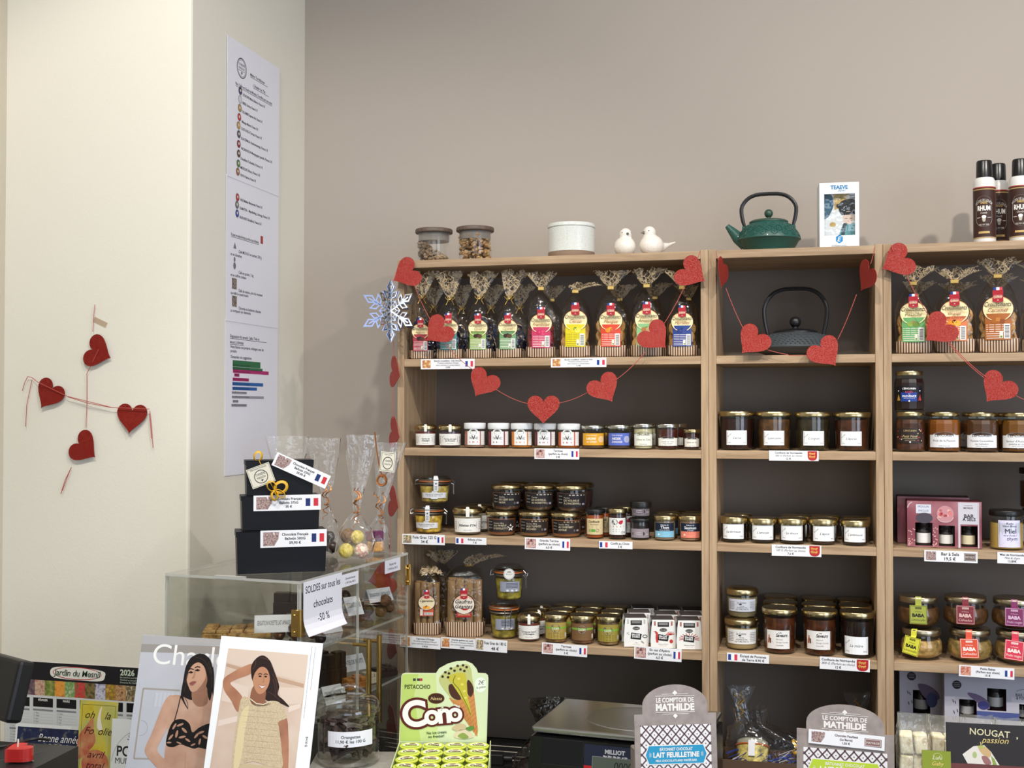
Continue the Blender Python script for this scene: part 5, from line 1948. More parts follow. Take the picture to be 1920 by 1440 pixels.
BISCM = ramp_mat('butter_biscuit', ['a87840', 'c89a58', 'd8b070'], 90, .7, bump=.3)
RASPM = ramp_mat('raspberry_biscuit', ['7a2028', 'a03438', '6a1820'], 90, .7, bump=.3)
CHIPM = ramp_mat('chocolate_chip_biscuit', ['3a2418', 'c09058', 'd0a468', 'b88850'], 120, .7, bump=.3)
WRAPM = ramp_mat('navy_biscuit_wrapper', ['16203e', '1c2c5c', 'c8b8a0', '141c34', '3a2a2a', '1a2650'], 62, .25, 'cells')
ZB = .111
BG = [(762, 811, 676, 560, 508, 'Noisette', 'b03a4a', WRAPM, ['Noisette', 'et Chocolat'], 'choc', True, 'wrapped chocolate biscuit bag with pinkish label, first beside the bookcase side', (.006, 0, .1)),
      (816, 871, 676, 563, 507, 'Menthe', '3a8a86', WRAPM, ['Menthe', 'et Chocolat'], 'choc', True, 'wrapped chocolate biscuit bag with teal label, behind the hanging heart', (-.008, 0, .1)),
      (872, 926, 675, 561, 507, 'Citron', '86a858', WRAPM, ['Citron', 'et Chocolat'], 'choc', True, 'wrapped chocolate biscuit bag with pale green label', (.006, 0, .1)),
      (928, 982, 674, 561, 504, 'Caramel', '6a9a68', WRAPM, ['Caramel', 'et Chocolat'], 'choc', True, 'wrapped chocolate biscuit bag with deeper green label, next to the raspberry bag', (.012, 0, .1)),
      (984, 1045, 674, 543, 507, 'Framboise', 'c23a62', RASPM, None, 'framboise', False, 'raspberry biscuit bag with pink label reading Framboise', (0, 0, .2)),
      (1046, 1112, 673, 548, 522, 'Citron', 'd8c820', BISCM, None, 'citron', False, 'lemon biscuit bag with yellow label, its ruffle bent sideways', (.030, 0, .45)),
      (1113, 1178, 672, 541, 503, 'Mangue', 'd2452c', BISCM, None, 'mangue', False, 'mango biscuit bag with orange red label reading Mangue', (0, 0, .2)),
      (1180, 1246, 672, 538, 499, 'Amandes', '8ec088', BISCM, None, 'amandes', False, 'almond biscuit bag with mint green label behind the hanging heart', (.004, 0, .2)),
      (1249, 1310, 671, 541, 505, 'Myrtilles', '2a4488', BISCM, None, 'myrtilles', False, 'blueberry biscuit bag with blue label beside the divider', (-.006, 0, .2))]
for i, (a, b, c, n_, t_, fl, tone, cm, wd, kd, wr, lb, lean) in enumerate(BG):
    g = cookie_bag(lb, a, b, c, n_, t_, ZB, fl, tone, cm, lean, wd, kd, 10 + i, wrapped=wr, tie_ribbon=wr, oval_dx=-.06 if wr else 0)
    if i != 5:
        dup(g, (fit(g.location.x + rnd.uniform(.004, .008), g['w'] / 2), g.location.y + 2 * g['R'] + .022, g.location.z), g.rotation_euler.z + rnd.uniform(-.05, .05), 'biscuit bag in the second row, behind the one labelled ' + fl if not wr else 'wrapped biscuit bag in the second row, behind ' + ('the pinkish label', 'the teal label', 'the pale green label', 'the deeper green label')[i], skip=('biscuit', 'label') if i > 3 else ('label',)).scale = (.88,) * 3
for i, (a, b, c, n_, t_, fl, tone, cm, wd, kd, lb, lean) in enumerate(((1678, 1750, 660, 527, 488, 'Pistache', '6aa868', BISCM, None, 'pistache', 'pistachio biscuit bag with green label reading Pistache', (.014, 0, .25)),
                                          (1752, 1831, 660, 524, 490, 'Orange', 'd8784a', CHIPM, ['Orange', 'avec Chocolat'], 'orange', 'orange and chocolate chip biscuit bag behind the hanging heart', (.010, 0, .3)),
                                          (1833, 1913, 660, 515, 474, 'Caramel', 'a8622e', CHIPM, None, 'caramel', 'caramel biscuit bag with brown label reading Caramel', (0, 0, .25)),
                                          (1916, 1990, 660, 515, 480, 'Fraise', 'c23a4a', RASPM, None, 'framboise', 'red biscuit bag cut by the frame beside the caramel bag', (0, 0, .25)))):
    g = cookie_bag(lb, a, b, c, n_, t_, ZB, fl, tone, cm, lean, wd, kd, 30 + i)
    dup(g, (g.location.x + .012, g.location.y + 2 * g['R'] + .022, g.location.z), g.rotation_euler.z + .1, 'biscuit bag in the second row, behind the one labelled ' + fl, skip=('biscuit', 'label')).scale = (.88,) * 3


def wafer_bag(label, px0, px1, pyb, body, zs, off, rolls, big, lean, seed):
    Y = YF + .05
    w = (px1 - px0) * mpp((px0 + px1) / 2, Y)
    d = .06
    Y = YF + off + d / 2
    p = onY((px0 + px1) / 2, 767, Y)
    s = mpp((px0 + px1) / 2, Y - d / 2)
    w = (px1 - px0) * s * .97
    p.x = fit(p.x, w * .55)
    zn = (pyb - body) * s
    b = thing('wafer_bag', label, 'biscuit bag', (p.x, Y, EYE + zs + .0016), face(p) + rad(-4), 'tall wafer bags beside the acrylic case')
    hb = w * (.42 if not big else .36)
    mb = MB()
    mb.loft(bag_rings([(0, w * .86, d * .9, .4, 0, 0), (.003, w * .92, d * .95, .4, 0, 0), (hb, w, d, .42, 0, 0)], 36, .0006, seed), STRIPE, True, (True, False))
    mb.build('paper_base', b)
    mb = MB()
    mb.loft(bag_rings([(hb - .002, w, d, .42, 0, 0), (zn * .5, w * .99, d, .45, 0, 0), (zn * .84, w * .95, d * .95, .5, 0, 0), (zn * .95, w * .7, d * .7, .7, lean[0] * .1, 0), (zn, w * .2, d * .3, 1, lean[0] * .2, 0)], 40, .001, seed + 2), BAGFILM, True, (False, False))
    mb.build('film', b)
    mb = MB()
    ruffle(mb, zn, lean[3], w * .09, w * .30, (lean[0], lean[1], lean[2]), RUFFLE, seed)
    for v in range(len(mb.v)):
        mb.v[v] = (mb.v[v][0] + lean[0] * .2, mb.v[v][1], mb.v[v][2])
    mb.build('ruffle', b)
    MB().tube([(w * .1 * math.cos(.4 * i) + lean[0] * .2, w * .08 * math.sin(.4 * i), zn) for i in range(17)], .0014, TIE, 5).build('tie', b)
    rm = ramp_mat('rolled_wafer', ['7a5f42', '9a7c55', 'b09168'], 60, .7, bump=.3, stretch=(1, 1, .25))
    rr = w / (2 * rolls) * .84
    q_ = random.Random(seed)
    for row in range(2):
        for k in range(rolls):
            MB().tube([(0, 0, .004), (q_.uniform(-.001, .001), 0, zn * .84 * q_.uniform(.94, 1.02))], rr, rm, 12).build('wafer_roll', b, (-w / 2 * .84 + rr + k * 2 * rr, -d / 2 + rr * 1.5 + row * rr * 2.0 + (.003 if k in (0, rolls - 1) else 0), 0))
    p2 = Print()
    k = w * (.5 if big else .56)
    zc = zn * (.47 if big else .52)
    if big:
        p2.rect(-k * .36, zc - k * .62, k * .36, zc - k * .2, ink('a82c28'), 0, 6)
        p2.text('CRAQUANTES', 0, zc - k * .53, k * .09, ink('e8c8a0'), 1, w=k * .6, shear=.3)
    else:
        p2.rect(-k * .42, zc - k * .82, k * .42, zc - k * .2, ink('c8583a'), 0, 6)
        p2.rect(-k * .40, zc - k * .78, -k * .24, zc - k * .4, ink('e4ded0'), 1)
        p2.rect(-k * .16, zc - k * .76, k * .38, zc - k * .6, ink('eceae6'), 1, 4)
        for i in range(10):
            p2.rect(-k * .13 + i * k * .05, zc - k * .74, -k * .11 + i * k * .05, zc - k * .62, DK, 2)
    p2.ell(0, zc, k * .54, k * .49, ink('3a2420'), 1, 32).ell(0, zc, k * .50, k * .45, ink('e2d2ae' if not big else 'ddd2c4'), 2, 32)
    p2.poly([(k * .50 * math.cos(t), zc + k * .45 * math.sin(t)) for t in [.5 + .11 * i for i in range(20)]], ink('d8b098'), 3)
    for i, t in enumerate(['Gaufres', 'Géantes'] if big else ['Cigarettes']):
        p2.text(t, 0, zc + k * (.04 if not big else .05 - .24 * i), k * (.14 if not big else .18), ink('2a2420'), 4, shear=.35, w=k * .84, bold=.01)
    if not big:
        fruit(p2, 'orange', 0, zc - k * .3, k * .16)
    emblem(p2, 0, zc + k * .46, k * .34)
    mb = MB()
    p2.into(mb, lambda u, v, e: (u, -d / 2 - .0018 - e + u * u * 1.2, v))
    mb.build('label', b)


wafer_bag('narrow bag of rolled orange wafers with striped base beside the acrylic case', 771, 827, 1187, 1070, Z4, .028, 4, False, (.008, -.018, 1.1, .044), 51)
wafer_bag('wide bag of giant rolled wafers with large script oval', 832, 912, 1188, 1058, Z4, .028, 4, True, (.045, 0, .35, .036), 52)
bb = onY(802, 767, 2.585)
bk = thing('wafer_bag', 'wafer bag in shade behind the two rolled wafer bags', 'biscuit bag', (fit(bb.x, .041), 2.598, EYE + Z4 + .0016), face(bb))
mb = MB()
mb.loft(bag_rings([(0, .06, .05, .5, 0, 0), (.02, .066, .055, .5, 0, 0)], 30, .0006, 3), STRIPE, True, (True, False))
mb.build('paper_base', bk)
mb = MB()
mb.loft(bag_rings([(.019, .066, .055, .5, 0, 0), (.09, .064, .055, .5, 0, 0), (.125, .05, .05, .7, 0, 0), (.145, .012, .012, 1, 0, 0)], 30, .001, 4), BAGFILM, True, (False, False))
mb.build('film', bk)
mb = MB()
ruffle(mb, .145, .03, .007, .028, (0, 0, .1), RUFFLE, 7)
mb.build('ruffle', bk)
for k in range(3):
    MB().tube([(0, 0, .004), (0, 0, .115)], .0095, MATS['rolled_wafer'], 12).build('wafer_roll', bk, (-.019 + .019 * k, -.008, 0))

# ================================================================ on top of the bookcases
ZT = TOP + .0024
THG = film('storage_glass', 'fdfefe', .02, 1.45)
LIDW = mat('dark_wood_lid', '5a4a40', .5, vary=.2, vscale=30, stretch=(1, 8, 1))
BEAN = ramp_mat('coffee_bean', ['5a4a3a', '86705a', 'a89070'], 14, .5)
BEAN2 = ramp_mat('roasted_nut', ['7a6040', 'a8845a', 'c09c6c'], 14, .5)


def storage_jar(label, px0, px1, pyt, Y, fillh, slope, bm_, seed):
    R = (px1 - px0) / 2 * mpp((px0 + px1) / 2, Y)
    p = onY((px0 + px1) / 2, 767, Y)
    zt = onY((px0 + px1) / 2, pyt, Y - R).z
    z0 = EYE + ZT
    Hh = zt - z0
    j = thing('storage_jar', label, 'jar', (p.x, Y, z0), face(p), 'glass storage jars with wooden lids')
    r = R * .87
    MB().lathe([(r * .96, 0), (r, .003), (r, Hh - .012), (r * .99, Hh - .009)], THG, 32, caps=(True, False)).build('glass', j)
    MB().lathe([(r * .93, Hh - .028), (r * .95, Hh - .018), (r * .93, Hh - .008)], film('lid_seal', 'd8d4cc', .2, cover=.45, cover_col='a8a29a'), 28, caps=(True, False)).build('lid_seal', j)
    MB().lathe([(R * .97, Hh - .0095), (R, Hh - .008), (R, Hh - .002), (R * .97, Hh)], LIDW, 32).build('lid', j)
    mb = MB()
    q_ = random.Random(seed)
    for k in range(330):
        a, rr = q_.uniform(0, 6.28), r * .90 * q_.random() ** .3
        x, y = rr * math.cos(a), rr * math.sin(a)
        top = fillh + slope * x / r - .05 * 0
        z = .005 + max(0, top - .008) * (q_.random() ** .7)
        st = len(mb.v)
        mb.ball((0, 0, 0), .0058, bm_, 6, 4, .55, 1, .68)
        M = Matrix.Translation((x, y, z)) @ Matrix.Rotation(q_.uniform(0, 6.28), 4, 'Z') @ Matrix.Rotation(q_.uniform(-1, 1), 4, 'X') @ Matrix.Rotation(q_.uniform(-1, 1), 4, 'Y')
        mb.xf(M, st)
    o = mb.build('beans', j)
    o['kind'] = 'stuff'


storage_jar('storage jar with a sloping heap of dark beans, first at the bookcase corner', 778, 848.5, 425, 2.535, .034, -.026, BEAN, 1)
storage_jar('storage jar half full of brown beans, next to the pale crock', 855, 926.5, 421.5, 2.535, .064, .002, BEAN2, 2)

Y = 2.54
R = (1116.7 - 1026.7) / 2 * mpp(1072, Y)
p = onY(1071.7, 767, Y)
Hc = onY(1072, 413, Y - R).z - EYE - ZT
cr = thing('stoneware_crock', 'pale speckled stoneware crock with bare clay foot on the bookcase top', 'crock', (p.x, Y, EYE + ZT), face(p))
GLAZE = ramp_mat('speckled_glaze', ['c6c6be', 'd0d3cd', 'd6dad5', 'd3d6d0'], 420, .18, spec=.6)
CLAY = mat('bare_clay', '8a7462', .8, bump=.2, bscale=300)
MB().lathe([(R * .95, 0), (R * .97, .002), (R * .97, Hc * .2)], CLAY, 40).build('clay_foot', cr)
MB().lathe([(R * .972, Hc * .19), (R * .975, Hc * .85), (R * .95, Hc * .87)], GLAZE, 40).build('body', cr)
MB().lathe([(R * .96, Hc * .868), (R * 1.0, Hc * .885), (R * 1.0, Hc * .945), (R * .96, Hc * .985), (R * .4, Hc)], GLAZE, 40).build('lid', cr)


def bird(label, px0, px1, pyt, Y, turn, w):
    p = onY((px0 + px1) / 2, 767, Y)
    h = onY((px0 + px1) / 2, pyt, Y).z - EYE - ZT
    PORC = mat('white_porcelain', 'e6e0d6', .3, bump=.25, bscale=220, coat=.2)
    r = w / 2
    mb = MB()
    mb.ball((0, 0, h * .36), r, PORC, 24, 16, h * .36 / r * 1.0, 1.0, 1.12)
    mb.ball((0, -r * .22, h * .78), h * .215, PORC, 18, 12)
    rings = []
    for t, (y, z, rr) in enumerate(((-r * .2, h * .55, r * .72), (-r * .22, h * .68, r * .56), (-r * .22, h * .78, r * .42))):
        rings.append([(rr * math.cos(6.283 * i / 18), y + rr * math.sin(6.283 * i / 18), z) for i in range(18)])
    mb.loft(rings, PORC)
    rings = []
    for (y, z, rx, rz) in ((r * .3, h * .36, r * .8, h * .26), (r * 1.1, h * .34, r * .42, h * .15), (r * 1.75, h * .42, r * .26, h * .06), (r * 2.5, h * .53, r * .14, h * .02)):
        rings.append([(rx * math.cos(6.283 * i / 18), y - .3 * rz * math.sin(6.283 * i / 18), z + rz * math.sin(6.283 * i / 18)) for i in range(18)])
    mb.loft(rings, PORC)
    b = mb.build('bird_figurine', None, (p.x, Y, EYE + ZT), (0, 0, turn))
    md = b.modifiers.new('fuse', 'REMESH')
    md.mode = 'VOXEL'
    md.voxel_size = .0016
    md.use_smooth_shade = True
    sm = b.modifiers.new('soften', 'SMOOTH')
    sm.iterations = 6
    tag(b, label, 'figurine')
    mb = MB()
    mb.lathe([(h * .05, 0), (h * .035, h * .06), (.0004, h * .13)], mat('grey_beak', '6a655e', .4), 10)
    mb.xf(Matrix.Translation((0, -r * .22 - h * .2, h * .77)) @ Matrix.Rotation(rad(100), 4, 'X'))
    mb.build('beak', b)
    mb = MB()
    for s_ in (-1, 1):
        mb.ball((s_ * h * .165, -r * .22 - h * .12, h * .82), h * .022, MATS['grey_beak'], 8, 6)
    mb.build('eyes', b)


bird('white porcelain bird facing away, next to the pale crock', 1151.5, 1192.7, 428, 2.53, rad(28), 41 * mpp(1172, 2.53))
bird('white porcelain bird with pointed tail turned towards the teapots', 1202, 1243, 424, 2.53, rad(-52), 42 * mpp(1222, 2.53))


# ---- teapots
def teapot(label, cx, px_w, zbase, Y, body_h, knob_top, handle_w, handle_top, m, spout, relief, hm, rz=0.):
    s = mpp(cx, Y)
    p = onY(cx, 767, Y)
    R = px_w * s / 2
    Hb = body_h * s
    t = thing('cast_iron_teapot', label, 'teapot', (p.x, Y, zbase), face(p) + rz)
    if relief == 'hex':
        prof = [(R * .68, 0), (R * .74, .002), (R * .95, Hb * .40), (R * 1.0, Hb * .43), (R * 1.0, Hb * .46), (R * .93, Hb * .62), (R * .78, Hb * .86), (R * .62, Hb * .97), (R * .60, Hb)]
    else:
        prof = [(R * .60, 0), (R * .72, .002), (R * .93, Hb * .24), (R * 1.0, Hb * .36), (R * 1.0, Hb * .41), (R * .97, Hb * .48), (R * .88, Hb * .70), (R * .72, Hb * .90), (R * .56, Hb)]
    MB().lathe(prof, m, 44).build('body', t, angle=30)
    lr = R * .60 if relief == 'hex' else R * .54
    MB().lathe([(lr * .96, Hb * .995), (lr * 1.02, Hb), (lr * 1.02, Hb + .003), (lr * .9, Hb + .006), (lr * .4, Hb + .009), (lr * .18, Hb + .010)], hm, 36).build('lid', t)
    kt = knob_top * s
    kr = (kt - Hb - .011) / 2 * 1.0
    mb = MB().lathe([(kr * .75, Hb + .0085), (kr * .5, Hb + .012), (kr * .45, Hb + .014)], hm, 16)
    mb.ball((0, 0, Hb + .012 + kr), kr, hm, 16, 12)
    mb.build('knob', t)
    hw = handle_w * s / 2
    ht = handle_top * s
    z0 = Hb * .86
    pts = []
    for i in range(25):
        a = math.pi * i / 24
        e = .62
        x = -hw * math.copysign(abs(math.cos(a)) ** e, math.cos(a))
        z = z0 + (ht - z0) * (math.sin(a) ** .8 if math.sin(a) > 0 else 0)
        k = 1 - .22 * (1 - min(1, (z - z0) / (ht - z0) * 1.6))
        pts.append((x * k, 0, z))
    MB().tube(pts, [.0028] + [.0042] * 23 + [.0028], BLK_IRON, 8).build('handle', t)
    mb = MB()
    for sg in (-1, 1):
        mb.box(sg * hw * .78 - .006, sg * hw * .78 + .006, -.004, .004, Hb * .66, Hb * .93, m, .0015)
    mb.build('handle_lug', t)
    if spout:
        sx, sz = spout[0] * s, spout[1] * s
        MB().tube([(-R * .72, 0, Hb * .42), (-R * .98, 0, Hb * .56), (lerp(-R, sx, .55), 0, lerp(Hb * .6, sz, .55)), (sx, 0, sz)], [min(R * .30, Hb * .34), R * .2, R * .13, R * .08], m, 14).build('spout', t)
    rf = lambda z: inter(prof, z)
    mb = MB()
    if relief == 'hex':
        for row, (zz, n) in enumerate(((.72, 17), (.60, 17), (.84, 17))):
            for k in range(n):
                a0 = 2 * math.pi * (k + .5 * (row != 0)) / n
                hx = []
                for i in range(7):
                    a = rad(60 * i + 30)
                    zq = Hb * zz + .0062 * math.sin(a) * 1.1
                    r_ = rf(zq) + .0006
                    aa = a0 + .0072 * math.cos(a) / R
                    hx.append((r_ * math.sin(aa), -r_ * math.cos(aa), zq))
                mb.tube(hx, .00055, m, 4)
                r_ = rf(Hb * zz) + .0004
                mb.ball((r_ * math.sin(a0), -r_ * math.cos(a0), Hb * zz), .0016, m, 6, 4)
        o = mb.build('hexagon_relief', t)
    else:
        for row in range(6):
            zz = .50 + .075 * row
            n = 54 - 5 * row
            for k in range(n):
                a0 = 2 * math.pi * (k + .5 * (row % 2)) / n
                r_ = rf(Hb * zz) + .0002
                mb.ball((r_ * math.sin(a0), -r_ * math.cos(a0), Hb * zz), .0026, m, 6, 4, .8)
        o = mb.build('studs', t)
    o['kind'] = 'stuff'
    return t


BLK_IRON = mat('black_iron', '18181a', .38)
GREEN_IRON = mat('green_enamelled_iron', '1f5148', .38, bump=.25, bscale=420, coat=.15)
DARK_IRON = mat('dark_grey_iron', '42474b', .4, bump=.15, bscale=420)
teapot('green cast iron teapot with hexagon relief and black handle on the bookcase top', 1443, 118, EYE + ZT, 2.535, 56, 82, 112, 112, GREEN_IRON, (-77, 54), 'hex', mat('green_knob_iron', '2f4a3c', .35))
teapot('black studded cast iron teapot in the middle bookcase behind the garland', 1492, 146, EYE + ZB + .0016, 2.56, 44, 75, 128, 128, DARK_IRON, (-88, 30), 'studs', BLK_IRON)

# ---- boxed figurine
Y = 2.50
p0, p1 = onY(1540, 767, Y), onY(1612, 767, Y)
bw = 72 * mpp(1576, Y)
bh = onY(1576, 342, Y).z - EYE - ZT
bx = thing('gift_box', 'white box with blue logo and window showing a blue and gold print', 'box', ((p0.x + p1.x) / 2, Y, EYE + ZT), rad(4))
WBOX = mat('white_carton', 'e8ecee', .45)
BD = .06
mb = MB()
wx0, wx1, wz0, wz1 = -bw * .38, bw * .40, bh * .20, bh * .83
for a in ((-bw / 2, wx0, 0, bh), (wx1, bw / 2, 0, bh), (wx0, wx1, 0, wz0), (wx0, wx1, wz1, bh)):
    mb.box(a[0], a[1], 0, .0012, a[2], a[3], WBOX)
mb.box(-bw / 2, bw / 2, BD - .0012, BD, 0, bh, WBOX)
mb.box(-bw / 2, -bw / 2 + .0012, .0012, BD - .0012, 0, bh, WBOX)
mb.box(bw / 2 - .0012, bw / 2, .0012, BD - .0012, 0, bh, WBOX)
mb.box(-bw / 2, bw / 2, .0012, BD - .0012, bh - .0012, bh, WBOX)
mb.box(-bw / 2, bw / 2, .0012, BD - .0012, 0, .0012, WBOX)
mb.build('carton', bx)
MB().box(wx0, wx1, .0014, .0018, wz0, wz1, FILM).build('window_film', bx)
p2 = Print()
p2.rect(-bw * .45, bh * .1, bw * .45, bh * .9, ink('e4e8e8'), 0)
p2.poly(spline([(-bw * .45, bh * .86), (-bw * .2, bh * .84), (-bw * .12, bh * .7), (-bw * .2, bh * .56), (-bw * .3, bh * .48), (-bw * .45, bh * .5)], 4), ink('2a5a72'), 1)
p2.poly([(-bw * .14, bh * .88), (bw * .26, bh * .88), (bw * .24, bh * .68), (-bw * .1, bh * .60)], ramp_mat('gold_leaf_print', ['a88a48', 'd0b068', '8a7038'], 60), 2)
p2.poly(spline([(bw * .0, bh * .62), (bw * .05, bh * .72), (bw * .22, bh * .76), (bw * .42, bh * .74), (bw * .45, bh * .55), (bw * .2, bh * .54), (bw * .08, bh * .52)], 4), ink('101014'), 3)
p2.ell(bw * .0, bh * .66, bw * .06, bh * .035, ink('101014'), 3, 14)
p2.ell(bw * .26, bh * .48, bw * .16, bh * .10, ink('e8d0c0'), 4, 20)
p2.poly([(bw * .08, bh * .56), (bw * .44, bh * .58), (bw * .44, bh * .53), (bw * .10, bh * .52)], ink('101014'), 5)
for x in (.19, .31):
    p2.line([(bw * (x - .03), bh * .47), (bw * (x + .03), bh * .47)], bh * .006, ink('2a2020'), 5)
p2.ell(bw * .25, bh * .425, bw * .02, bh * .006, ink('b03a3a'), 5, 8)
p2.poly([(bw * .12, bh * .40), (bw * .42, bh * .40), (bw * .45, bh * .12), (-bw * .05, bh * .12)], ink('5a9aa0'), 3)
p2.poly([(bw * .12, bh * .40), (bw * .22, bh * .40), (bw * .1, bh * .12), (bw * .02, bh * .12)], ink('33474e'), 4)
p2.ell(-bw * .15, bh * .38, bw * .08, bh * .04, ramp_mat('gold_leaf_print'), 2, 12)
for i in range(8):
    p2.ell(bw * rnd.uniform(.08, .2), bh * rnd.uniform(.58, .7), bw * .014, bw * .014, ink('b8c8d0'), 5, 6)
p2.flat('inner_print', bx, (0, .014, 0))
p2 = Print()
p2.text('TEAEVE', bw * .0, bh * .90, bh * .055, ink('2a78a8'), 0, w=bw * .44, bold=.04)
p2.text('Japan', bw * .06, bh * .865, bh * .035, ink('2a78a8'), 0, shear=.4, w=bw * .26)
p2.poly([(bw * .1 * math.sin(rad(60 * i)), bh * .145 + bw * .115 * math.cos(rad(60 * i))) for i in range(6)], ink('2a84c0'), 0)
p2.text('E', 0, bh * .11, bh * .07, WHITE, 1, shear=.3)
p2.text('KOKESHI DOLL', 0, bh * .035, bh * .022, ink('3a5a78'), 0, w=bw * .42)
p2.flat('box_print', bx, (0, -.0002, 0))


# ---- spray cans
def spray_can(label, px0, px1, pyt, Y, seed):
    s = mpp((px0 + px1) / 2, Y)
    R = (px1 - px0) / 2 * s
    p = onY((px0 + px1) / 2, 767, Y)
    z0 = EYE + ZT
    Hh = onY((px0 + px1) / 2, pyt, Y - R).z - z0
    c = thing('spray_can', label, 'spray can', (p.x, Y, z0), face(p) + rad((-3, 4, 0, 6)[seed]), 'black-capped rum mousse cans')
    MB().lathe([(R * .93, 0), (R * .97, .002), (R, .004), (R, Hh * .72), (R * .96, Hh * .755), (R * .84, Hh * .785), (R * .8, Hh * .79)], mat('white_can', 'dedcd8', .25), 32).build('can', c)
    MB().lathe([(R * .70, Hh * .78), (R * .74, Hh * .785), (R * .70, Hh * .985), (R * .64, Hh), (R * .2, Hh)], mat('black_cap', '141416', .3), 28).build('cap', c)
    p2 = Print()
    W_ = R * 3.4
    p2.rect(-W_ / 2, Hh * .07, W_ / 2, Hh * .67, ink('3e2620'), 0, 24)
    for z in (.635, .055):
        p2.rect(-W_ / 2, Hh * z, W_ / 2, Hh * (z + .012), ink('b89a64'), 1, 24)
    p2.rect(-W_ / 2, Hh * .66, W_ / 2, Hh * .672, ink('a83a30'), 1, 24)
    p2.rect(-R * .5, Hh * .11, R * .5, Hh * .135, ink('c2a468'), 1, 6)
    o = arc_pts(0, Hh * .46, R * .74, Hh * .10, 14, 0, 180, True) + arc_pts(0, Hh * .28, R * .74, Hh * .09, 14, 180, 360, True)
    p2.poly(o, ink('d8d4c8'), 1)
    p2.poly([(x * .95, Hh * .37 + (y - Hh * .37) * .97) for x, y in o], ink('15120f'), 2)
    p2.text('MOUSSE DE LIQUEUR', 0, Hh * .495, Hh * .028, ink('d8d4c8'), 3, w=R * 1.5, arc=R * .75)
    p2.text('AMBRÉ', 0, Hh * .465, Hh * .026, ink('c2a468'), 3, w=R * .6, bold=.02)
    p2.text('RHUM', 0, Hh * .385, Hh * .055, ink('f0eee6'), 3, w=R * 1.15, bold=.04)
    p2.text('Chantilly', 0, Hh * .345, Hh * .022, ink('d8d4c8'), 3, shear=.4, w=R * .6)
    p2.poly([(-R * .1, Hh * .25), (R * .1, Hh * .25), (R * .17, Hh * .295), (-R * .17, Hh * .295)], ink('b8b0a0'), 3)
    p2.ell(0, Hh * .31, R * .2, Hh * .02, ink('f0eee6'), 3, 14)
    for s_ in (-1, 1):
        p2.line([(s_ * R * .3, Hh * .3), (s_ * R * .62, Hh * .3)], Hh * .006, ink('d8d4c8'), 3)
    p2.text('VANILLE - RHUM - CARAMEL', 0, Hh * .205, Hh * .02, ink('d8d4c8'), 3, w=R * .9)
    p2.round('label', c, lambda z: R, card_eps=.0003)


spray_can('black-capped rum mousse can, first of the group on the bookcase top', 1829.5, 1869, 298, 2.50, 0)
spray_can('black-capped rum mousse can half hidden behind the first one', 1856, 1894.5, 304, 2.56, 1)
spray_can('black-capped rum mousse can cut by the frame, in front', 1897, 1937, 295, 2.50, 2)

# ================================================================ acrylic chocolate case
ACR = film('acrylic_sheet', 'f3f4f2', .02, 1.45, boost=1.1)
EDGE = film('acrylic_edge', 'd8dad6', .1, 1.5, cover=.55, cover_col='dcdcd6')
ZC = EYE - .307
NC, FC, LC = onZ(562, 1090, ZC), onZ(765, 1036, ZC), onZ(300, 1077, ZC)
dC = FC - NC
CD, CW = dC.length, (LC - NC).length
cz = math.atan2(-dC.x, dC.y)
case = thing('display_case', 'clear acrylic display case with brass hinges and bar handles on the counter', 'display case', (NC.x, NC.y, CT + .0004), cz)
CH = ZC - CT - .0004
AT = .005


def pane(name, x0, x1, y0, y1, z0, z1, parent):
    mb = MB()
    vs = [(x, y, z) for z in (z0, z1) for y in (y0, y1) for x in (x0, x1)]
    thin = min(range(3), key=lambda i: (x1 - x0, y1 - y0, z1 - z0)[i])
    for ax, fs in ((2, [(0, 2, 3, 1), (4, 5, 7, 6)]), (1, [(0, 1, 5, 4), (2, 6, 7, 3)]), (0, [(0, 4, 6, 2), (1, 3, 7, 5)])):
        mb.add(vs, fs, ACR if ax == thin else EDGE)
    return mb.build(name, parent)


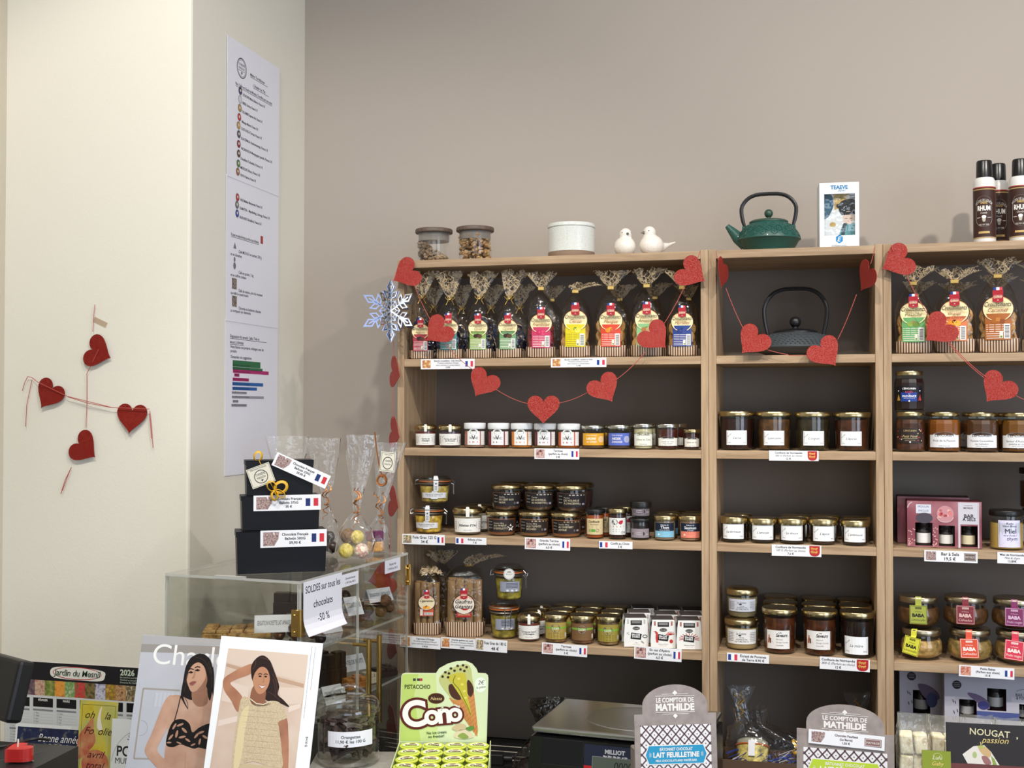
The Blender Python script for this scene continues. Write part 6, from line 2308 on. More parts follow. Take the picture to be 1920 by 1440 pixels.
pane('top_sheet', -CW, 0, 0, CD, CH - AT, CH, case)
pane('front_sheet', -CW, -AT, 0, AT, 0, CH - AT, case)
pane('side_sheet', -CW, -CW + AT, AT, CD - AT, 0, CH - AT, case)
pane('back_sheet', -CW, 0, CD - AT, CD, 0, CH - AT, case)
pane('base_sheet', -CW + AT, -AT, AT, CD - AT, 0, AT, case)
Z1, Z2c = EYE - .440, EYE - .565
pane('inner_shelf', -CW + AT, -.008, AT, CD - AT, Z1 - CT - AT, Z1 - CT, case)
pane('inner_shelf', -CW + AT, -.008, AT, CD - AT, Z2c - CT - AT, Z2c - CT, case)
MB().box(-CW * .40, -CW * .62, -.0012, .006, CH - .004, CH + .002, EDGE).build('catch', case)
for k, (a, b, hy, sy) in enumerate(((.006, CD / 2 - .001, .0, 1), (CD / 2 + .001, CD - .001, CD, -1))):
    dr = pane('door', -AT, 0, a, b, .004, CH - AT, case)
    yh = CD / 2 + (-1 if k == 0 else 1) * .022
    zt = CH - (1205 - 1062) * mpp(690, 2.1) + .01
    mb = MB().tube([(.034, yh, zt - .17), (.034, yh, zt)], .0052, BRASS, 14)
    for zz in (zt - .012, zt - .155):
        mb.tube([(.034, yh, zz), (0, yh, zz)], .0035, BRASS, 10)
    mb.build('bar_handle', dr)
    for zz in ((CH - .075,) if k == 0 else (CH - .047,)) + (.08,):
        mb = MB()
        ya = hy + sy * .010 if k == 0 else hy
        if k == 0:
            mb.box(0, .0025, .001, .016, zz - .024, zz + .024, BRASS, .0006)
            mb.box(-.016, -.0, -.0025, 0, zz - .024, zz + .024, BRASS, .0006)
            mb.tube([(.002, -.001, zz - .024), (.002, -.001, zz + .024)], .0035, BRASS, 10)
            for dz in (-.015, .015):
                mb.ball((-.009, -.003, zz + dz), .0035, BRASS, 10, 6, .6)
        else:
            mb.box(0, .0025, CD - .014, CD + .002, zz - .022, zz + .022, BRASS, .0006)
            mb.tube([(.003, CD + .003, zz - .022), (.003, CD + .003, zz + .022)], .0032, BRASS, 10)
            for dz in (-.014, .014):
                mb.ball((.0035, CD - .007, zz + dz), .0032, BRASS, 10, 6)
        mb.build('hinge', dr)
CR = Matrix.Rotation(cz, 3, 'Z')


def caseP(y, z, x=0.):          # a point of the case (x right, y deep, z above its foot)
    return Vector((NC.x, NC.y, CT)) + CR @ Vector((x, y, z))


def on_door(px, py):            # where a pixel meets the door plane, in the case's own axes
    d = ray(px, py)
    o = Vector((0, 0, EYE)) - caseP(0, 0)
    n = CR @ Vector((1, 0, 0))
    p = o + d * (-(o.dot(n)) / d.dot(n))
    v = CR.inverted() @ p
    return v.y, v.z


def door_note(label, px, lines, cat='note', curl=0.):
    (a, b), (c, d) = on_door(px[0], px[1]), on_door(px[2], px[3])
    w, h = c - a, b - d
    o = caseP(a, d, .0042)
    t = thing('paper_note', label, cat, o, cz + rad(90))
    p = Print()
    for (txt, y, hh) in lines:
        p.text(txt, w / 2, h * y, h * hh, TD, 1, w=w * .9, bold=.004)
    mb = MB()
    n = 10
    cf = lambda v: curl * max(0, .35 - v / h) ** 2 * 8
    for th, m in ((0, PAPER),):
        vs = [(u, -.0003 - cf(v), v) for v in [h * i / n for i in range(n + 1)] for u in (0, w)]
        mb.add(vs, [(2 * i, 2 * i + 1, 2 * i + 3, 2 * i + 2) for i in range(n)], m)
        mb.add([(x, y + .0003, z) for x, y, z in vs], [(2 * i, 2 * i + 2, 2 * i + 3, 2 * i + 1) for i in range(n)], m)
    p.into(mb, lambda u, v, e: (u, -.0003 - e - cf(v), v))
    mb.build('sheet', t)


door_note('white sale sheet reading SOLDES sur tous les chocolats taped to the acrylic case', (565, 1092, 637, 1168), [('SOLDES sur tous les', .78, .13), ('chocolats', .48, .13), ('-50 %', .20, .13)], curl=.012)
door_note('small price note on the acrylic door beside the sale sheet', (637.5, 1078, 668, 1093), [('Chocolat français', .55, .16), ('11,90 € les 100 G', .22, .16)])
door_note('small price note at the far top corner of the acrylic door', (718, 1052, 747, 1068), [('Rocher lait', .55, .18), ('11,90 € les 100 G', .22, .16)])


# ---------------- sweets inside the case
def tent(label, px0, px1, py, z, h, text, rz):
    a, b = onZ(px0, py, z), onZ(px1, py, z)
    w = (b - a).length
    t = thing('tent_card', label, 'name card', incase((a + b) / 2 + Vector((0, 0, .0012)), w * .5 + .004), rz, 'folded name cards in the acrylic case')
    mb = MB()
    s_ = h * .55
    mb.add([(-w / 2, -s_, 0), (w / 2, -s_, 0), (w / 2, 0, h), (-w / 2, 0, h), (-w / 2, s_, 0), (w / 2, s_, 0)], [(0, 1, 2, 3), (3, 2, 5, 4)], PAPER)
    p = Print().text(text, 0, h * .42, h * .26, TD, 1, w=w * .86)
    p.into(mb, lambda u, v, e: (u, -s_ * (1 - v / h) - e, v + e * .5))
    mb.build('card', t)


R30 = rad(58)


def incase(v, m):               # keep a point m metres clear of the case walls
    u = CR.inverted() @ (v - caseP(0, 0))
    return caseP(min(max(u.y, m + AT), CD - AT - m), u.z, min(max(u.x, -CW + AT + m), -AT - m - .001))


tent('folded name card on the brittle near the brass hinge', 478, 551, 1184, Z1 + .0195, .030, 'SENSATION NOISETTE LAIT AMANDES', rad(24))
tent('folded name card behind the sale sheet', 588, 640, 1186, Z1 + .0, .026, 'BIENVEILLANCE', R30)
tent('folded name card at the far end of the upper tier', 690, 745, 1128, Z1 + .036, .026, 'SENSATION GRETA LILY', R30)
tent('folded name card with blurred lines beside the sale sheet', 640, 676, 1152, Z1 + .030, .034, 'MENDIANTS NOIRS', R30)
tent('folded name card reading Pâtes de fruits on the lower tier', 634, 684, 1256, Z2c + .022, .030, 'PATES DE FRUITS', R30)
tent('folded name card reading Caramel sale noir behind the candy jar', 604, 648, 1318, Z2c, .032, 'CARAMEL SALE NOIR', R30)
CHOC = mat('dark_chocolate', '2e1d17', .35, bump=.2, bscale=60)
MILK = mat('milk_chocolate', '5e3a26', .35, bump=.2, bscale=60)
BRIT = ramp_mat('nut_brittle', ['8a6434', 'b88c50', 'd0aa6c', '7a5428'], 90, .5, bump=.5)


def slab(label, px, py, z, w, d, h, m, rz, n=(6, 4), name='chocolate_bar'):
    c = incase(onZ(px, py, z), math.hypot(w, d) * .5 + .002)
    t = thing(name, label, 'chocolate', c + Vector((0, 0, .0012)), rz)
    mb = MB().box(-w / 2, w / 2, -d / 2, d / 2, 0, h * .6, m, .001)
    mb.build('bar', t)
    for i in range(n[0]):
        for j in range(n[1]):
            x0, y0 = -w / 2 + w * i / n[0], -d / 2 + d * j / n[1]
            MB().box(x0 + .001, x0 + w / n[0] - .001, y0 + .001, y0 + d / n[1] - .001, h * .6, h * rnd.uniform(.85, 1.1), m, .0012).build('square', t)


slab('golden nut brittle slab at the front of the upper tier', 445, 1192, Z1, .13, .07, .016, BRIT, rad(20), (5, 3), 'nut_brittle')
slab('pale bagged brittle slab behind the golden one', 475, 1166, Z1, .12, .06, .014, ramp_mat('grey_wrapped', ['8a8478', 'b0aa9c', '6a6258'], 60, .3), rad(15), (3, 2), 'nut_brittle')
slab('dark chocolate bar stack behind the hinge in the case', 535, 1150, Z1, .07, .05, .045, CHOC, rad(10), (2, 2))
slab('milk chocolate bar under the blurred name card', 652, 1165, Z1, .08, .05, .014, MILK, R30, (4, 2))
slab('stack of dark chocolate blocks in the lower tier behind the open magazine', 618, 1290, Z2c, .05, .05, .07, CHOC, R30, (2, 2))
slab('orange fruit jelly block in the lower tier', 662, 1290, Z2c, .045, .034, .022, ramp_mat('fruit_jelly', ['b8702a', 'd89040', 'a85a30'], 50, .4), R30, (3, 2), 'fruit_jelly')
slab('pale nougat block in the lower tier behind the brass handles', 695, 1280, Z2c, .03, .03, .02, mat('pale_nougat', 'd8cbb0', .6), R30, (2, 2), 'nougat_block')
slab('dark chocolate tablet at the far end of the lower tier', 728, 1266, Z2c, .045, .04, .018, CHOC, R30, (3, 2))
slab('white carton lid in the lower tier behind the name card', 630, 1316, Z2c, .05, .03, .028, mat('white_carton'), R30, (1, 1), 'carton_lid')


def heap(label, px, py, z, n, r, m, spread, seed, name='chocolate_rocher', sy=.6, lvl=1.06):
    q_ = random.Random(seed)
    c = incase(onZ(px, py, z), spread + r * 1.1)
    put = []
    for k in range(n):
        for _ in range(80):
            x, y = q_.uniform(-1, 1) * spread, q_.uniform(-1, 1) * spread * sy
            zz = 0
            for (a, b, e) in put:
                dd = math.hypot(x - a, y - b)
                if dd < 2 * r:
                    zz = max(zz, e + math.sqrt(max(0, 4 * r * r - dd * dd)) * lvl)
            if zz < 2.5 * r:
                break
        put.append((x, y, zz))
        mb = MB()
        N_, K_ = 10, 7
        rings = []
        for j in range(K_ + 1):
            th = math.pi * j / K_
            rings.append([(r * max(.02, math.sin(th)) * math.cos(6.283 * i / N_) * q_.uniform(.88, 1.1), r * max(.02, math.sin(th)) * math.sin(6.283 * i / N_) * q_.uniform(.88, 1.1), -r * math.cos(th) * q_.uniform(.94, 1.02)) for i in range(N_)])
        mb.loft(rings, m[k % len(m)])
        o = mb.build(name, None, (c.x + x, c.y + y, c.z + r + zz + .0012), (0, 0, q_.uniform(0, 6)))
        tag(o, label, 'chocolate', label + ' group' if False else 'chocolates: ' + label)


heap('small dark chocolate in the heap under the sale sheet in the case', 610, 1205, Z1, 12, .011, [CHOC, MILK, mat('copper_foil', 'a06a48', .3, 1)], .045, 1)
heap('rough dark chocolate cluster on the far upper tier of the case', 672, 1140, Z1, 7, .014, [CHOC], .035, 2, 'chocolate_cluster')
heap('nut covered milk chocolate on the far upper tier beside the name card', 722, 1150, Z1, 6, .013, [ramp_mat('praline_crumbs', ['4a3024', '8a6448', '3a2418'], 160, .5, bump=.5)], .03, 3, 'praline')

# ---------------- black ballotin boxes on the case
BOXM = mat('black_carton', '090a10', .4, spec=.25)
CARD = mat('tag_card')


def choc_photo(p, x0, y0, x1, y1):
    p.poly([(x0, y0), (x0, y1), (x1, y1), (x1 - (x1 - x0) * .05, (y0 + y1) / 2), (x0 + (x1 - x0) * .7, y0)], photo_mat('choc'), 1)


ps = onZ(445, 1078, ZC)
sB = mpp(500, ps.y)
rB = YAW + rad(16)
zb = ZC + .0006
for (fl, lft, rgt, top, bot, nm, lines, lab_, lpx) in ((445, 422.7, 607, 998, 1078, 'lowest', ('Chocolats Français', 'Ballotin 500G', '59,90 €'), 'lowest and widest black ballotin box on the acrylic case', (487, 996, 607, 1030)),
                                                      (454, 433, 595, 928, 993, 'middle', ('Chocolats Français', 'Ballotin 375G', '35 €'), 'middle black ballotin box of the stack on the acrylic case', (475, 926, 597, 957)),
                                                      (462, 441, 584, 857, 923, 'top', None, 'topmost black ballotin box with yellow ribbon and round-logo tag', None)):
    w, h = (rgt - fl) * sB / math.cos(rad(16)), (bot - top) * sB
    d = (fl - lft) * sB / math.sin(rad(18))
    o = onY(fl, 767, ps.y + (0 if nm == 'lowest' else .010 if nm == 'middle' else .018))
    t = thing('ballotin_box', lab_, 'box', (o.x, o.y, zb), rB, 'black chocolate boxes stacked on the case')
    zb += h + .0012
    e = w * .012
    mb = MB()
    lo = [(e, e), (w - e, e), (w - e, d - e), (e, d - e)]
    hi = [(0, 0), (w, 0), (w, d), (0, d)]
    mb.add([(x, y, 0) for x, y in lo] + [(x, y, h * .98) for x, y in hi], [(3, 2, 1, 0), (0, 1, 5, 4), (1, 2, 6, 5), (2, 3, 7, 6), (3, 0, 4, 7)], BOXM)
    mb.build('carton', t)
    for (y0, y1, z0) in ((-.0008, d * .52, h * .982), (d * .5, d + .0008, h * .975)):
        MB().box(-.0008, w + .0008, y0, y1, z0, z0 + .0012, BOXM, .0004).build('lid_flap', t)
    for sx in (0, w):
        MB().box(sx - .0012 if sx == 0 else sx, sx if sx == 0 else sx + .0012, d * .1, d * .9, h * .86, h * .975, BOXM).build('lid_flap', t)

    def box_label(lw, lh):
        p = Print()
        choc_photo(p, -lw * .46, -lh * .4, -lw * .22, lh * .4)
        for i, tx in enumerate(('Chocolats Français', 'Ballotin 250G', '29,90 €') if lines is None else lines):
            p.text(tx, lw * .02, lh * (.18 - .25 * i), lh * .15, TD, 1, w=lw * .40, bold=.02)
        p.rect(lw * .27, -lh * .24, lw * .34, lh * .26, ink('1f2f6a'), 1)
        p.rect(lw * .39, -lh * .24, lw * .46, lh * .26, ink('c8303c'), 1)
        return p
    if lpx:
        x0, x1 = (lpx[0] - fl) * sB / math.cos(rad(16)), (lpx[2] - fl) * sB / math.cos(rad(16))
        lw, lh = x1 - x0, (lpx[3] - lpx[1]) * sB * .95
        box_label(lw, lh).flat('label', t, ((x0 + x1) / 2, -.0016, h - (lh / 2) + .001), (0, 0, 0), card=(-lw / 2, -lh / 2, lw / 2, lh / 2, CARD))
    else:
        lw, lh = 112 * sB, 27 * sB
        box_label(lw, lh).flat('label', t, (103 * sB, -.008, h * .70), (0, rad(25), 0), card=(-lw / 2, -lh / 2, lw / 2, lh / 2, CARD))
        tg = 45 * sB
        p = Print()
        p.frame(-tg * .47, -tg * .40, tg * .47, tg * .40, tg * .012, GREY, 1)
        p.text('Fabrication Artisanale', 0, tg * .30, tg * .07, GREY, 1, w=tg * .7)
        p.ring(0, -tg * .04, tg * .29, tg * .29, tg * .03, GREY, 1)
        p.text('TORRÉFIÉ', 0, tg * .02, tg * .10, GREY, 1, w=tg * .42)
        p.text('MAISON', 0, -tg * .12, tg * .09, GREY, 1, w=tg * .36)
        p.poly([(-tg * .06, -tg * .17), (tg * .06, -tg * .17), (0, -tg * .26)], GREY, 1)
        p.flat('round_logo_tag', t, (27 * sB, -.006, h * .57), (0, rad(-20), 0), card=(-tg / 2, -tg * .43, tg / 2, tg * .43, mat('cream_tag', 'd8d4c2', .6)))
        RIB = mat('yellow_ribbon', 'd8a828', .35, coat=.3)
        mb = MB()

        def loop(cx, cz, rx, rz_, tilt, y0):
            pts = []
            for i in range(17):
                a = 6.283 * i / 16
                x, z = rx * (1 - math.cos(a)), rz_ * math.sin(a)
                c, s_ = math.cos(tilt), math.sin(tilt)
                pts.append((cx + x * c - z * s_, y0 - .004 * math.sin(a / 2), cz + x * s_ + z * c))
            mb.tube(pts, .0030, RIB, 6, flat=.4)
        kx, kz = 53 * sB, h * .14
        for (rx, rz_, tl) in ((.012, .010, .5), (.011, .006, -.6), (.010, .008, 2.2), (.009, .006, -1.6)):
            loop(kx, kz, rx, rz_, tl, -.010)
        loop(20 * sB, h * .98, .009, .007, 1.35, .004)
        mb.tube([(kx, -.007, kz), (40 * sB, -.003, h * .5), (24 * sB, -.001, h)], .002, RIB, 5, flat=.4)
        mb.build('ribbon_bow', t)

# ---------------- cellophane sweet bags on the case
CELLO = film('sweet_bag_film', 'fcfcfc', .06, 1.42, .7, 34, boost=1.5, cover=.05, cover_col='ffffff')
COPPER = mat('copper_ribbon', 'c8834a', .3, .7)


def sweet_bag(label, px, py, z, w, hn, ht, flare, lean, balls, seed, rz=0., name='sweet_bag', filmm=None, ribbon=COPPER, extra=None):
    c = onZ(px, py, z) if not isinstance(px, Vector) else px
    t = thing(name, label, 'sweet bag', (c.x, c.y, z + .004), rz)
    mb = MB()
    d = w * .7
    lv = [(0, w * .9, d * .9, .7, 0, 0), (.006, w, d, .7, 0, 0), (hn * .35, w * 1.02, d, .75, 0, 0), (hn * .62, w * .82, d * .8, .85, lean * .1, 0), (hn * .85, w * .42, d * .42, 1, lean * .2, 0), (hn, w * .12, w * .12, 1, lean * .25, 0),
          (hn + (ht - hn) * .3, flare * .42, flare * .22, .9, lean * .45, 0), (hn + (ht - hn) * .7, flare * .8, flare * .3, .8, lean * .75, .004), (ht, flare, flare * .3, .8, lean, .006)]
    mb.loft(bag_rings(lv, 44, .0022, seed), filmm or CELLO, True, (True, False))
    mb.build('film', t)
    q_ = random.Random(seed)
    mb = MB()
    mb.tube([(w * .08 * math.cos(.5 * i) + lean * .25, w * .08 * math.sin(.5 * i), hn) for i in range(14)], .0014, ribbon, 5)
    for k in range(3):
        a = q_.uniform(-1.2, 1.2)
        cx = lean * .25
        mb.tube([(cx + .012 * math.sin(a) * (i / 8) + .006 * math.sin(i * 1.5), -w * .1 - .004 * math.cos(i * 1.5), hn + (.05 if k else -.03) * i / 8) for i in range(9)], .0016, ribbon, 5, flat=.35)
    mb.build('ribbon', t)
    for (x, y, zz, r, m, kind) in balls:
        if kind == 'cube':
            MB().box(-r, r, -r, r, -r, r, m, .002).build('fruit_cube', t, (x, y, zz), (q_.uniform(-.2, .2), q_.uniform(-.2, .2), q_.uniform(0, 1.5)))
        else:
            MB().ball((0, 0, 0), r, m, 16, 10).build('coated_sweet', t, (x, y, zz))
    return t


YEL = ramp_mat('yellow_coating', ['b8a040', 'e0cc60', 'f0e090'], 160, .6, bump=.5)
PNK = ramp_mat('pink_drizzle_coating', ['e8d8b8', 'c08a80', 'f0e4cc', 'd8b0a0'], 90, .6, bump=.4)
BRN = ramp_mat('brown_coating', ['4a3020', '8a6840', '5e4028'], 140, .6, bump=.5)
GRN = ramp_mat('green_coating', ['a8b060', 'd0d090', 'e0d8a0'], 120, .6, bump=.4)
PUR = ramp_mat('purple_sugar', ['4a1a44', '6a2a50', '3a1638'], 200, .6, bump=.6)
SUG = ramp_mat('orange_sugar', ['c88a40', 'd8a860', 'b87838'], 220, .6, bump=.6)
sb = mpp(670, 2.12)
sweet_bag('clear cellophane bag of yellow and pink coated sweets on the acrylic case', 665, 1051, ZC, 72 * sb, 90 * sb, 240 * sb, 62 * sb, .014,
          [(-.016, -.012, .017, .0155, YEL, ''), (.016, -.014, .017, .0155, PNK, ''), (.0, .012, .017, .015, GRN, ''), (-.014, .004, .045, .016, BRN, ''), (.006, -.004, .044, .014, YEL, '')], 61, YAW)
bC = onZ(702, 1040, ZC)
bagC = sweet_bag('clear cellophane bag of purple and orange sugared cubes behind the yellow sweets', 706, 1038, ZC, 48 * sb, 74 * sb, 222 * sb, 58 * sb, .030,
          [(.004, -.006, .012, .0105, SUG, 'cube'), (.004, -.006, .035, .0105, PUR, 'cube'), (-.012, .006, .012, .010, SUG, 'cube'), (-.011, .004, .034, .010, mat('pink_sugar', '8a3a48', .6), 'cube')], 62, YAW)
sweet_bag('clear cellophane bag of dark chocolates behind the black boxes', 614, 1040, ZC, 46 * sb, 98 * sb, 232 * sb, 70 * sb, -.012,
          [(-.012, -.006, .013, .0125, CHOC, ''), (.012, -.008, .013, .0125, CHOC, ''), (.0, .010, .013, .012, MILK, ''), (.004, 0, .034, .012, CHOC, '')], 63, YAW)
sweet_bag('clear cellophane bag with flared top rising behind the topmost black box', 545, 1036, ZC, 60 * sb, 110 * sb, 235 * sb, 90 * sb, -.01,
          [(-.012, -.006, .013, .0125, MILK, ''), (.012, -.008, .013, .0125, CHOC, '')], 64, YAW)
tgp = onY(727, 866, 2.08)
tgo = bpy.data.objects.new('paper_tag', None)
COL.objects.link(tgo)
tgo.parent = bagC
tgo.location = Matrix.Rotation(-YAW, 3, 'Z') @ (tgp - bagC.location)
tw, th_ = 27 * sb, 36 * sb
p = Print()
p.frame(-tw * .45, -th_ * .45, tw * .45, th_ * .45, tw * .02, GREY, 1)
p.text('Fabrication', 0, th_ * .34, th_ * .06, GREY, 1, w=tw * .6)
p.ring(0, -th_ * .06, tw * .34, th_ * .32, tw * .05, GREY, 1)
p.text('TORRÉFIÉ', 0, th_ * .0, th_ * .09, GREY, 1, w=tw * .46)
p.text('MAISON', 0, -th_ * .16, th_ * .08, GREY, 1, w=tw * .4)
p.flat('tag_card', tgo, rot=(0, rad(6), 0), card=(-tw / 2, -th_ / 2, tw / 2, th_ / 2, MATS['cream_tag']))
mb = MB()
mb.tube([(0, .001, -th_ * .5), (-.004, .001, -th_ * .62), (-.010, .004, -th_ * .8)], .0007, COPPER, 4)
mb.tube([(-.012 + .009 * math.cos(.55 * i), -.006 + .0006 * i, -th_ * .95 + .010 * math.sin(.55 * i)) for i in range(34)], .0026, COPPER, 5, flat=.35)
mb.tube([(-.010, .004, -th_ * .8), (-.016, .006, -th_ * .3), (-.022, .008, th_ * .6), (-.026, .010, th_ * 1.5)], .003, COPPER, 5, flat=.3)
mb.build('curled_ribbon', tgo)

# ================================================================ wall calendar and cards at the pillar
YC_ = YP - .0015
c0 = onY(8, 1500, YC_)


def K(cx, cy):                  # crop of the calendar: 1920 px for 420 px, from (0, 1180)
    p = onY(cx / 4.571, 1180 + cy / 4.571, YC_)
    return p.x - c0.x, p.z - c0.z


cal = thing('wall_calendar', 'large 2026 calendar with dark header and vegetable photo strip on the cream wall', 'calendar', c0)
p = Print()
x0, yt = K(48, 262)
x1 = K(1260, 340)[0]
yh = K(55, 415)[1]
yb = K(55, 545)[1]
p.rect(x0, yh, x1, yt, ink('1c1a20'), 0)
GRN_ = ink('c8d8c0')
for cx, cy in ((70, 345), (1030, 392)):
    a, b = K(cx, cy)
    p.text('2026', a, b, .0115, GRN_, 1, 'L', bold=.03)
    for i in range(3):
        p.text(('Du mardi au jeudi 8h-19h', 'Vendredi et samedi 8h-19h30', 'Dimanche 9h-12h30')[i], a, b - .006 - .0052 * i, .0032, GRN_, 1, 'L', w=.058)
a, b = K(660, 395)
p.poly(spline([(a - .064, b + .0), (a - .055, b + .014), (a + .0, b + .017), (a + .06, b + .012), (a + .066, b + .001), (a + .055, b - .009), (a, b - .010), (a - .05, b - .008)], 5), ink('f0efe8'), 1)
p.ring(a, b + .004, .058, .0135, .0016, ink('b83038'), 2, 36)
p.text('Jardin du Mesnil', a, b - .002, .0125, ink('f0efe8'), 2, shear=.2, w=.112, bold=.09)
p.text('Jardin du Mesnil', a, b - .002, .0125, ink('23402c'), 3, shear=.2, w=.112, bold=.01)
TIL = [('c8742a', 'd8a040', 'a83a28'), ('3a5a2c', '6a8a4a', '2a3a20'), ('4a3050', '6a5060', '8a8a7a'), ('a85a48', 'd8b8a0', '6a3a30'), ('b8b060', '7a8a40', '4a5a2a'), ('e08a30', 'f0a848', 'c86820'), ('e0e0c8', '6a9a4a', 'c8d0a8'), ('a82830', 'd84a48', '4a6a3a'),
       ('3a2a20', '8a7a48', '5a3a28'), ('6a609a', 'd8d8e8', '3a3060'), ('c89a38', '8a6a28', 'e0bc60'), ('5a2a20', 'c8a070', '8a4a30'), ('c8b890', '5a4a30', 'e0d4b0'), ('8a3a28', 'c89060', '4a2a20')]
nt_ = len(TIL)
for i, cs in enumerate(TIL):
    p.rect(lerp(x0, x1, i / nt_), yb, lerp(x0, x1, (i + 1) / nt_), yh, ramp_mat('produce_photo_%02d' % i, list(cs), 95, .5), 1)
p.rect(x0, -.02, x1, yb, ink('d8dcdf'), 0)
MON = ('JANVIER', 'FÉVRIER', 'MARS', 'AVRIL', 'MAI', 'JUIN')
for i, mn in enumerate(MON):
    a0, b0_ = K(85 + 200 * i, 570 + 12 * i)
    a1 = K(255 + 200 * i, 570)[0]
    p.rect(a0, b0_ - .019, a1, b0_, ink('17151a'), 1)
    p.text(mn, (a0 + a1) / 2, b0_ - .0065, .0045, WHITE, 2, w=(a1 - a0) * .7, bold=.02)
    for r_ in range(16):
        y = b0_ - .0235 - .006 * r_
        if r_ in (0, 7, 14):
            p.rect(a0, y - .004, a1, y, ink('8a8c94'), 1)
        else:
            p.text('%d  ' % (r_ + 1) + ('Paul', 'Léa', 'Marc', 'Odile', 'Jean')[(r_ + i) % 5], a0 + .002, y - .0035, .0028, GREY, 1, 'L')
            p.rect(a0, y - .0049, a1, y - .0046, ink('a8aab2'), 1)
p.flat('sheet', cal, card=(x0, -.02, x1, yt, PAPER))


def leaning(name, label, cat, pxl, pxr, pyt, Y, draw, m, rz=0., lean=-6, group=None, zb=None, roll=0.):
    """card standing on the counter, its upper edge at pyt"""
    a, b = onY(pxl, pyt, Y), onY(pxr, pyt, Y)
    w = (b - a).length
    z0 = CT + .0016 if zb is None else zb
    h = (a.z + b.z) / 2 - z0
    t = thing(name, label, cat, ((a.x + b.x) / 2, Y - .0, z0), rz, group)
    t.rotation_euler = (rad(lean), rad(roll), rz)
    p = Print()
    draw(p, w, h)
    p.flat('card', t, card=(-w / 2, 0, w / 2, h, m))
    return t


def bonne(p, w, h):
    p.rect(-w * .47, h * .05, w * .47, h * .95, ramp_mat('starry_navy_print', ['141c3a', '1a2448', '202c54', '8a8468'], 60, .3, detail=6), 0)
    p.text('Bonne année', w * .16, h - w * .22, w * .10, WHITE, 1, shear=.35, w=w * .62)
    p.text('2026', w * .16, h - w * .36, w * .11, WHITE, 1, bold=.02, w=w * .42)


leaning('greeting_card', 'navy greeting card reading Bonne année behind the black printer', 'card', 24, 146, 1362, 2.085, bonne, mat('white_carton'), rad(2))


def voeux(p, w, h):
    p.rect(-w / 2, 0, w / 2, h, ramp_mat('yellow_wash_print', ['c8b020', 'd8c848', 'c0c070', 'b8b850'], 26, .45, stretch=(1, 1, .6)), 0)
    p.poly(spline([(-w * .5, h - w * .9), (-w * .3, h - w * .6), (-w * .15, h - w * .4), (-w * .1, h - w * .7), (-w * .05, h - w * 1.0), (-w * .3, h - w * 1.3), (-w * .5, h - w * 1.4)], 4), ramp_mat('red_wash_print', ['b84a40', 'c87a58', 'd0a070'], 40), 1)
    p.poly(spline([(w * .0, h - w * .3), (w * .08, h - w * .12), (w * .06, h - w * .4), (w * .12, h - w * .68), (-.02 * w, h - w * .64)], 4), ink('f0ece0'), 2)
    p.ell(-w * .02, h - w * 1.5, w * .36, w * .34, ramp_mat('red_wash_print'), 1, 20)
    for i, (tx, x, y) in enumerate((('oh', -.22, .42), ('la', .25, .42), ('Fo', -.22, .80), ('olie', .2, .80), ('avril', 0, 1.36), ('total', 0, 1.62))):
        p.text(tx, w * x, h - w * y, w * .17, ink('5a2030' if i > 3 else '4a3420'), 3, shear=.4)
    p.frame(-w * .44, h * .04, w * .44, h * .96, w * .008, ink('6a6030'), 2)


leaning('greeting_card', 'yellow and red watercolour card standing before the calendar', 'card', 143, 211, 1317, 2.06, voeux, mat('white_carton'), rad(4), -4, roll=1)


def police(p, w, h):
    p.ring(w * .3, h - w * .95, w * .78, w * .78, w * .012, ink('b8bcc4'), 1, 40, 70, 175)
    p.text('POLICE', -w * .36, h - w * .76, w * .20, DK, 1, 'L', bold=.02, w=w * .84)
    p.text('MUNICIPALE', -w * .39, h - w * .92, w * .12, DK, 1, 'L', w=w * .88)
    p.rect(-w * .30, h - w * 1.25, w * .3, h - w * 1.04, ink('26306a'), 1)
    p.text('Ville', w * .0, h - w * .34, w * .1, DK, 1, rot=70, shear=.3)


leaning('police_leaflet', 'white leaflet reading POLICE MUNICIPALE beside the yellow card', 'leaflet', 206, 285, 1352, 2.05, police, mat('white_carton'), rad(3), -4)

# ---------------- black printer, screen edge and heart candle
BP = mat('black_plastic', '161617', .45, bump=.1, bscale=300)
zp = EYE - .50
A, B = onZ(147, 1399, zp), onZ(64, 1441, zp)
e = (B - A).normalized()
n = Vector((e.y, -e.x, 0))
if n.x > 0:
    n = -n
pr = thing('receipt_printer', 'black receipt printer with the red heart candle on it', 'printer', (A.x, A.y, CT + .0004))
cs = [Vector((0, 0, 0)), e * .2, e * .2 + n * .22, n * .22]
mb = MB()
mb.prism([(v.x, v.y) for v in (cs if (cs[1] - cs[0]).cross(cs[3] - cs[0]).z > 0 else cs[::-1])], 0, zp - CT - .0004, BP, 'xy')
mb.build('housing', pr)
m1 = n * .03 + e * .03
MB().tube([m1 + e * .0 + Vector((0, 0, zp - CT - .0006)), m1 + e * .14 + n * .10 + Vector((0, 0, zp - CT - .0006))], .0009, mat('seam_grey', '2c2c2e', .5), 4).build('paper_slot', pr)
cb = thing('power_cable', 'thin black cable lying across the black printer', 'cable', onZ(60, 1398, zp))
o = onZ(60, 1398, zp)
MB().tube(spline([tuple(onZ(x, y, zp) - o + Vector((0, 0, .0028))) for x, y in ((92, 1391), (78, 1389), (60, 1390), (35, 1396), (10, 1402), (-10, 1405))], 5, False), .0022, mat('cable_black', '0f0f10', .4), 6).build('cable', cb)
so = onY(-20, 1400, 1.62)
sc_ = thing('payment_terminal', 'tilted black screen edge at the border of the picture', 'terminal', (so.x, so.y, zp + .0006), rad(-25))
sc_.rotation_euler = (rad(-14), 0, rad(-25))
mb = MB().box(-.10, .052, 0, .028, 0, .098, BP, .006)
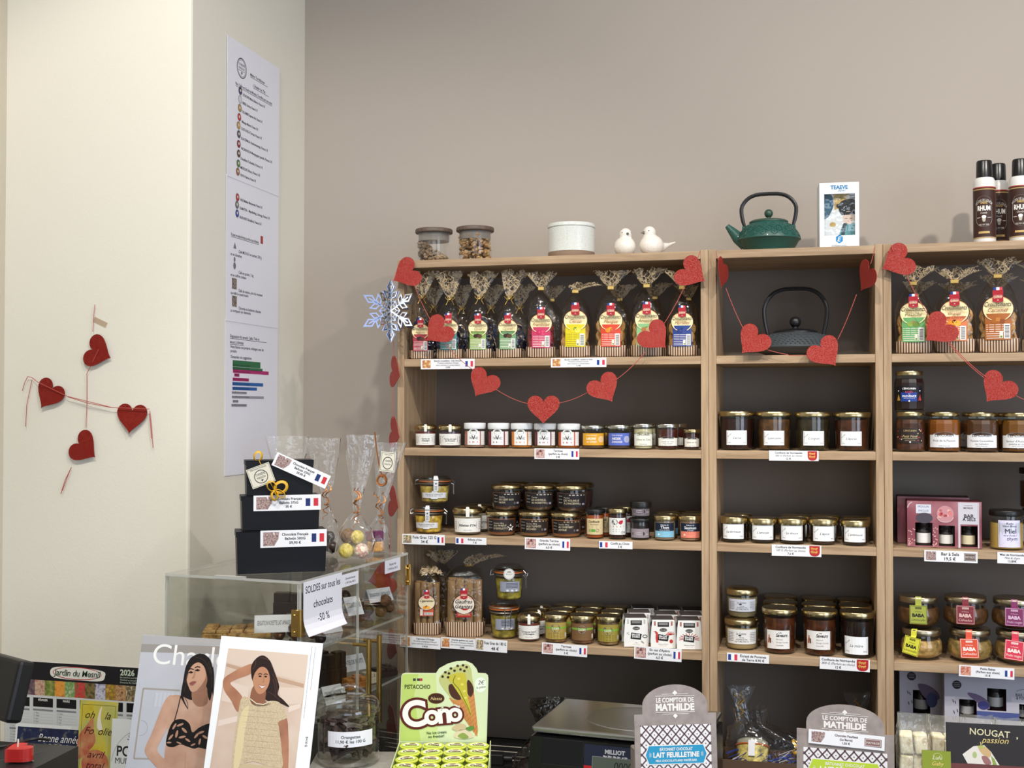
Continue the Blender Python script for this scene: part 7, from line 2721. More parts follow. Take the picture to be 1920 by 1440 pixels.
mb.build('housing', sc_)
hc = onZ(33, 1428, zp)
cn = thing('heart_candle', 'red heart-shaped candle in a clear cup on the black printer', 'candle', (hc.x, hc.y, zp + .0006), rad(-30))
s_ = 56 * mpp(33, hc.y)
hs = [(x * s_, y * s_) for x, y in HEART2D]
MB().prism([(x * .93, y * .93) for x, y in hs], .002, .020, mat('red_wax', 'd02a26', .35, coat=.2), 'xy').build('wax', cn)
mb = MB()
k_ = len(hs)
for f in (1.0,):
    vs = [(x * f, y * f, z) for z in (0, .023) for x, y in hs]
    mb.add(vs, [(i, (i + 1) % k_, k_ + (i + 1) % k_, k_ + i) for i in range(k_)] + [tuple(range(k_))[::-1]], film('candle_cup', 'f8f8f8', .03, 1.5), False)
mb.build('clear_cup', cn)
MB().tube([(0, 0, .019), (.001, 0, .025), (-.001, .001, .031)], .0011, mat('wick', 'e8dcc8', .8), 6).build('wick', cn)


# ================================================================ magazines
def page(label, ox, oy, Y, roll, lean, rz, w_px, h_px, draw, cat='magazine', pages=6):
    """magazine whose upper left corner is seen at (ox, oy); draw(p, C) gets a map from crop pixels to the sheet"""
    o = onY(ox, oy, Y)
    s = mpp(ox, Y)
    w, h = w_px * s, h_px * s
    t = thing('magazine', label, cat, o)
    M = Matrix.Rotation(rz, 3, 'Z') @ Matrix.Rotation(rad(lean), 3, 'X') @ Matrix.Rotation(rad(roll), 3, 'Y')
    t.rotation_euler = M.to_euler()
    c, sn = math.cos(rad(roll)), math.sin(rad(roll))
    kv = 1 / math.cos(rad(lean))

    def C(cx, cy):
        px, py = 240 + cx / 3.84 - ox, 1160 + cy / 3.84 - oy
        u, v = px * c + py * sn, -px * sn + py * c
        return min(max(u * s, 0), w), max(min(-v * s * kv, 0), -h)
    p = Print()
    draw(p, C, w, h, s)
    p.flat('cover', t, card=(0, -h, w, 0, PAPER), th=.0005)
    MB().box(.0005, w - .0004, .0006, .0046, -h + .0006, -.0006, PAPER).build('pages', t)
    return t


def cp(C, pts, n=4):
    return [C(x, y) for x, y in spline(pts, n)]


SK1, SK1b = ramp_mat('fair_skin_print', ['b0866e', 'caa088', 'd9b7a2'], 16, .45), ramp_mat('shaded_skin_print', ['94684f', 'ab7d66'], 18, .45)
HAIR = ink('1c1614')


def mag_one(p, C, w, h, s):
    p.rect(0, -h, w, 0, ramp_mat('grey_wall_print', ['b4b6c0', 'bec0c8', 'c8cad0'], 5, .45), 0)
    p.poly([C(90, 118), C(720, 118), C(720, 190), C(90, 178)], ink('b3b1b2'), 1)
    p.poly([C(95, 178), C(720, 196), C(720, 250), C(90, 232)], ink('9c9792'), 1)
    x, y = C(190, 312)
    p.text("Charlott'", x, y, 36 * s, WHITE, 2, 'L')
    bm = ink('a39c92')
    for (a, b) in (((140, 478), (400, 492)), ((140, 478), (112, 940)), ((112, 940), (330, 944))):
        p.line([C(*a), C(*b)], 3 * s, bm, 1)
    p.poly([C(225, 505), C(400, 512), C(400, 600), C(220, 600)], ink('c6c9d0'), 1)
    for i in range(6):
        p.line([C(228 + 28 * i, 506), C(222 + 28 * i, 600)], .7 * s, ink('b0b3bc'), 2)
    p.ring(*C(140, 740), 14 * s, 14 * s, 1.2 * s, ink('a8aab2'), 1, 20, -90, 90)
    # hair behind, body, arm
    p.poly(cp(C, [(412, 520), (420, 420), (432, 330), (468, 268), (540, 244), (602, 285), (632, 360), (640, 470), (640, 700), (580, 640), (560, 560), (470, 590), (470, 630), (440, 560)]), HAIR, 2)
    p.poly(cp(C, [(330, 540), (395, 522), (480, 556), (520, 540), (560, 500), (640, 540), (640, 1260), (310, 1260), (322, 1000), (326, 860), (334, 740), (332, 640)]), SK1, 3)
    p.poly(cp(C, [(345, 522), (300, 560), (262, 660), (222, 780), (186, 868), (196, 915), (262, 985), (330, 1050), (372, 1110), (440, 1180), (452, 1090), (400, 1020), (336, 955), (272, 885), (300, 806), (352, 690), (384, 590)]), ramp_mat('fair_skin_print'), 4)
    p.poly(cp(C, [(384, 1040), (440, 1010), (500, 1060), (530, 1120), (470, 1170), (400, 1130)]), SK1b, 5)
    for i in range(3):
        p.line([C(430 + 26 * i, 1050 + 12 * i), C(470 + 30 * i, 1100 + 20 * i)], 1.2 * s, ink('8a5f4a'), 6)
    p.poly(cp(C, [(490, 480), (560, 440), (600, 500), (600, 580), (540, 600), (495, 560)]), SK1b, 4)
    p.poly(cp(C, [(446, 372), (466, 318), (520, 296), (566, 330), (578, 400), (556, 450), (520, 492), (486, 502), (462, 470), (444, 420)]), ink('cfa48a'), 5)
    p.poly(cp(C, [(556, 450), (578, 400), (566, 330), (590, 400), (580, 470), (530, 500)]), SK1b, 6)
    p.poly(cp(C, [(470, 268), (540, 244), (602, 288), (630, 380), (632, 480), (618, 560), (596, 500), (592, 420), (566, 340), (524, 304), (480, 322), (448, 380), (436, 470), (430, 540), (470, 620), (425, 560), (410, 520), (424, 400), (440, 320)]), HAIR, 7)
    for (a_, b_, c_, d_) in ((590, 300, 622, 420), (602, 330, 626, 480), (560, 290, 606, 380), (438, 400, 430, 500), (450, 350, 432, 440), (440, 540, 466, 610), (500, 268, 560, 290)):
        p.line([C(*q_) for q_ in spline([(a_, b_), ((a_ + c_) / 2 + 8, (b_ + d_) / 2), (c_, d_)], 4, False)], .9 * s, ink('43342c'), 8)
    for (x, y, r) in ((470, 372, 13), (516, 358, 14)):
        p.ell(*C(x, y), r / 3.84 * s, 6 / 3.84 * s, ink('2a1a16'), 7, 12)
        p.line([C(x - r - 4, y + 2), C(x, y - 8), C(x + r + 4, y)], 1.2 * s, ink('1a100e'), 8)
        p.line([C(x - 20, y - 18), C(x, y - 26), C(x + 20, y - 20)], 1.9 * s, ink('2a1c18'), 7)
    p.poly([C(*q_) for q_ in ((496, 352), (504, 372), (500, 404), (488, 416), (478, 410), (490, 396))], ink('b58870'), 7)
    p.poly(cp(C, [(464, 446), (482, 432), (500, 430), (514, 434), (500, 452), (480, 460)]), ink('a0605a'), 7)
    p.line([C(466, 446), C(512, 436)], .6 * s, ink('6a3a38'), 8)
    # lace top
    BK = ink('17120f')
    p.line([C(410, 530), C(396, 610), C(376, 700)], 1.8 * s, BK, 5)
    p.poly(cp(C, [(385, 688), (440, 684), (486, 716), (510, 770), (560, 735), (640, 720), (640, 870), (560, 868), (530, 876), (480, 862), (430, 848), (380, 866), (332, 852), (334, 790), (354, 722)]), BK, 5)
    for (x, y, a, l, wd) in ((380, 730, 60, 24, 8), (420, 720, 20, 26, 8), (452, 756, -40, 26, 9), (400, 780, 80, 26, 9), (440, 800, 10, 26, 8), (360, 800, 50, 24, 8), (480, 820, -30, 22, 7), (540, 790, 50, 24, 8), (570, 770, 20, 24, 8), (565, 830, 80, 22, 8), (600, 800, -30, 22, 8), (350, 836, 0, 18, 6), (420, 838, -20, 20, 5), (520, 850, 20, 18, 6)):
        c_, s2 = math.cos(rad(a)), math.sin(rad(a))
        p.poly([C(x + l * math.cos(t) * c_ - wd * math.sin(t) * s2, y - l * math.cos(t) * s2 - wd * math.sin(t) * c_) for t in [.7 * i for i in range(9)]], ink('b98e78'), 6)
    p.ell(*C(477, 1026), 2.4 * s, 3 * s, ink('8a5f4a'), 5, 10)
    p.line([C(470, 900), C(474, 1000)], .8 * s, ink('b48a72'), 4)


SK2, SK2b = ramp_mat('tanned_skin_print', ['93614a', 'b07a5c', 'c08c6c'], 18, .45), ink('8f5e46')
HAIR2 = ink('2a1a16')


def mag_two(p, C, w, h, s):
    p.rect(0, -h, w, 0, ink('f2f4f6'), 0)
    p.poly([C(728, 208), C(1302, 254), C(1224, 1290), C(622, 1290)], ramp_mat('sand_wall_print', ['c8b09c', 'd3bcaa', 'dccaba'], 12, .45), 1)
    for (pts, c) in (([(722, 310), (900, 356), (1280, 450), (1278, 475), (890, 380), (720, 330)], 'bd9d84'), ([(728, 208), (1302, 254), (1285, 440), (900, 345), (722, 305)], 'dac6b6'), ([(715, 420), (890, 470), (880, 600), (700, 560)], 'dcc9ba'),
                     ([(690, 690), (830, 660), (820, 700), (688, 730)], 'e0cfc2'), ([(1180, 600), (1265, 580), (1262, 610), (1178, 640)], 'e0cfc2'), ([(1100, 470), (1278, 480), (1270, 580), (1130, 590)], 'dcc8b8')):
        p.poly([C(*q_) for q_ in pts], ink(c), 2)
    p.poly(cp(C, [(905, 316), (840, 334), (770, 370), (714, 408), (704, 450), (722, 500), (770, 560), (815, 632), (838, 610), (852, 545), (806, 490), (758, 446), (800, 418), (905, 376)]), SK2, 3)
    p.poly(cp(C, [(898, 345), (912, 300), (950, 264), (990, 260), (1032, 296), (1060, 350), (1090, 420), (1106, 470), (1098, 520), (1140, 556), (1184, 604), (1120, 580), (1060, 566), (1010, 552), (940, 470), (912, 420)]), HAIR2, 4)
    p.poly(cp(C, [(926, 460), (1010, 490), (1012, 560), (1050, 585), (960, 600), (905, 560)]), SK2b, 5)
    p.poly(cp(C, [(916, 396), (930, 352), (968, 330), (1012, 350), (1034, 400), (1032, 450), (1006, 500), (968, 518), (938, 490), (920, 440)]), ink('bd8868'), 6)
    p.poly(cp(C, [(912, 420), (900, 345), (930, 285), (985, 260), (1036, 300), (1050, 360), (1010, 340), (965, 336), (930, 372)]), HAIR2, 7)
    for (a_, b_, c_, d_) in ((1040, 320, 1086, 440), (1054, 380, 1094, 500), (1030, 500, 1120, 566), (960, 270, 1020, 290), (1060, 420, 1080, 540), (930, 290, 912, 350)):
        p.line([C(*q_) for q_ in spline([(a_, b_), ((a_ + c_) / 2 + 8, (b_ + d_) / 2), (c_, d_)], 4, False)], .9 * s, ink('5a3a30'), 8)
    for (x, y) in ((966, 398), (1006, 400)):
        p.ell(*C(x, y), 3 * s, 1.5 * s, ink('241612'), 7, 10)
        p.line([C(x - 15, y - 13), C(x, y - 19), C(x + 14, y - 13)], 1.5 * s, ink('2a1a14'), 7)
    p.line([C(990, 404), C(996, 434), C(984, 438)], .7 * s, ink('8a5a42'), 7)
    p.poly(cp(C, [(960, 456), (985, 464), (1008, 460), (996, 476), (976, 474)]), ink('f0e8e0'), 7)
    p.line([C(958, 454), C(984, 464), C(1010, 458)], .9 * s, ink('a0504a'), 8)
    p.line([C(962, 462), C(984, 480), C(1004, 466)], .9 * s, ink('a0504a'), 8)
    p.poly(cp(C, [(1112, 690), (1168, 676), (1186, 780), (1196, 960), (1192, 1260), (1150, 1260), (1150, 940), (1122, 760)]), SK2, 3)
    KN = ramp_mat('knit_print', ['c6b390', 'd3c2a2', 'bda888', 'cdbb98'], 520, .6)
    p.poly(cp(C, [(850, 975), (1000, 985), (1150, 1000), (1176, 1270), (820, 1270), (840, 1060)]), ink('c8b592'), 4)
    p.poly(cp(C, [(846, 540), (905, 546), (950, 578), (1000, 584), (1050, 562), (1110, 572), (1150, 620), (1168, 676), (1112, 704), (1124, 780), (1146, 900), (1154, 1000), (1060, 990), (960, 962), (880, 975), (846, 1010), (826, 1062), (804, 1020), (806, 880), (818, 740), (826, 640)]), KN, 5)
    p.line([C(905, 548), C(950, 580), C(1000, 586), C(1050, 564)], 1.6 * s, ink('e2d6bc'), 6)
    for i in range(9):
        p.line([C(850 + 6 * i, 620 + 40 * i), C(1110 + 3 * i, 640 + 40 * i)], .35 * s, ink('a8946f'), 6)
    p.poly(cp(C, [(900, 600), (880, 760), (870, 900), (850, 1000), (830, 1040), (815, 980), (825, 800), (850, 640)]), ink('dccb9f'), 6)
    p.line([C(1060, 1040), C(1090, 1050)], 1.2 * s, ink('8a7450'), 6)
    for i, (x, y) in enumerate(((1322, 196), (1348, 200))):
        a, b = C(x, y)
        p.text('Informations et conditions générales de vente en magasin, photos non contractuelles, textes et prix donnés à titre indicatif, imprimé sur papier recyclé, ne pas jeter', a, b, 1.7 * s, ink('6a6a72'), 1, 'L', rot=-90, w=(500 if i == 0 else 300) / 3.84 * s * 1.0)
    a, b = C(1310, 800)
    p.text('E=10 G', a, b, 4 * s, ink('4a4a52'), 1, 'L', rot=-90, bold=.03)


page("lingerie magazine with white title leaning before the acrylic case", 268, 1190, 1.82, 3.2, -13, YAW, 232, 300, mag_one)
page('white-bordered magazine back page with a woman in a beige knit top', 415, 1192, 1.78, 4.2, -13, YAW, 191, 290, mag_two)
st = thing('brochure_stand', 'low black stand holding the two magazines on the counter', 'stand', onZ(430, 1440, CT) * 0 + Vector((onY(430, 1460, 1.80).x, 1.735, CT + .0004)), YAW)
MB().box(-.16, .17, .0, .012, 0, .085, BP, .002).build('back_rest', st)
MB().box(-.16, .17, -.05, .0, 0, .085, BP, .002).build('ledge', st)

# ================================================================ candy jar
YJ = 1.88
sj = mpp(655, YJ)
pj = onY(655.5, 767, YJ)
zj = onY(655, 1437, YJ - .03).z
fr = thing('foil_riser', 'silver foil-covered riser under the candy jar', 'riser', (pj.x + .012, YJ, CT + .0004), YAW)
mb = MB().box(-.075, .066, -.06, .06, 0, zj - CT - .001, mat('crinkled_foil', 'd8d6d0', .35, .6, bump=.8, bscale=90), .003)
mb.build('block', fr)
cj = thing('candy_jar', 'tall lidded glass jar of dark orangettes with a white price label', 'jar', (pj.x, YJ, zj + .0006), face(pj))
RJ = 57 * sj
HJ = (1437 - 1345) * sj
JG = film('candy_glass', 'f8faf8', .02, 1.55, boost=1.5)
MB().lathe([(RJ * .92, 0), (RJ, .005), (RJ * 1.0, HJ * .3), (RJ * .99, HJ * .8), (RJ * .97, HJ * .9), (RJ * 1.01, HJ * .96), (RJ * 1.01, HJ)], JG, 44, caps=(True, False)).build('glass', cj, angle=60)
mb = MB()
mb.lathe([(RJ * 1.02, HJ), (RJ * 1.04, HJ + .003), (RJ * 1.02, HJ + .008), (RJ * .97, HJ + .016), (RJ * .9, HJ + .020), (RJ * .3, HJ + .024), (RJ * .02, HJ + .025)], JG, 44, caps=(True, False))
mb.tube(spline([(-RJ * .46, 0, HJ + .022), (-RJ * .5, 0, HJ + .034), (-RJ * .3, 0, HJ + .040), (0, 0, HJ + .043), (RJ * .3, 0, HJ + .040), (RJ * .5, 0, HJ + .032), (RJ * .46, 0, HJ + .022)], 4, False), .0042, JG, 10)
mb.build('lid', cj, angle=60)
mb = MB()
q_ = random.Random(5)
for k in range(300):
    a, rr = q_.uniform(0, 6.28), RJ * .82 * q_.random() ** .35
    st_ = len(mb.v)
    L_ = q_.uniform(.012, .022)
    mb.tube([(-L_, 0, 0), (-L_ * .3, .003, .002), (L_ * .3, 0, .003), (L_, -.003, 0)], q_.uniform(.003, .0046), CHOC if k % 3 else mat('dusky_chocolate', '4a332c', .5), 5)
    mb.xf(Matrix.Translation((rr * math.cos(a), rr * math.sin(a), q_.uniform(.020, HJ * .84))) @ Matrix.Rotation(a + 1.57 + q_.uniform(-.25, .25), 4, 'Z') @ Matrix.Rotation(q_.uniform(-.7, .7), 4, 'Y'), st_)
o = mb.build('orangettes', cj)
o['kind'] = 'stuff'
lw, lh = 88 * sj, 28 * sj
p = Print()
p.rect(-lw / 2, -lh / 2, lw / 2, lh / 2, ink('eeeef4'), 0, 14)
p.text('Orangettes', 0, lh * .06, lh * .19, TD, 1, w=lw * .4, bold=.015)
p.text('11,90 € les 100 G', 0, -lh * .24, lh * .19, TD, 1, w=lw * .62, bold=.015)
p.round('label', cj, lambda z: RJ, HJ - (1383 - 1345) * sj, rad(4), .0006)

# ================================================================ pistachio cone display
YK = 1.93
sk = mpp(835, YK)
pk = onY(835, 1388, YK)
CARDG = ramp_mat('pistachio_card', ['a9c45a', 'c2d488', 'd2dfae', 'dde6cc'], 4, .45)
kd = thing('counter_display', 'pale green cardboard display with a big printed pistachio cone', 'display', (pk.x, YK, CT + .0004), YAW)
zk = pk.z - CT - .0004


def D(cx, cy):                  # crop 560,1180, scale 4.8
    return (560 + cx / 4.8 - 835) * sk, zk - (1180 + cy / 4.8 - 1388) * sk


out = [(905, 1010), (925, 430), (935, 408), (960, 400), (1235, 402), (1262, 360), (1340, 318), (1420, 296), (1500, 292), (1560, 318), (1600, 365), (1612, 400), (1680, 404), (1700, 420), (1705, 450), (1690, 1010)]
mb = MB()
oc = [D(x, y) for x, y in out]
oc = [(oc[0][0], 0.)] + oc + [(oc[-1][0], 0.)]
mb.prism(oc[::-1] if sum(a[0] * b[1] - b[0] * a[1] for a, b in zip(oc, oc[1:] + oc[:1])) < 0 else oc, 0, .002, ink('d4dfb4'))
mb.build('card_back', kd)
p = Print()
p.poly([D(x + (8 if x < 1300 else -8), y + 8) for x, y in out], ink('d3e0b8'), 0)
p.poly([D(x, y) for x, y in ((913, 1005), (933, 420), (960, 408), (1080, 408), (1040, 600), (1100, 1005))], ink('b8cf6e'), 1)
p.poly([D(x, y) for x, y in ((1100, 1005), (1040, 600), (1080, 408), (1235, 410), (1250, 700), (1250, 1005))], ink('c8da92'), 1)
x, y = D(955, 540)
p.text('PISTACCHIO', x, y, 7.4 * sk, ink('3e4a20'), 2, 'L', w=48 * sk, bold=.03)
for dx in (0, 36, 60):
    p.rect(*D(1030 + dx, 470), *D(1055 + dx, 447), ink('b03a3a') if dx == 60 else ink('3a3a3a'), 2)
# cone
cone = [(1268, 440), (1360, 400), (1540, 340), (1565, 420), (1575, 560), (1612, 900), (1606, 965), (1590, 950), (1440, 740), (1350, 600), (1280, 520)]
p.poly([D(*q_) for q_ in [(1350, 620), (1460, 630), (1575, 560), (1612, 900), (1606, 965), (1590, 950), (1440, 740)]], ink('c88a50'), 2)
for i in range(9):
    p.line([D(1380 + 26 * i, 640 + 16 * i if i < 5 else 600 + 30 * i), D(1470 + 16 * i, 775 + 20 * i)], .5 * sk, ink('9a6030'), 3)
    p.line([D(1578 + 4 * i, 590 + 40 * i), D(1440 + 18 * i, 690 + 34 * i)], .5 * sk, ink('9a6030'), 3)
p.poly([D(*q_) for q_ in spline([(1262, 455), (1300, 400), (1400, 345), (1500, 318), (1545, 350), (1560, 440), (1572, 560), (1500, 610), (1400, 640), (1345, 590), (1290, 520)], 4)], ink('bcc07c'), 3)
p.poly([D(*q_) for q_ in spline([(1350, 510), (1390, 500), (1430, 560), (1460, 632), (1400, 630), (1358, 580)], 4)], ink('4a2a20'), 4)
p.poly([D(*q_) for q_ in spline([(1520, 460), (1560, 500), (1574, 560), (1545, 610), (1510, 560)], 4)], ink('4a2a20'), 4)
p.poly([D(*q_) for q_ in spline([(1345, 440), (1400, 405), (1490, 400), (1510, 470), (1520, 600), (1540, 700), (1552, 780), (1500, 680), (1450, 600), (1390, 510)], 4)], ink('c2b83e'), 5)
p.line([D(*q_) for q_ in spline([(1410, 420), (1390, 480), (1440, 540), (1480, 620), (1520, 700), (1548, 770)], 4, False)], 1.6 * sk, ink('7a7a28'), 6)
for (a_, b_) in ((1440, 450), (1470, 500), (1490, 560), (1500, 620)):
    p.ell(*D(a_, b_), 3 * sk, 2.2 * sk, ink('dcd468'), 6, 10)
for (a_, b_) in ((1295, 430), (1320, 392), (1345, 436), (1352, 402), (1370, 358), (1402, 378), (1430, 335), (1455, 366), (1478, 330), (1490, 380), (1510, 346)):
    p.ell(*D(a_, b_), 2.6 * sk, 2.3 * sk, ink('3a2a18'), 6, 9)
# brand oval and Cono lettering with its dark outline
p.ell(*D(1238, 625), 15.5 * sk, 10 * sk, ink('6a3a1e'), 3, 28).ell(*D(1238, 625), 14 * sk, 8.6 * sk, ink('3e2012'), 4, 28)
x, y = D(1238, 640)
p.text('Nessa', x, y, 6 * sk, ink('e0c890'), 5, shear=.35, w=23 * sk)
DR = ink('5a1e1a')
for (l_, m_, bd, ly) in ((0, DR, .10, 7), (1, ink('f6f4ee'), .03, 8)):
    for (tx, cx, cy, hh, ww) in (('C', 1052, 868, 45, 36), ('o', 1206, 850, 36, 26), ('n', 1316, 838, 36, 25), ('o', 1412, 824, 34, 22)):
        x, y = D(cx, cy)
        p.text(tx, x, y, hh * sk, m_, ly + .2 * 'C n'.find(tx) + .0 + (.1 if cx > 1400 else 0), bold=bd, rot=5)
x, y = D(1395, 685)
p.text('snack', x, y, 3.6 * sk, WHITE, 8, 'L', bold=.04, rot=-25)
for i, tx in enumerate(('No ice cream', 'no freezer!')):
    x, y = D(1155 + 14 * i, 945 + 32 * i)
    p.text(tx, x, y, 4.6 * sk, ink('2e5a30'), 7, 'L', bold=.02, rot=4, w=39 * sk)
p.poly([D(*q_) for q_ in spline([(1378, 890), (1440, 850), (1500, 860), (1500, 900), (1430, 915)], 4)], ink('c8b490'), 7)
p.poly([D(*q_) for q_ in spline([(1410, 930), (1470, 900), (1550, 930), (1570, 970), (1480, 985), (1400, 970)], 4)], ink('d8ccae'), 7)
p.poly([D(*q_) for q_ in spline([(1430, 960), (1480, 930), (1530, 970), (1480, 985)], 4)], ink('8aa050'), 8)
p.poly([D(*q_) for q_ in spline([(1500, 890), (1560, 870), (1580, 890), (1540, 912)], 4)], ink('5a8a40'), 8)
p.ell(*D(1635, 505), 11 * sk, 14 * sk, ink('e6eede'), 1, 22)
x, y = D(1612, 500)
p.text('2€', x, y, 7 * sk, GREY, 2, 'L', shear=.2)
x, y = D(1598, 540)
p.text('la pièce', x, y, 4 * sk, GREY, 2, 'L', shear=.2, rot=8)
p.flat('card_print', kd, (0, -.0002, 0))
tw_ = 170 * sk
for (a_, b_, c_, d_) in ((-tw_ / 2, tw_ / 2, -.262, -.260), (-tw_ / 2, -tw_ / 2 + .0015, -.26, -.002), (tw_ / 2 - .0015, tw_ / 2, -.26, -.002)):
    MB().box(a_, b_, c_, d_, 0, zk - .030 if c_ < -.261 else zk + .0, ink('c8d49a')).build('tray_wall', kd)
MB().box(-tw_ / 2 + .002, tw_ / 2 - .002, -.258, -.002, zk - .035, zk - .034, ink('5a6a2a')).build('tray_floor', kd)
CUPM = mat('lime_cup', 'b6cc3c', .4)
RC = 20.4 * sk


def cone_cup(loc):
    t = thing('snack_cup', 'lime lidded cone cup, first from the candy jar in the row against the green card', 'snack cup', loc, YAW, 'lidded cone cups in the display tray')
    MB().lathe([(RC * .72, 0), (RC * .95, .028), (RC * .98, .029)], CUPM, 20).build('cup', t)
    MB().lathe([(RC * 1.0, .0285), (RC * 1.0, .0305), (RC * .93, .0315), (RC * .9, .0312)], mat('lime_rim', 'd2dc52', .35), 24).build('rim', t)
    p = Print()
    p.ell(0, 0, RC * .90, RC * .90, ink('e4e6cc'), 0, 24)
    p.poly(arc_pts(0, 0, RC * .8, RC * .8, 12, 190, 350, True), ink('b4c85a'), 1)
    p.ring(0, 0, RC * .9, RC * .9, RC * .14, ink('c4d24a'), 1, 24)
    p.text('Cono', 0, -RC * .1, RC * .42, ink('5a3a2a'), 2, w=RC * 1.1, bold=.06)
    p.ell(RC * .1, RC * .5, RC * .3, RC * .12, ink('6a3a1e'), 2, 12)
    mb = MB()
    p.into(mb, lambda u, v, e_: (u, v, .0313 + e_))
    mb.build('lid_print', t)
    return t


first = None
Mk = Matrix.Rotation(YAW, 3, 'Z')
for r_ in range(6):
    for c_ in range(4):
        v = Vector((pk.x, YK, CT)) + Mk @ Vector(((c_ - 1.5) * 2.02 * RC, -.024 - r_ * 2.03 * RC, zk - .0325))
        if first is None:
            first = cone_cup(v)
        else:
            dup(first, v, YAW + rnd.uniform(-.4, .4), 'lime lidded cone cup, %s from the candy jar, %s row from the green card' % (('first', 'second', 'third', 'fourth')[c_], ('back', 'second', 'third', 'fourth', 'fifth', 'last')[r_]))

# ================================================================ kitchen scale
zs_ = EYE - .573
A = onZ(996, 1361, zs_)
rzs = cz * .8
sca = thing('counter_scale', 'steel topped black counter scale with grey digital display', 'scale', (A.x, A.y, CT + .0004), rzs)
hp_ = zs_ - CT - .0004
SW, SD = .31, .215
mb = MB().box(0, SW, 0, SD, hp_ - .011, hp_, STEEL, .004)
mb.build('weighing_plate', sca)
MB().lathe([(.100, 0), (.098, .0012), (.094, .0006), (.05, .0006)], mat('brushed_steel', 'a8a8a4', .38, 1), 56, (SW * .56, SD * .5, hp_), sy=.82).build('plate_dish', sca)
mb = MB()
prof = [(.0, -.005), (.0, hp_ - .024), (SD - .02, hp_ - .024), (SD - .02, 0)]
x0, x1 = -.008, SW + .004
yf, zt_ = -.012, hp_ - .014
sl = .030
mb.add([(x0, yf - sl, 0), (x1, yf - sl, 0), (x1, yf, zt_), (x0 + .012, yf, zt_), (x0, SD - .02, 0), (x1, SD - .02, 0), (x1, SD - .02, zt_), (x0 + .012, SD - .02, zt_)],
       [(0, 1, 2, 3), (3, 2, 6, 7), (1, 5, 6, 2), (4, 0, 3, 7), (5, 4, 7, 6), (1, 0, 4, 5)], mat('gloss_black_plastic', '0c0c0e', .18))
mb.build('housing', sca)
MB().box(.05, SW - .05, .03, SD - .05, hp_ - .020, hp_ - .0105, BP).build('load_support', sca)
ss = mpp(1080, A.y)
ang = math.atan2(sl, zt_)
p = Print()


def E(cx, cy):                  # crop 900,1220, scale 5.647 -> housing front (x from the plate corner, z below its upper edge)
    return (916 + cx / 5.647 - 996) * ss * 1.02, -(1220 + cy / 5.647 - 1388) * ss * 1.02


p.frame(*E(600, 1215), *E(1040, 955), .0008, ink('2c2c30'), 0)
p.rect(*E(600, 1210), *E(1030, 960), ink('101014'), 0)
p.rect(*E(1050, 1330), *E(1690, 975), ink('1e2236'), 0)
x, y = E(1370, 1052)
p.text('MILLIOT', x, y, 7 * ss, ink('a8a8b0'), 2, w=66 * ss, bold=.05)
x, y = E(1375, 1085)
p.text('Max 30kg  Min 20g  e=10g', x, y, 2.9 * ss, ink('c8c8d0'), 2, w=48 * ss, bold=.03)
p.rect(*E(1140, 1330), *E(1575, 1092), ink('4c544c'), 1)
p.frame(*E(1135, 1335), *E(1580, 1086), .0009, ink('7a7c80'), 2)
x, y = E(1460, 1205)
p.text('0000', x, y, 14 * ss, ink('1c221c'), 2, shear=.08, w=34 * ss)
x, y = E(1590, 1200)
p.text('kg', x, y, 4 * ss, ink('a8a8b0'), 2, 'L')
p.rect(*E(1050, 1330), *E(1132, 1185), ink('b02028'), 1)
p.rect(*E(1585, 1330), *E(1690, 1220), ink('b02028'), 1)
p.flat('front_print', sca, (0, yf - .0006, zt_), (rad(0) - ang, 0, 0))
pg = onZ(935, 1422, CT + .012)
pl = thing('power_plug', 'black power plug with short cable beside the scale', 'plug', (pg.x, pg.y, CT + .0006), rad(8))
MB().box(-.018, .012, -.014, .014, 0, .024, BP, .003).build('plug_body', pl)
MB().tube([(.012, 0, .012), (.03, 0, .012)], .007, BP, 10).build('strain_relief', pl)
MB().tube(spline([(.03, 0, .012), (.045, .01, .022), (.06, .03, .014), (.07, .08, .006)], 5, False), .003, MATS['cable_black'], 8).build('cable', pl)

# dark gift bag behind the scale
DKF = film('dark_gift_film', 'c8c4c0', .06, 1.5, .8, 40, boost=1.4)
gb = onY(1010, 767, 2.36)
sg = mpp(1010, 2.36)
sweet_bag('dark cellophane gift bag with frayed top behind the scale', gb, 0, CT, 98 * sg, .115, .178, 88 * sg, .03,
          [(-.02, 0, .03, .028, mat('dark_wrapped_cake', '2a1e1a', .5, bump=.4, bscale=50), ''), (.02, .005, .032, .028, MATS['dark_wrapped_cake'], ''), (0, -.005, .072, .026, MATS['dark_wrapped_cake'], '')], 71, YAW, 'gift_bag', DKF, mat('black_ribbon', '1c1a1c', .4))

# ================================================================ chocolate bar displays
TAUP = ramp_mat('taupe_board', ['8a7f7a', '968b86', '9f948e'], 60, .4)
DPLUM = ink('5e4a50')


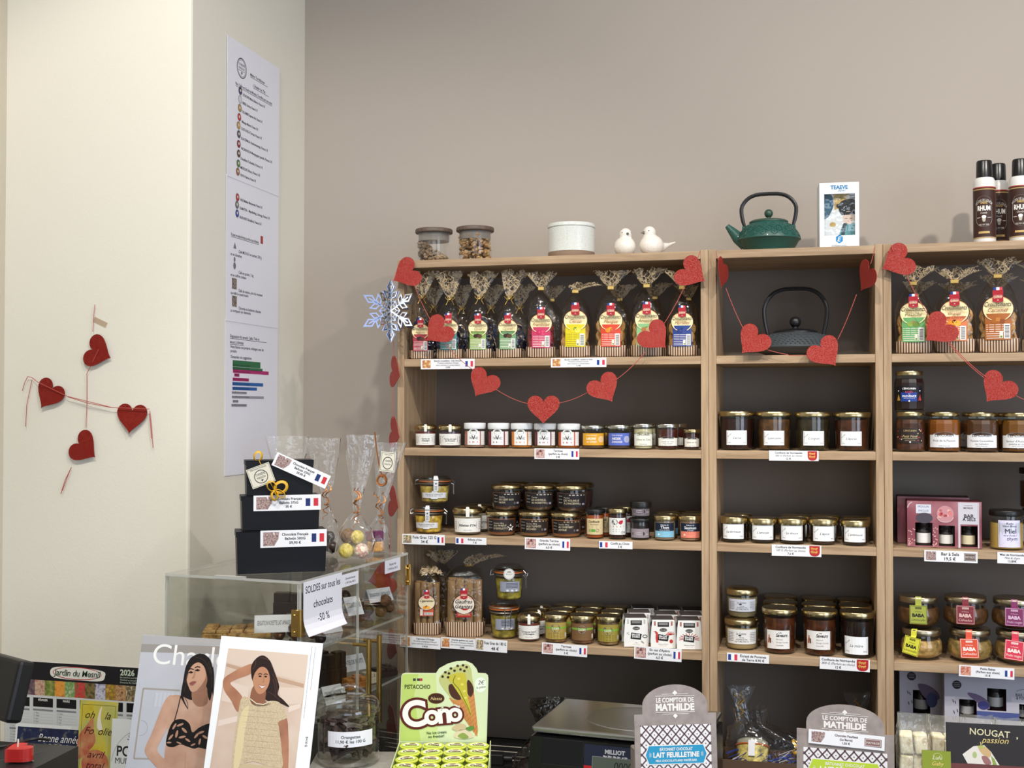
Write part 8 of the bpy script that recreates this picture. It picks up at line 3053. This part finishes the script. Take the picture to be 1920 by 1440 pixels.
def bar_display(label, pxl, pxr, shoulder, arch, Y, rz, lean, plaque, l1, l2, l3, extra=None, seed=0):
    s = mpp((pxl + pxr) / 2, Y)
    c = onY((pxl + pxr) / 2, shoulder, Y)
    w = (pxr - pxl) * s / max(.9, math.cos(rz - YAW))
    h = c.z - CT - .0075
    t = thing('chocolate_bar_display', label, 'display', (c.x, Y, CT + .0075), rz, 'arched chocolate bar displays on the counter')
    t.rotation_euler = (rad(lean), 0, rz)
    aw, ah = w * .40, (shoulder - arch) * s
    arcp = [(aw * math.cos(a), h + ah * .28 + ah * .72 * math.sin(a)) for a in [math.pi * i / 18 for i in range(19)]]
    outl = [(-w / 2, 0), (w / 2, 0), (w / 2, h), (aw, h)] + arcp + [(-aw, h), (-w / 2, h)]
    MB().prism(outl, 0, .0025, TAUP).build('board', t)
    MB().box(-w / 2, w / 2, .0026, .036, 0, h * .82, TAUP, .002).build('carton', t)
    p = Print()
    IV = ink('e9e4de')
    z0 = h + ah * .30
    p.text('LE COMPTOIR DE', 0, z0 + ah * .10, ah * .15, IV, 1, w=aw * 1.15, bold=.03)
    p.text('MATHILDE', 0, z0 - ah * .18, ah * .22, IV, 1, w=aw * 1.18, bold=.05)
    for zz, ww in ((z0 + ah * .31, .60), (z0 - ah * .25, .60), (z0 + ah * .37, .40), (z0 - ah * .31, .40)):
        p.rect(-aw * ww, zz, aw * ww, zz + .0007, IV, 1)
    for zz in (z0 + ah * .42, z0 - ah * .37):
        p.poly([(-.004, zz), (0, zz + .004), (.004, zz), (0, zz - .004)], IV, 1)
    top = h - (78 if not extra else 130) / 3.84 * s
    bx_ = w * .43
    p.rect(-bx_, 0, bx_, top, ink('e4e2e2'), 0)
    st_ = 8.2 * s
    n_ = int(top / st_) + 2

    def seg(a, b):              # line of the lattice, cut to the panel
        (ax, ay), (bx2, by) = a, b
        t0, t1 = 0., 1.
        for pq, d0, d1 in ((-(bx2 - ax), ax + bx_, 0), (bx2 - ax, bx_ - ax, 0), (-(by - ay), ay, 0), (by - ay, top - ay, 0)):
            if pq == 0:
                continue
            r_ = d0 / pq
            if pq < 0:
                t0 = max(t0, r_)
            else:
                t1 = min(t1, r_)
        if t0 < t1:
            p.line([(lerp(ax, bx2, t0), lerp(ay, by, t0)), (lerp(ax, bx2, t1), lerp(ay, by, t1))], .0022, DPLUM, 1)
    for k in range(-n_ - 8, n_ + 9):
        x_ = k * st_ * 1.0 * 2
        seg((x_, 0), (x_ + top * .9, top))
        seg((x_, 0), (x_ - top * .9, top))
    for i in range(-9, 10):
        for j in range(int(top / (st_ * 1.11)) + 1):
            x_, y_ = (i + .5 * 0) * st_ * 1.0, j * st_ * 1.11
            if (i + j) % 2 and abs(x_) < bx_ - .003 and y_ < top - .003:
                p.ell(x_, y_, .0010, .0010, DPLUM, 2, 8)
    ph, pz = 36 * s, top - (64 if not extra else 40) / 1.0 * s * .72 - 8 * s
    o_ = lambda k: [(-w * .38 + k, pz), (-w * .34 + k, pz - ph / 2 + k), (w * .34 - k, pz - ph / 2 + k), (w * .38 - k, pz), (w * .34 - k, pz + ph / 2 - k), (-w * .34 + k, pz + ph / 2 - k)]
    p.poly(o_(0), IV, 3).poly(o_(.0013), ink(plaque), 4)
    p.text(l1, 0, pz + ph * .20, ph * .15, IV, 5, w=w * .40, bold=.02)
    p.text(l2, 0, pz - ph * .13, ph * .24, IV, 5, w=w * .56, bold=.04)
    p.text(l3, 0, pz - ph * .36, ph * .11, IV, 5, w=w * .50, bold=.02)
    for sx in (-1, 1):
        for a in range(-40, 41, 20):
            p.line([(sx * (w * .29 + .002 * math.cos(rad(a))), pz + .002 * math.sin(rad(a))), (sx * (w * .29 + .006 * math.cos(rad(a))), pz + .006 * math.sin(rad(a)))], .0004, IV, 5)
    p.flat('board_print', t, (0, -.0002, 0))
    if extra:
        ew, eh = 138 * s, 26 * s
        p2 = Print()
        choc_photo(p2, -ew * .46, -eh * .36, -ew * .28, eh * .38)
        for i, tx in enumerate(extra):
            p2.text(tx, 0, eh * (.18 - .26 * i), eh * .15, ink('5a4a48'), 1, w=ew * .4, bold=.02)
        p2.rect(ew * .24, -eh * .3, ew * .46, eh * .26, ink('8a6a68'), 1)
        p2.frame(ew * .25, -eh * .26, ew * .45, eh * .22, .0006, IV, 2)
        p2.text('MATHILDE', ew * .35, -eh * .1, eh * .14, IV, 2, w=ew * .17)
        p2.flat('price_card', t, (.002, -.0022, h - 14 * s), (0, rad(1.5), 0), card=(-ew / 2, -eh / 2, ew / 2, eh / 2, CARD))


bar_display('arched taupe display with bright blue plaque beside the scale', 1195, 1352, 1345, 1291, 1.84, YAW + rad(6), -5, '2a92bc', 'BÂTONNET CHOCOLAT', 'LAIT FEUILLETINE', 'MILK CHOCOLATE AND WAFER BAR')
bar_display('arched taupe display with lime green plaque and price card', 1499, 1668, 1379, 1329, 1.84, rad(-3), -5, 'b4cc3a', 'BÂTONNET CHOCOLAT', 'LAIT PÉTILLANT', 'CRISPY MILK CHOCOLATE BAR', ('Chocolat Feuilleté', '(La Barre)', '1,50 €'))

# ================================================================ gift hamper in the middle bookcase
sh = mpp(1428, 2.50)
hx = onY(1452, 767, 2.52)
hm_ = thing('gift_hamper', 'brown gift hamper tray with jar and blue shreds under cellophane', 'hamper', (hx.x, 2.52, CT + .0024), 0)
BRC = mat('brown_carton', '5a4536', .5)
hw_, hd_, hh_ = .225, .095, .050
for a in ((-hw_ / 2, hw_ / 2, -hd_ / 2, -hd_ / 2 + .002), (-hw_ / 2, hw_ / 2, hd_ / 2 - .002, hd_ / 2), (-hw_ / 2, -hw_ / 2 + .002, -hd_ / 2 + .002, hd_ / 2 - .002), (hw_ / 2 - .002, hw_ / 2, -hd_ / 2 + .002, hd_ / 2 - .002)):
    MB().box(*a, 0, hh_, BRC).build('tray_wall', hm_)
MB().box(-hw_ / 2, hw_ / 2, -hd_ / 2, hd_ / 2, 0, .002, BRC).build('tray_floor', hm_)
BLU = mat('blue_shred', '2a48a0', .35, coat=.2)
q_ = random.Random(9)
mb = MB()
for k in range(46):
    x, y = q_.uniform(-.082, .075), q_.uniform(-.030, .030)
    z = .03 + q_.uniform(0, .03)
    a = q_.uniform(-.6, .8)
    mb.tube([(x - .025 * math.cos(a), y, z - .008), (x, y - .004, z + .004), (x + .025 * math.cos(a), y + .003, z + .025 * math.sin(a))], .0018, BLU if k % 3 else mat('white_shred', 'c8c8d0', .4), 4, flat=.4)
o = mb.build('paper_shreds', hm_)
o['kind'] = 'stuff'
jx = (1408 - 1452) * sh
mb = MB()
mb.lathe([(.026, 0), (.031, .004), (.033, .03), (.034, .044)], contents_mat('b8a860', True), 24)
mb.lathe([(.0345, .044), (.036, .045), (.036, .048), (.034, .0485)], RUBBER, 24)
mb.lathe([(.034, .0485), (.033, .056), (.028, .060), (.01, .061)], mat('glossy_glass_lid', '9a9a8a', .1, spec=.8), 24)
mb.box(-.007, .007, -.0365, -.030, .02, .052, ink('dfe0e2'))
mb.xf(Matrix.Translation((jx, -.008, .022)) @ Matrix.Rotation(rad(-28), 4, 'X'))
mb.build('packed_jar', hm_)
CPB = mat('copper_foil')
mb = MB().lathe([(.018, 0), (.016, .02), (.008, .038), (.004, .044), (.010, .052)], CPB, 18)
mb.xf(Matrix.Translation(((1500 - 1452) * sh, -.016, .034)))
mb.build('copper_pouch', hm_)
mb = MB()
YR = mat('yellow_ribbon')
for k in range(5):
    a = k * 1.25
    mb.tube([((1497 - 1452) * sh + .010 * math.cos(a) * (1 - math.cos(.6 * i)), -.02 - .003 * math.sin(i), .078 + .010 * math.sin(a) * (1 - math.cos(.6 * i)) + .004 * math.sin(.6 * i)) for i in range(11)], .0028, YR, 5, flat=.35)
mb.build('ribbon_bow', hm_)
tg = 32 * sh
p = Print()
p.frame(-tg * .46, -tg * .40, tg * .46, tg * .40, tg * .015, GREY, 1)
p.ring(0, -tg * .03, tg * .27, tg * .27, tg * .035, GREY, 1)
p.text('TORRÉFIÉ', 0, tg * .02, tg * .09, GREY, 1, w=tg * .4)
p.text('MAISON', 0, -tg * .12, tg * .08, GREY, 1, w=tg * .36)
p.flat('logo_tag', hm_, ((1523 - 1452) * sh, -.026, .105), (rad(-8), rad(8), 0), card=(-tg / 2, -tg * .45, tg / 2, tg * .45, mat('grey_tag', '8f8a80', .6)))
mb = MB()
mb.loft(bag_rings([(.048, hw_ * .96, hd_ * .95, .5, 0, 0), (.075, hw_ * .9, hd_ * .9, .6, 0, 0), (.10, hw_ * .6, hd_ * .7, .8, -.03, 0), (.115, hw_ * .3, hd_ * .4, 1, -.05, 0), (.15, hw_ * .34, hd_ * .5, 1, -.055, 0)], 50, .004, 12), FILM, True, (False, False))
mb.build('cellophane', hm_)
for sx, lb in ((1370, 'yellow ribboned cellophane sweet bag behind the hamper at the divider'), (1632, 'yellow ribboned cellophane sweet bag behind the green-plaque display')):
    v = onY(sx, 767, 2.63)
    v.x = fit(v.x, .034)
    sweet_bag(lb, v, 0, CT, .05, .105, .165, .06, .006, [(-.010, 0, .014, .0125, CHOC, ''), (.011, -.003, .014, .0125, MILK, ''), (0, .004, .036, .0125, CHOC, '')], 80 + sx % 7, YAW, ribbon=YR)

# ================================================================ gift boxes of salt and pepper
DKR = ink('4a1a22')


def mini_jar(parent, x, z, w, h, y, lid='141416', tone='d8d4c8', body='2a2422'):
    MB().lathe([(w * .40, 0), (w * .44, .002), (w * .44, h * .62), (w * .36, h * .70), (w * .36, h * .74)], mat('filling_' + body, body, .3), 18, (x, y, z)).lathe([(w * .40, h * .74), (w * .42, h * .76), (w * .42, h * .97), (w * .38, h)], BLACKLID, 18, (x, y, z)).lathe([(w * .445, h * .1), (w * .447, h * .1), (w * .447, h * .52), (w * .445, h * .52)], ink(tone), 18, (x, y, z), caps=(False, False)).build('mini_jar', parent)


def windowed(mb, w, h, holes, m, y=0., th=.0012):
    """front sheet with rectangular holes (x0, x1, z0, z1)"""
    xs = sorted({-w / 2, w / 2, *[v for hh in holes for v in hh[:2]]})
    zs = sorted({0, h, *[v for hh in holes for v in hh[2:]]})
    for a, b in zip(xs, xs[1:]):
        for c, d in zip(zs, zs[1:]):
            if not any(a >= q_[0] - 1e-6 and b <= q_[1] + 1e-6 and c >= q_[2] - 1e-6 and d <= q_[3] + 1e-6 for q_ in holes):
                mb.box(a, b, y, y + th, c, d, m)


Ys = 2.475
s = mpp(1770, Ys)
c = onY(1768.5, 767, Ys)
w, h = 131 * s, 86 * s
SALT = ramp_mat('plum_gift_board', ['6a2a36', '84424c', 'a8727a', '7a3440'], 7, .4)
for back in (0, 1):
    g = thing('salt_gift_box', ('plum red salt gift box with jars in its windows', 'second plum red gift box hidden behind the first')[back], 'box', (c.x - .014 * back, Ys + .066 * back, EYE + Z3 + .0018), rad(-2), 'plum red salt gift boxes')
    hh_ = h * (1.0 if not back else 1.04)

    def T(cx, cy):              # crop 1640,880, scale 6.857
        return (1640 + cx / 6.857 - 1768.5) * s, (1026 - (880 + cy / 6.857)) * s
    holes = [] if back else [(T(530, 0)[0], T(740, 0)[0], T(0, 985)[1], T(0, 690)[1]), (T(815, 0)[0], T(1010, 0)[0], T(0, 985)[1], T(0, 720)[1]), (T(1085, 0)[0], T(1280, 0)[0], T(0, 985)[1], T(0, 720)[1])]
    mb = MB()
    windowed(mb, w, hh_, holes, SALT)
    mb.box(-w / 2, -w / 2 + .001, .0012, .060, 0, hh_, DKR)
    mb.box(w / 2 - .001, w / 2, .0012, .060, 0, hh_, ink('8a4a48'))
    mb.box(-w / 2, w / 2, .0012, .060, hh_ - .001, hh_, DKR)
    mb.box(-w / 2, w / 2, .060, .061, 0, hh_, DKR)
    mb.build('carton', g)
    if back:
        continue
    for q_, tn in zip(holes, ('e6e2de', 'e0dcd4', 'd8ccaa')):
        mini_jar(g, (q_[0] + q_[1]) / 2, .002, (q_[1] - q_[0]) * .98, (q_[3] - q_[2]) * 1.02, .026, tone=tn)
    p = Print()
    p.rect(*T(1050, 1000), *T(1075, 420), ink('c8c4cc'), 0)
    p.rect(*T(1075, 700), *T(1290, 420), ink('c8c4cc'), 0)
    p.rect(*T(1285, 1000), *T(1300, 420), ink('c8c4cc'), 0)
    x_, y_ = T(1180, 655)
    for tx, yy, k in (('BAR', 615, 6.4), ('A SELS', 655, 6.0)):
        p.text(tx, *T(1180, yy), k * s, DK, 1, w=23 * s, bold=.03)
    p.text('MATHILDE', *T(1170, 500), 2.8 * s, GREY, 1, w=16 * s, bold=.03)
    p.text('le comptoir de', *T(1170, 465), 2.0 * s, GREY, 1, w=14 * s)
    p.rect(*T(540, 570), *T(725, 455), ink('d0d2dc'), 1)
    p.text('MOULIN', *T(632, 495), 3.6 * s, ink('4a4a80'), 2, w=20 * s)
    p.text('INCLUS', *T(632, 548), 3.6 * s, ink('4a4a80'), 2, w=19 * s)
    p.ell(*T(640, 630), 15 * s, 10 * s, ink('4a4450'), 1, 24)
    p.ell(*T(895, 570), 15 * s, 15 * s, ink('c08a90'), 1, 26)
    for k in range(14):
        p.ell(*T(895 + rnd.uniform(-70, 70), 560 + rnd.uniform(-45, 50)), 3 * s, 2.6 * s, ink(rnd.choice(('c8505a', 'd87a78', 'e0a8a0'))), 2, 9)
    p.ring(*T(895, 600), 15 * s, 12 * s, 1.4 * s, ink('d8b8b8'), 3, 26, 190, 350)
    for k in range(36):
        p.ell(*T(rnd.choice((rnd.uniform(445, 525), rnd.uniform(745, 800))), rnd.uniform(730, 985)), 1.2 * s, 1.1 * s, ink('d8a8a4'), 1, 7)
    p.line([T(435, 500), T(460, 450), T(490, 430)], 1.8 * s, ink('c8b0b4'), 1)
    p.flat('box_print', g, (0, -.0002, 0))

for k, (pl_, pr_, pt_, rz, lb) in enumerate(((1687, 1764, 1258, -9, 'pale gift box half hidden at the bookcase divider'), (1772, 1925, 1263, -5, 'pale salt and pepper gift box above the nougat display'))):
    Yb = 2.565 if k == 0 else 2.495
    s = mpp(1780, Yb)
    c = onY((pl_ + pr_) / 2, 767, Yb)
    w = 153 * s
    if k == 0:
        c = onY(pl_ + 40, 767, Yb)
        w = 84 * s
    h = onY(1780, pt_, Yb).z - CT - .002
    g = thing('pepper_gift_box', lb, 'box', (c.x, Yb, CT + .0024), rad(-2))
    PALE = ink('b2aeb8')

    def T(cx, cy):              # crop 1640,1250, scale 6.857
        return (1640 + cx / 6.857 - (pl_ + (40 if k == 0 else 76.5))) * s, h - (1250 + cy / 6.857 - pt_) * s
    hz = [(470, 680, 325, 620)] if k == 0 else [(1080, 1290, 410, 640), (1415, 1640, 250, 530), (1790, 1900, 425, 640)]
    holes = [(T(a, 0)[0], T(b, 0)[0], T(0, d)[1], T(0, c_)[1]) for a, b, c_, d in hz]
    mb = MB()
    windowed(mb, w, h, holes, PALE)
    mb.box(-w / 2, -w / 2 + .001, .0012, .055, 0, h, PALE)
    mb.box(w / 2 - .001, w / 2, .0012, .055, 0, h, ink('6a2a2a'))
    mb.box(-w / 2, w / 2, .0012, .055, h - .001, h, PALE)
    mb.box(-w / 2, w / 2, .055, .056, 0, h, DKR)
    mb.build('carton', g)
    for q_ in holes:
        mini_jar(g, (q_[0] + q_[1]) / 2, q_[2] + .001, (q_[1] - q_[0]) * .96, (q_[3] - q_[2]) * .98, .026, tone='b8b4b0')
    p = Print()
    bx0 = 455 if k == 0 else 1055
    by0 = 150 if k == 0 else 230
    p.ell(*T(bx0, by0), 8 * s, 8 * s, ink('2a2226'), 1, 24)
    for i in range(3):
        p.rect(*T(bx0 - 36, by0 + 22 - 22 * i), *T(bx0 + 36, by0 + 16 - 22 * i), ink('8a8490'), 2)
    for i, (dx, dy) in enumerate(((-50, 190), (-25, 205), (-40, 330), (0, 310))):
        p.line([T(bx0 + dx, by0 + dy), T(bx0 + dx + 8, by0 + dy + 38)], 1.4 * s, ink('3a343a'), 1)
    ox_ = 640 if k == 0 else 1290
    p.poly([T(*q_) for q_ in spline([(ox_ - 110, 330 if k else 260), (ox_ - 40, 325 if k else 240), (ox_ + 60, 360 if k else 275), (ox_ + 140, 430 if k else 350), (ox_ + 140, 520 if k else 430), (ox_ - 20, 420)], 4)], ink('6a5a78'), 1)
    if k == 1:
        p.ell(*T(1370, 470), 10 * s, 8 * s, ink('3a3a70'), 2, 20)
        p.text('BAR SELS', *T(1840, 330), 5.5 * s, DK, 1, w=26 * s)
        p.text('& POIVRES', *T(1840, 370), 5.5 * s, DK, 1, w=24 * s)
        p.ring(*T(1860, 290), 16 * s, 8 * s, .7 * s, GREY, 1, 20, 20, 160)
        p.rect(*T(1290, 640), *T(1790, 545), ink('4a5488'), 0)
    else:
        p.ell(*T(700, 440), 10 * s, 14 * s, ink('3e4670'), 2, 20)
    p.flat('box_print', g, (0, -.0002, 0))

# ================================================================ nougat display
YN = 1.90
s = mpp(1800, YN)
NFILM = film('nougat_bag_film', 'fbfbf8', .06, 1.45, .8, 50, boost=1.6, cover=.10, cover_col='f4f2e6')
NOUG = ramp_mat('nougat', ['c8b68a', 'e2d8b8', 'ece4cc', 'b89a68'], 55, .6, bump=.3)
NUT = mat('almond_skin', '7a4a34', .5)


def nougat_bag(label, pxc, pyt, Y, w, seed, rz):
    c = onY(pxc, pyt, Y)
    z0 = c.z - .165
    t = thing('nougat_bag', label, 'sweet bag', (c.x, Y, z0), rz, 'clear bags of nougat in the counter display')
    d = .035
    mb = MB()
    mb.loft(bag_rings([(0, w * .96, d, .45, 0, 0), (.01, w, d * 1.05, .45, 0, 0), (.07, w, d * 1.1, .45, 0, 0), (.125, w * .98, d * .9, .5, 0, 0), (.140, w * .96, d * .35, .5, 0, .004), (.152, w * .98, .006, .5, 0, .004), (.165, w, .004, .5, 0, .002)], 40, .0022, seed), NFILM, True, (True, False))
    mb.build('film', t)
    q_ = random.Random(seed)
    nx = max(2, int(w / .024))
    for r_ in range(4):
        for k in range(nx):
            cw = w * .9 / nx
            MB().box(-cw * .46, cw * .46, -.012, .012, -.0155, .0155, NOUG, .003).build('nougat_piece', t, (-w * .45 + cw * (k + .5), q_.uniform(-.002, .002), .022 + .033 * r_), (q_.uniform(-.1, .1), q_.uniform(-.1, .1), q_.uniform(-.15, .15)))
    mb = MB()
    for k in range(5):
        mb.ball((q_.uniform(-.35, .35) * w, -.0135, q_.uniform(.02, .1)), .006, NUT, 10, 6, 1.3, 1, .4)
    mb.build('almonds', t)
    return z0


zn_ = 1
for k, (x_, y_, Y_, w_, lb) in enumerate(((1712, 1338, 1.885, .046, 'narrow clear nougat bag standing at the corner of the display'), (1769, 1342, 1.945, .046, 'clear nougat bag in the second row beside the black nougat sign'), (1831, 1341, 1.945, .046, 'clear nougat bag behind the black nougat sign'),
                                          (1893, 1347, 1.945, .046, 'clear nougat bag at the frame edge behind the black sign'))):
    zn_ = min(zn_, nougat_bag(lb, x_, y_, Y_, w_, 90 + k, rad(2)))
nb = thing('display_riser', 'low dark riser under the nougat bags and sign', 'riser', (onY(1800, 767, 1.92).x, 1.91, CT + .0004), rad(2))
MB().box(-.085, .17, -.052, .085, 0, zn_ - CT - .0045, BRC, .002).build('block', nb)
c = onY(1850, 1366, 1.83)
sg_ = thing('nougat_sign', 'black cardboard nougat sign with gold lettering and printed nougat piece', 'sign', (onY(1861, 767, 1.83).x, 1.83, CT + .0006), rad(3))
sg_.rotation_euler = (rad(-5), 0, rad(3))
s = mpp(1850, 1.83)
w, h = 164 * s, c.z - CT


def U(cx, cy):                  # crop 1640,1250, scale 6.857
    return (1640 + cx / 6.857 - 1861) * s, h - (1250 + cy / 6.857 - 1366) * s


p = Print()
p.rect(-w / 2 + .001, 0, w / 2 - .001, h - .001, ink('2c2828'), 0)
CRM = ink('d8cfa8')
p.text('NOUGAT', *U(1245, 930), 11.5 * s, CRM, 1, 'L', w=78 * s, bold=.01, rot=-3)
p.text(',', *U(1815, 955), 11 * s, CRM, 1, 'L', bold=.02)
p.text('passion', *U(1385, 1030), 11 * s, ink('d8c278'), 1, 'L', shear=.35, w=70 * s)
p.line([U(1375, 1020), U(1378, 1060)], 1.2 * s, ink('d8c278'), 1)
p.poly([U(*q_) for q_ in ((1150, 1190), (1290, 1080), (1420, 1062), (1500, 1140), (1600, 1303), (1210, 1303))], ink('dcd6cc'), 2)
p.poly([U(*q_) for q_ in spline([(1350, 1100), (1420, 1075), (1500, 1150), (1480, 1210), (1400, 1180)], 4)], ink('c8a878'), 3)
p.poly([U(*q_) for q_ in spline([(1390, 1200), (1460, 1210), (1500, 1290), (1430, 1300), (1395, 1250)], 4)], ink('9a6a68'), 3)
p.poly([U(*q_) for q_ in ((1500, 1190), (1540, 1230), (1570, 1303), (1520, 1303))], ink('8aa04a'), 3)
p.ell(*U(1300, 1190), 4 * s, 6 * s, ink('a8b878'), 3, 14)
p.ell(*U(1380, 1085), 6 * s, 3 * s, ink('b0b860'), 4, 14)
p.rect(-w / 2 + .001, 0, w / 2 - .001, U(0, 1306)[1], ink('6a3a38'), 1)
p.flat('card', sg_, card=(-w / 2, 0, w / 2, h, BP), th=.002)
c = onY(1760, 1416, 1.80)
gs = thing('nougat_leaflet', 'small olive green card with white script before the nougat bags', 'sign', (c.x, 1.80, CT + .0006), rad(2))
gs.rotation_euler = (rad(-5), 0, rad(2))
s = mpp(1760, 1.80)
w, h = 52 * s, c.z - CT
p = Print()
p.rect(-w / 2 + .0006, 0, w / 2 - .0006, h - .0006, ink('87952f'), 0)
p.text('Lulu', w * .04, h - 16 * s, 7 * s, ink('e8e4c8'), 1, shear=.35)
p.text('Gaby', w * .06, h - 27 * s, 7 * s, ink('e8c878'), 1, shear=.35)
p.ring(w * .04, h - 13 * s, 9 * s, 9 * s, .8 * s, ink('c8c890'), 1, 20, 20, 160)
p.flat('card', gs, card=(-w / 2, 0, w / 2, h, mat('olive_card', '7a8830', .5)))
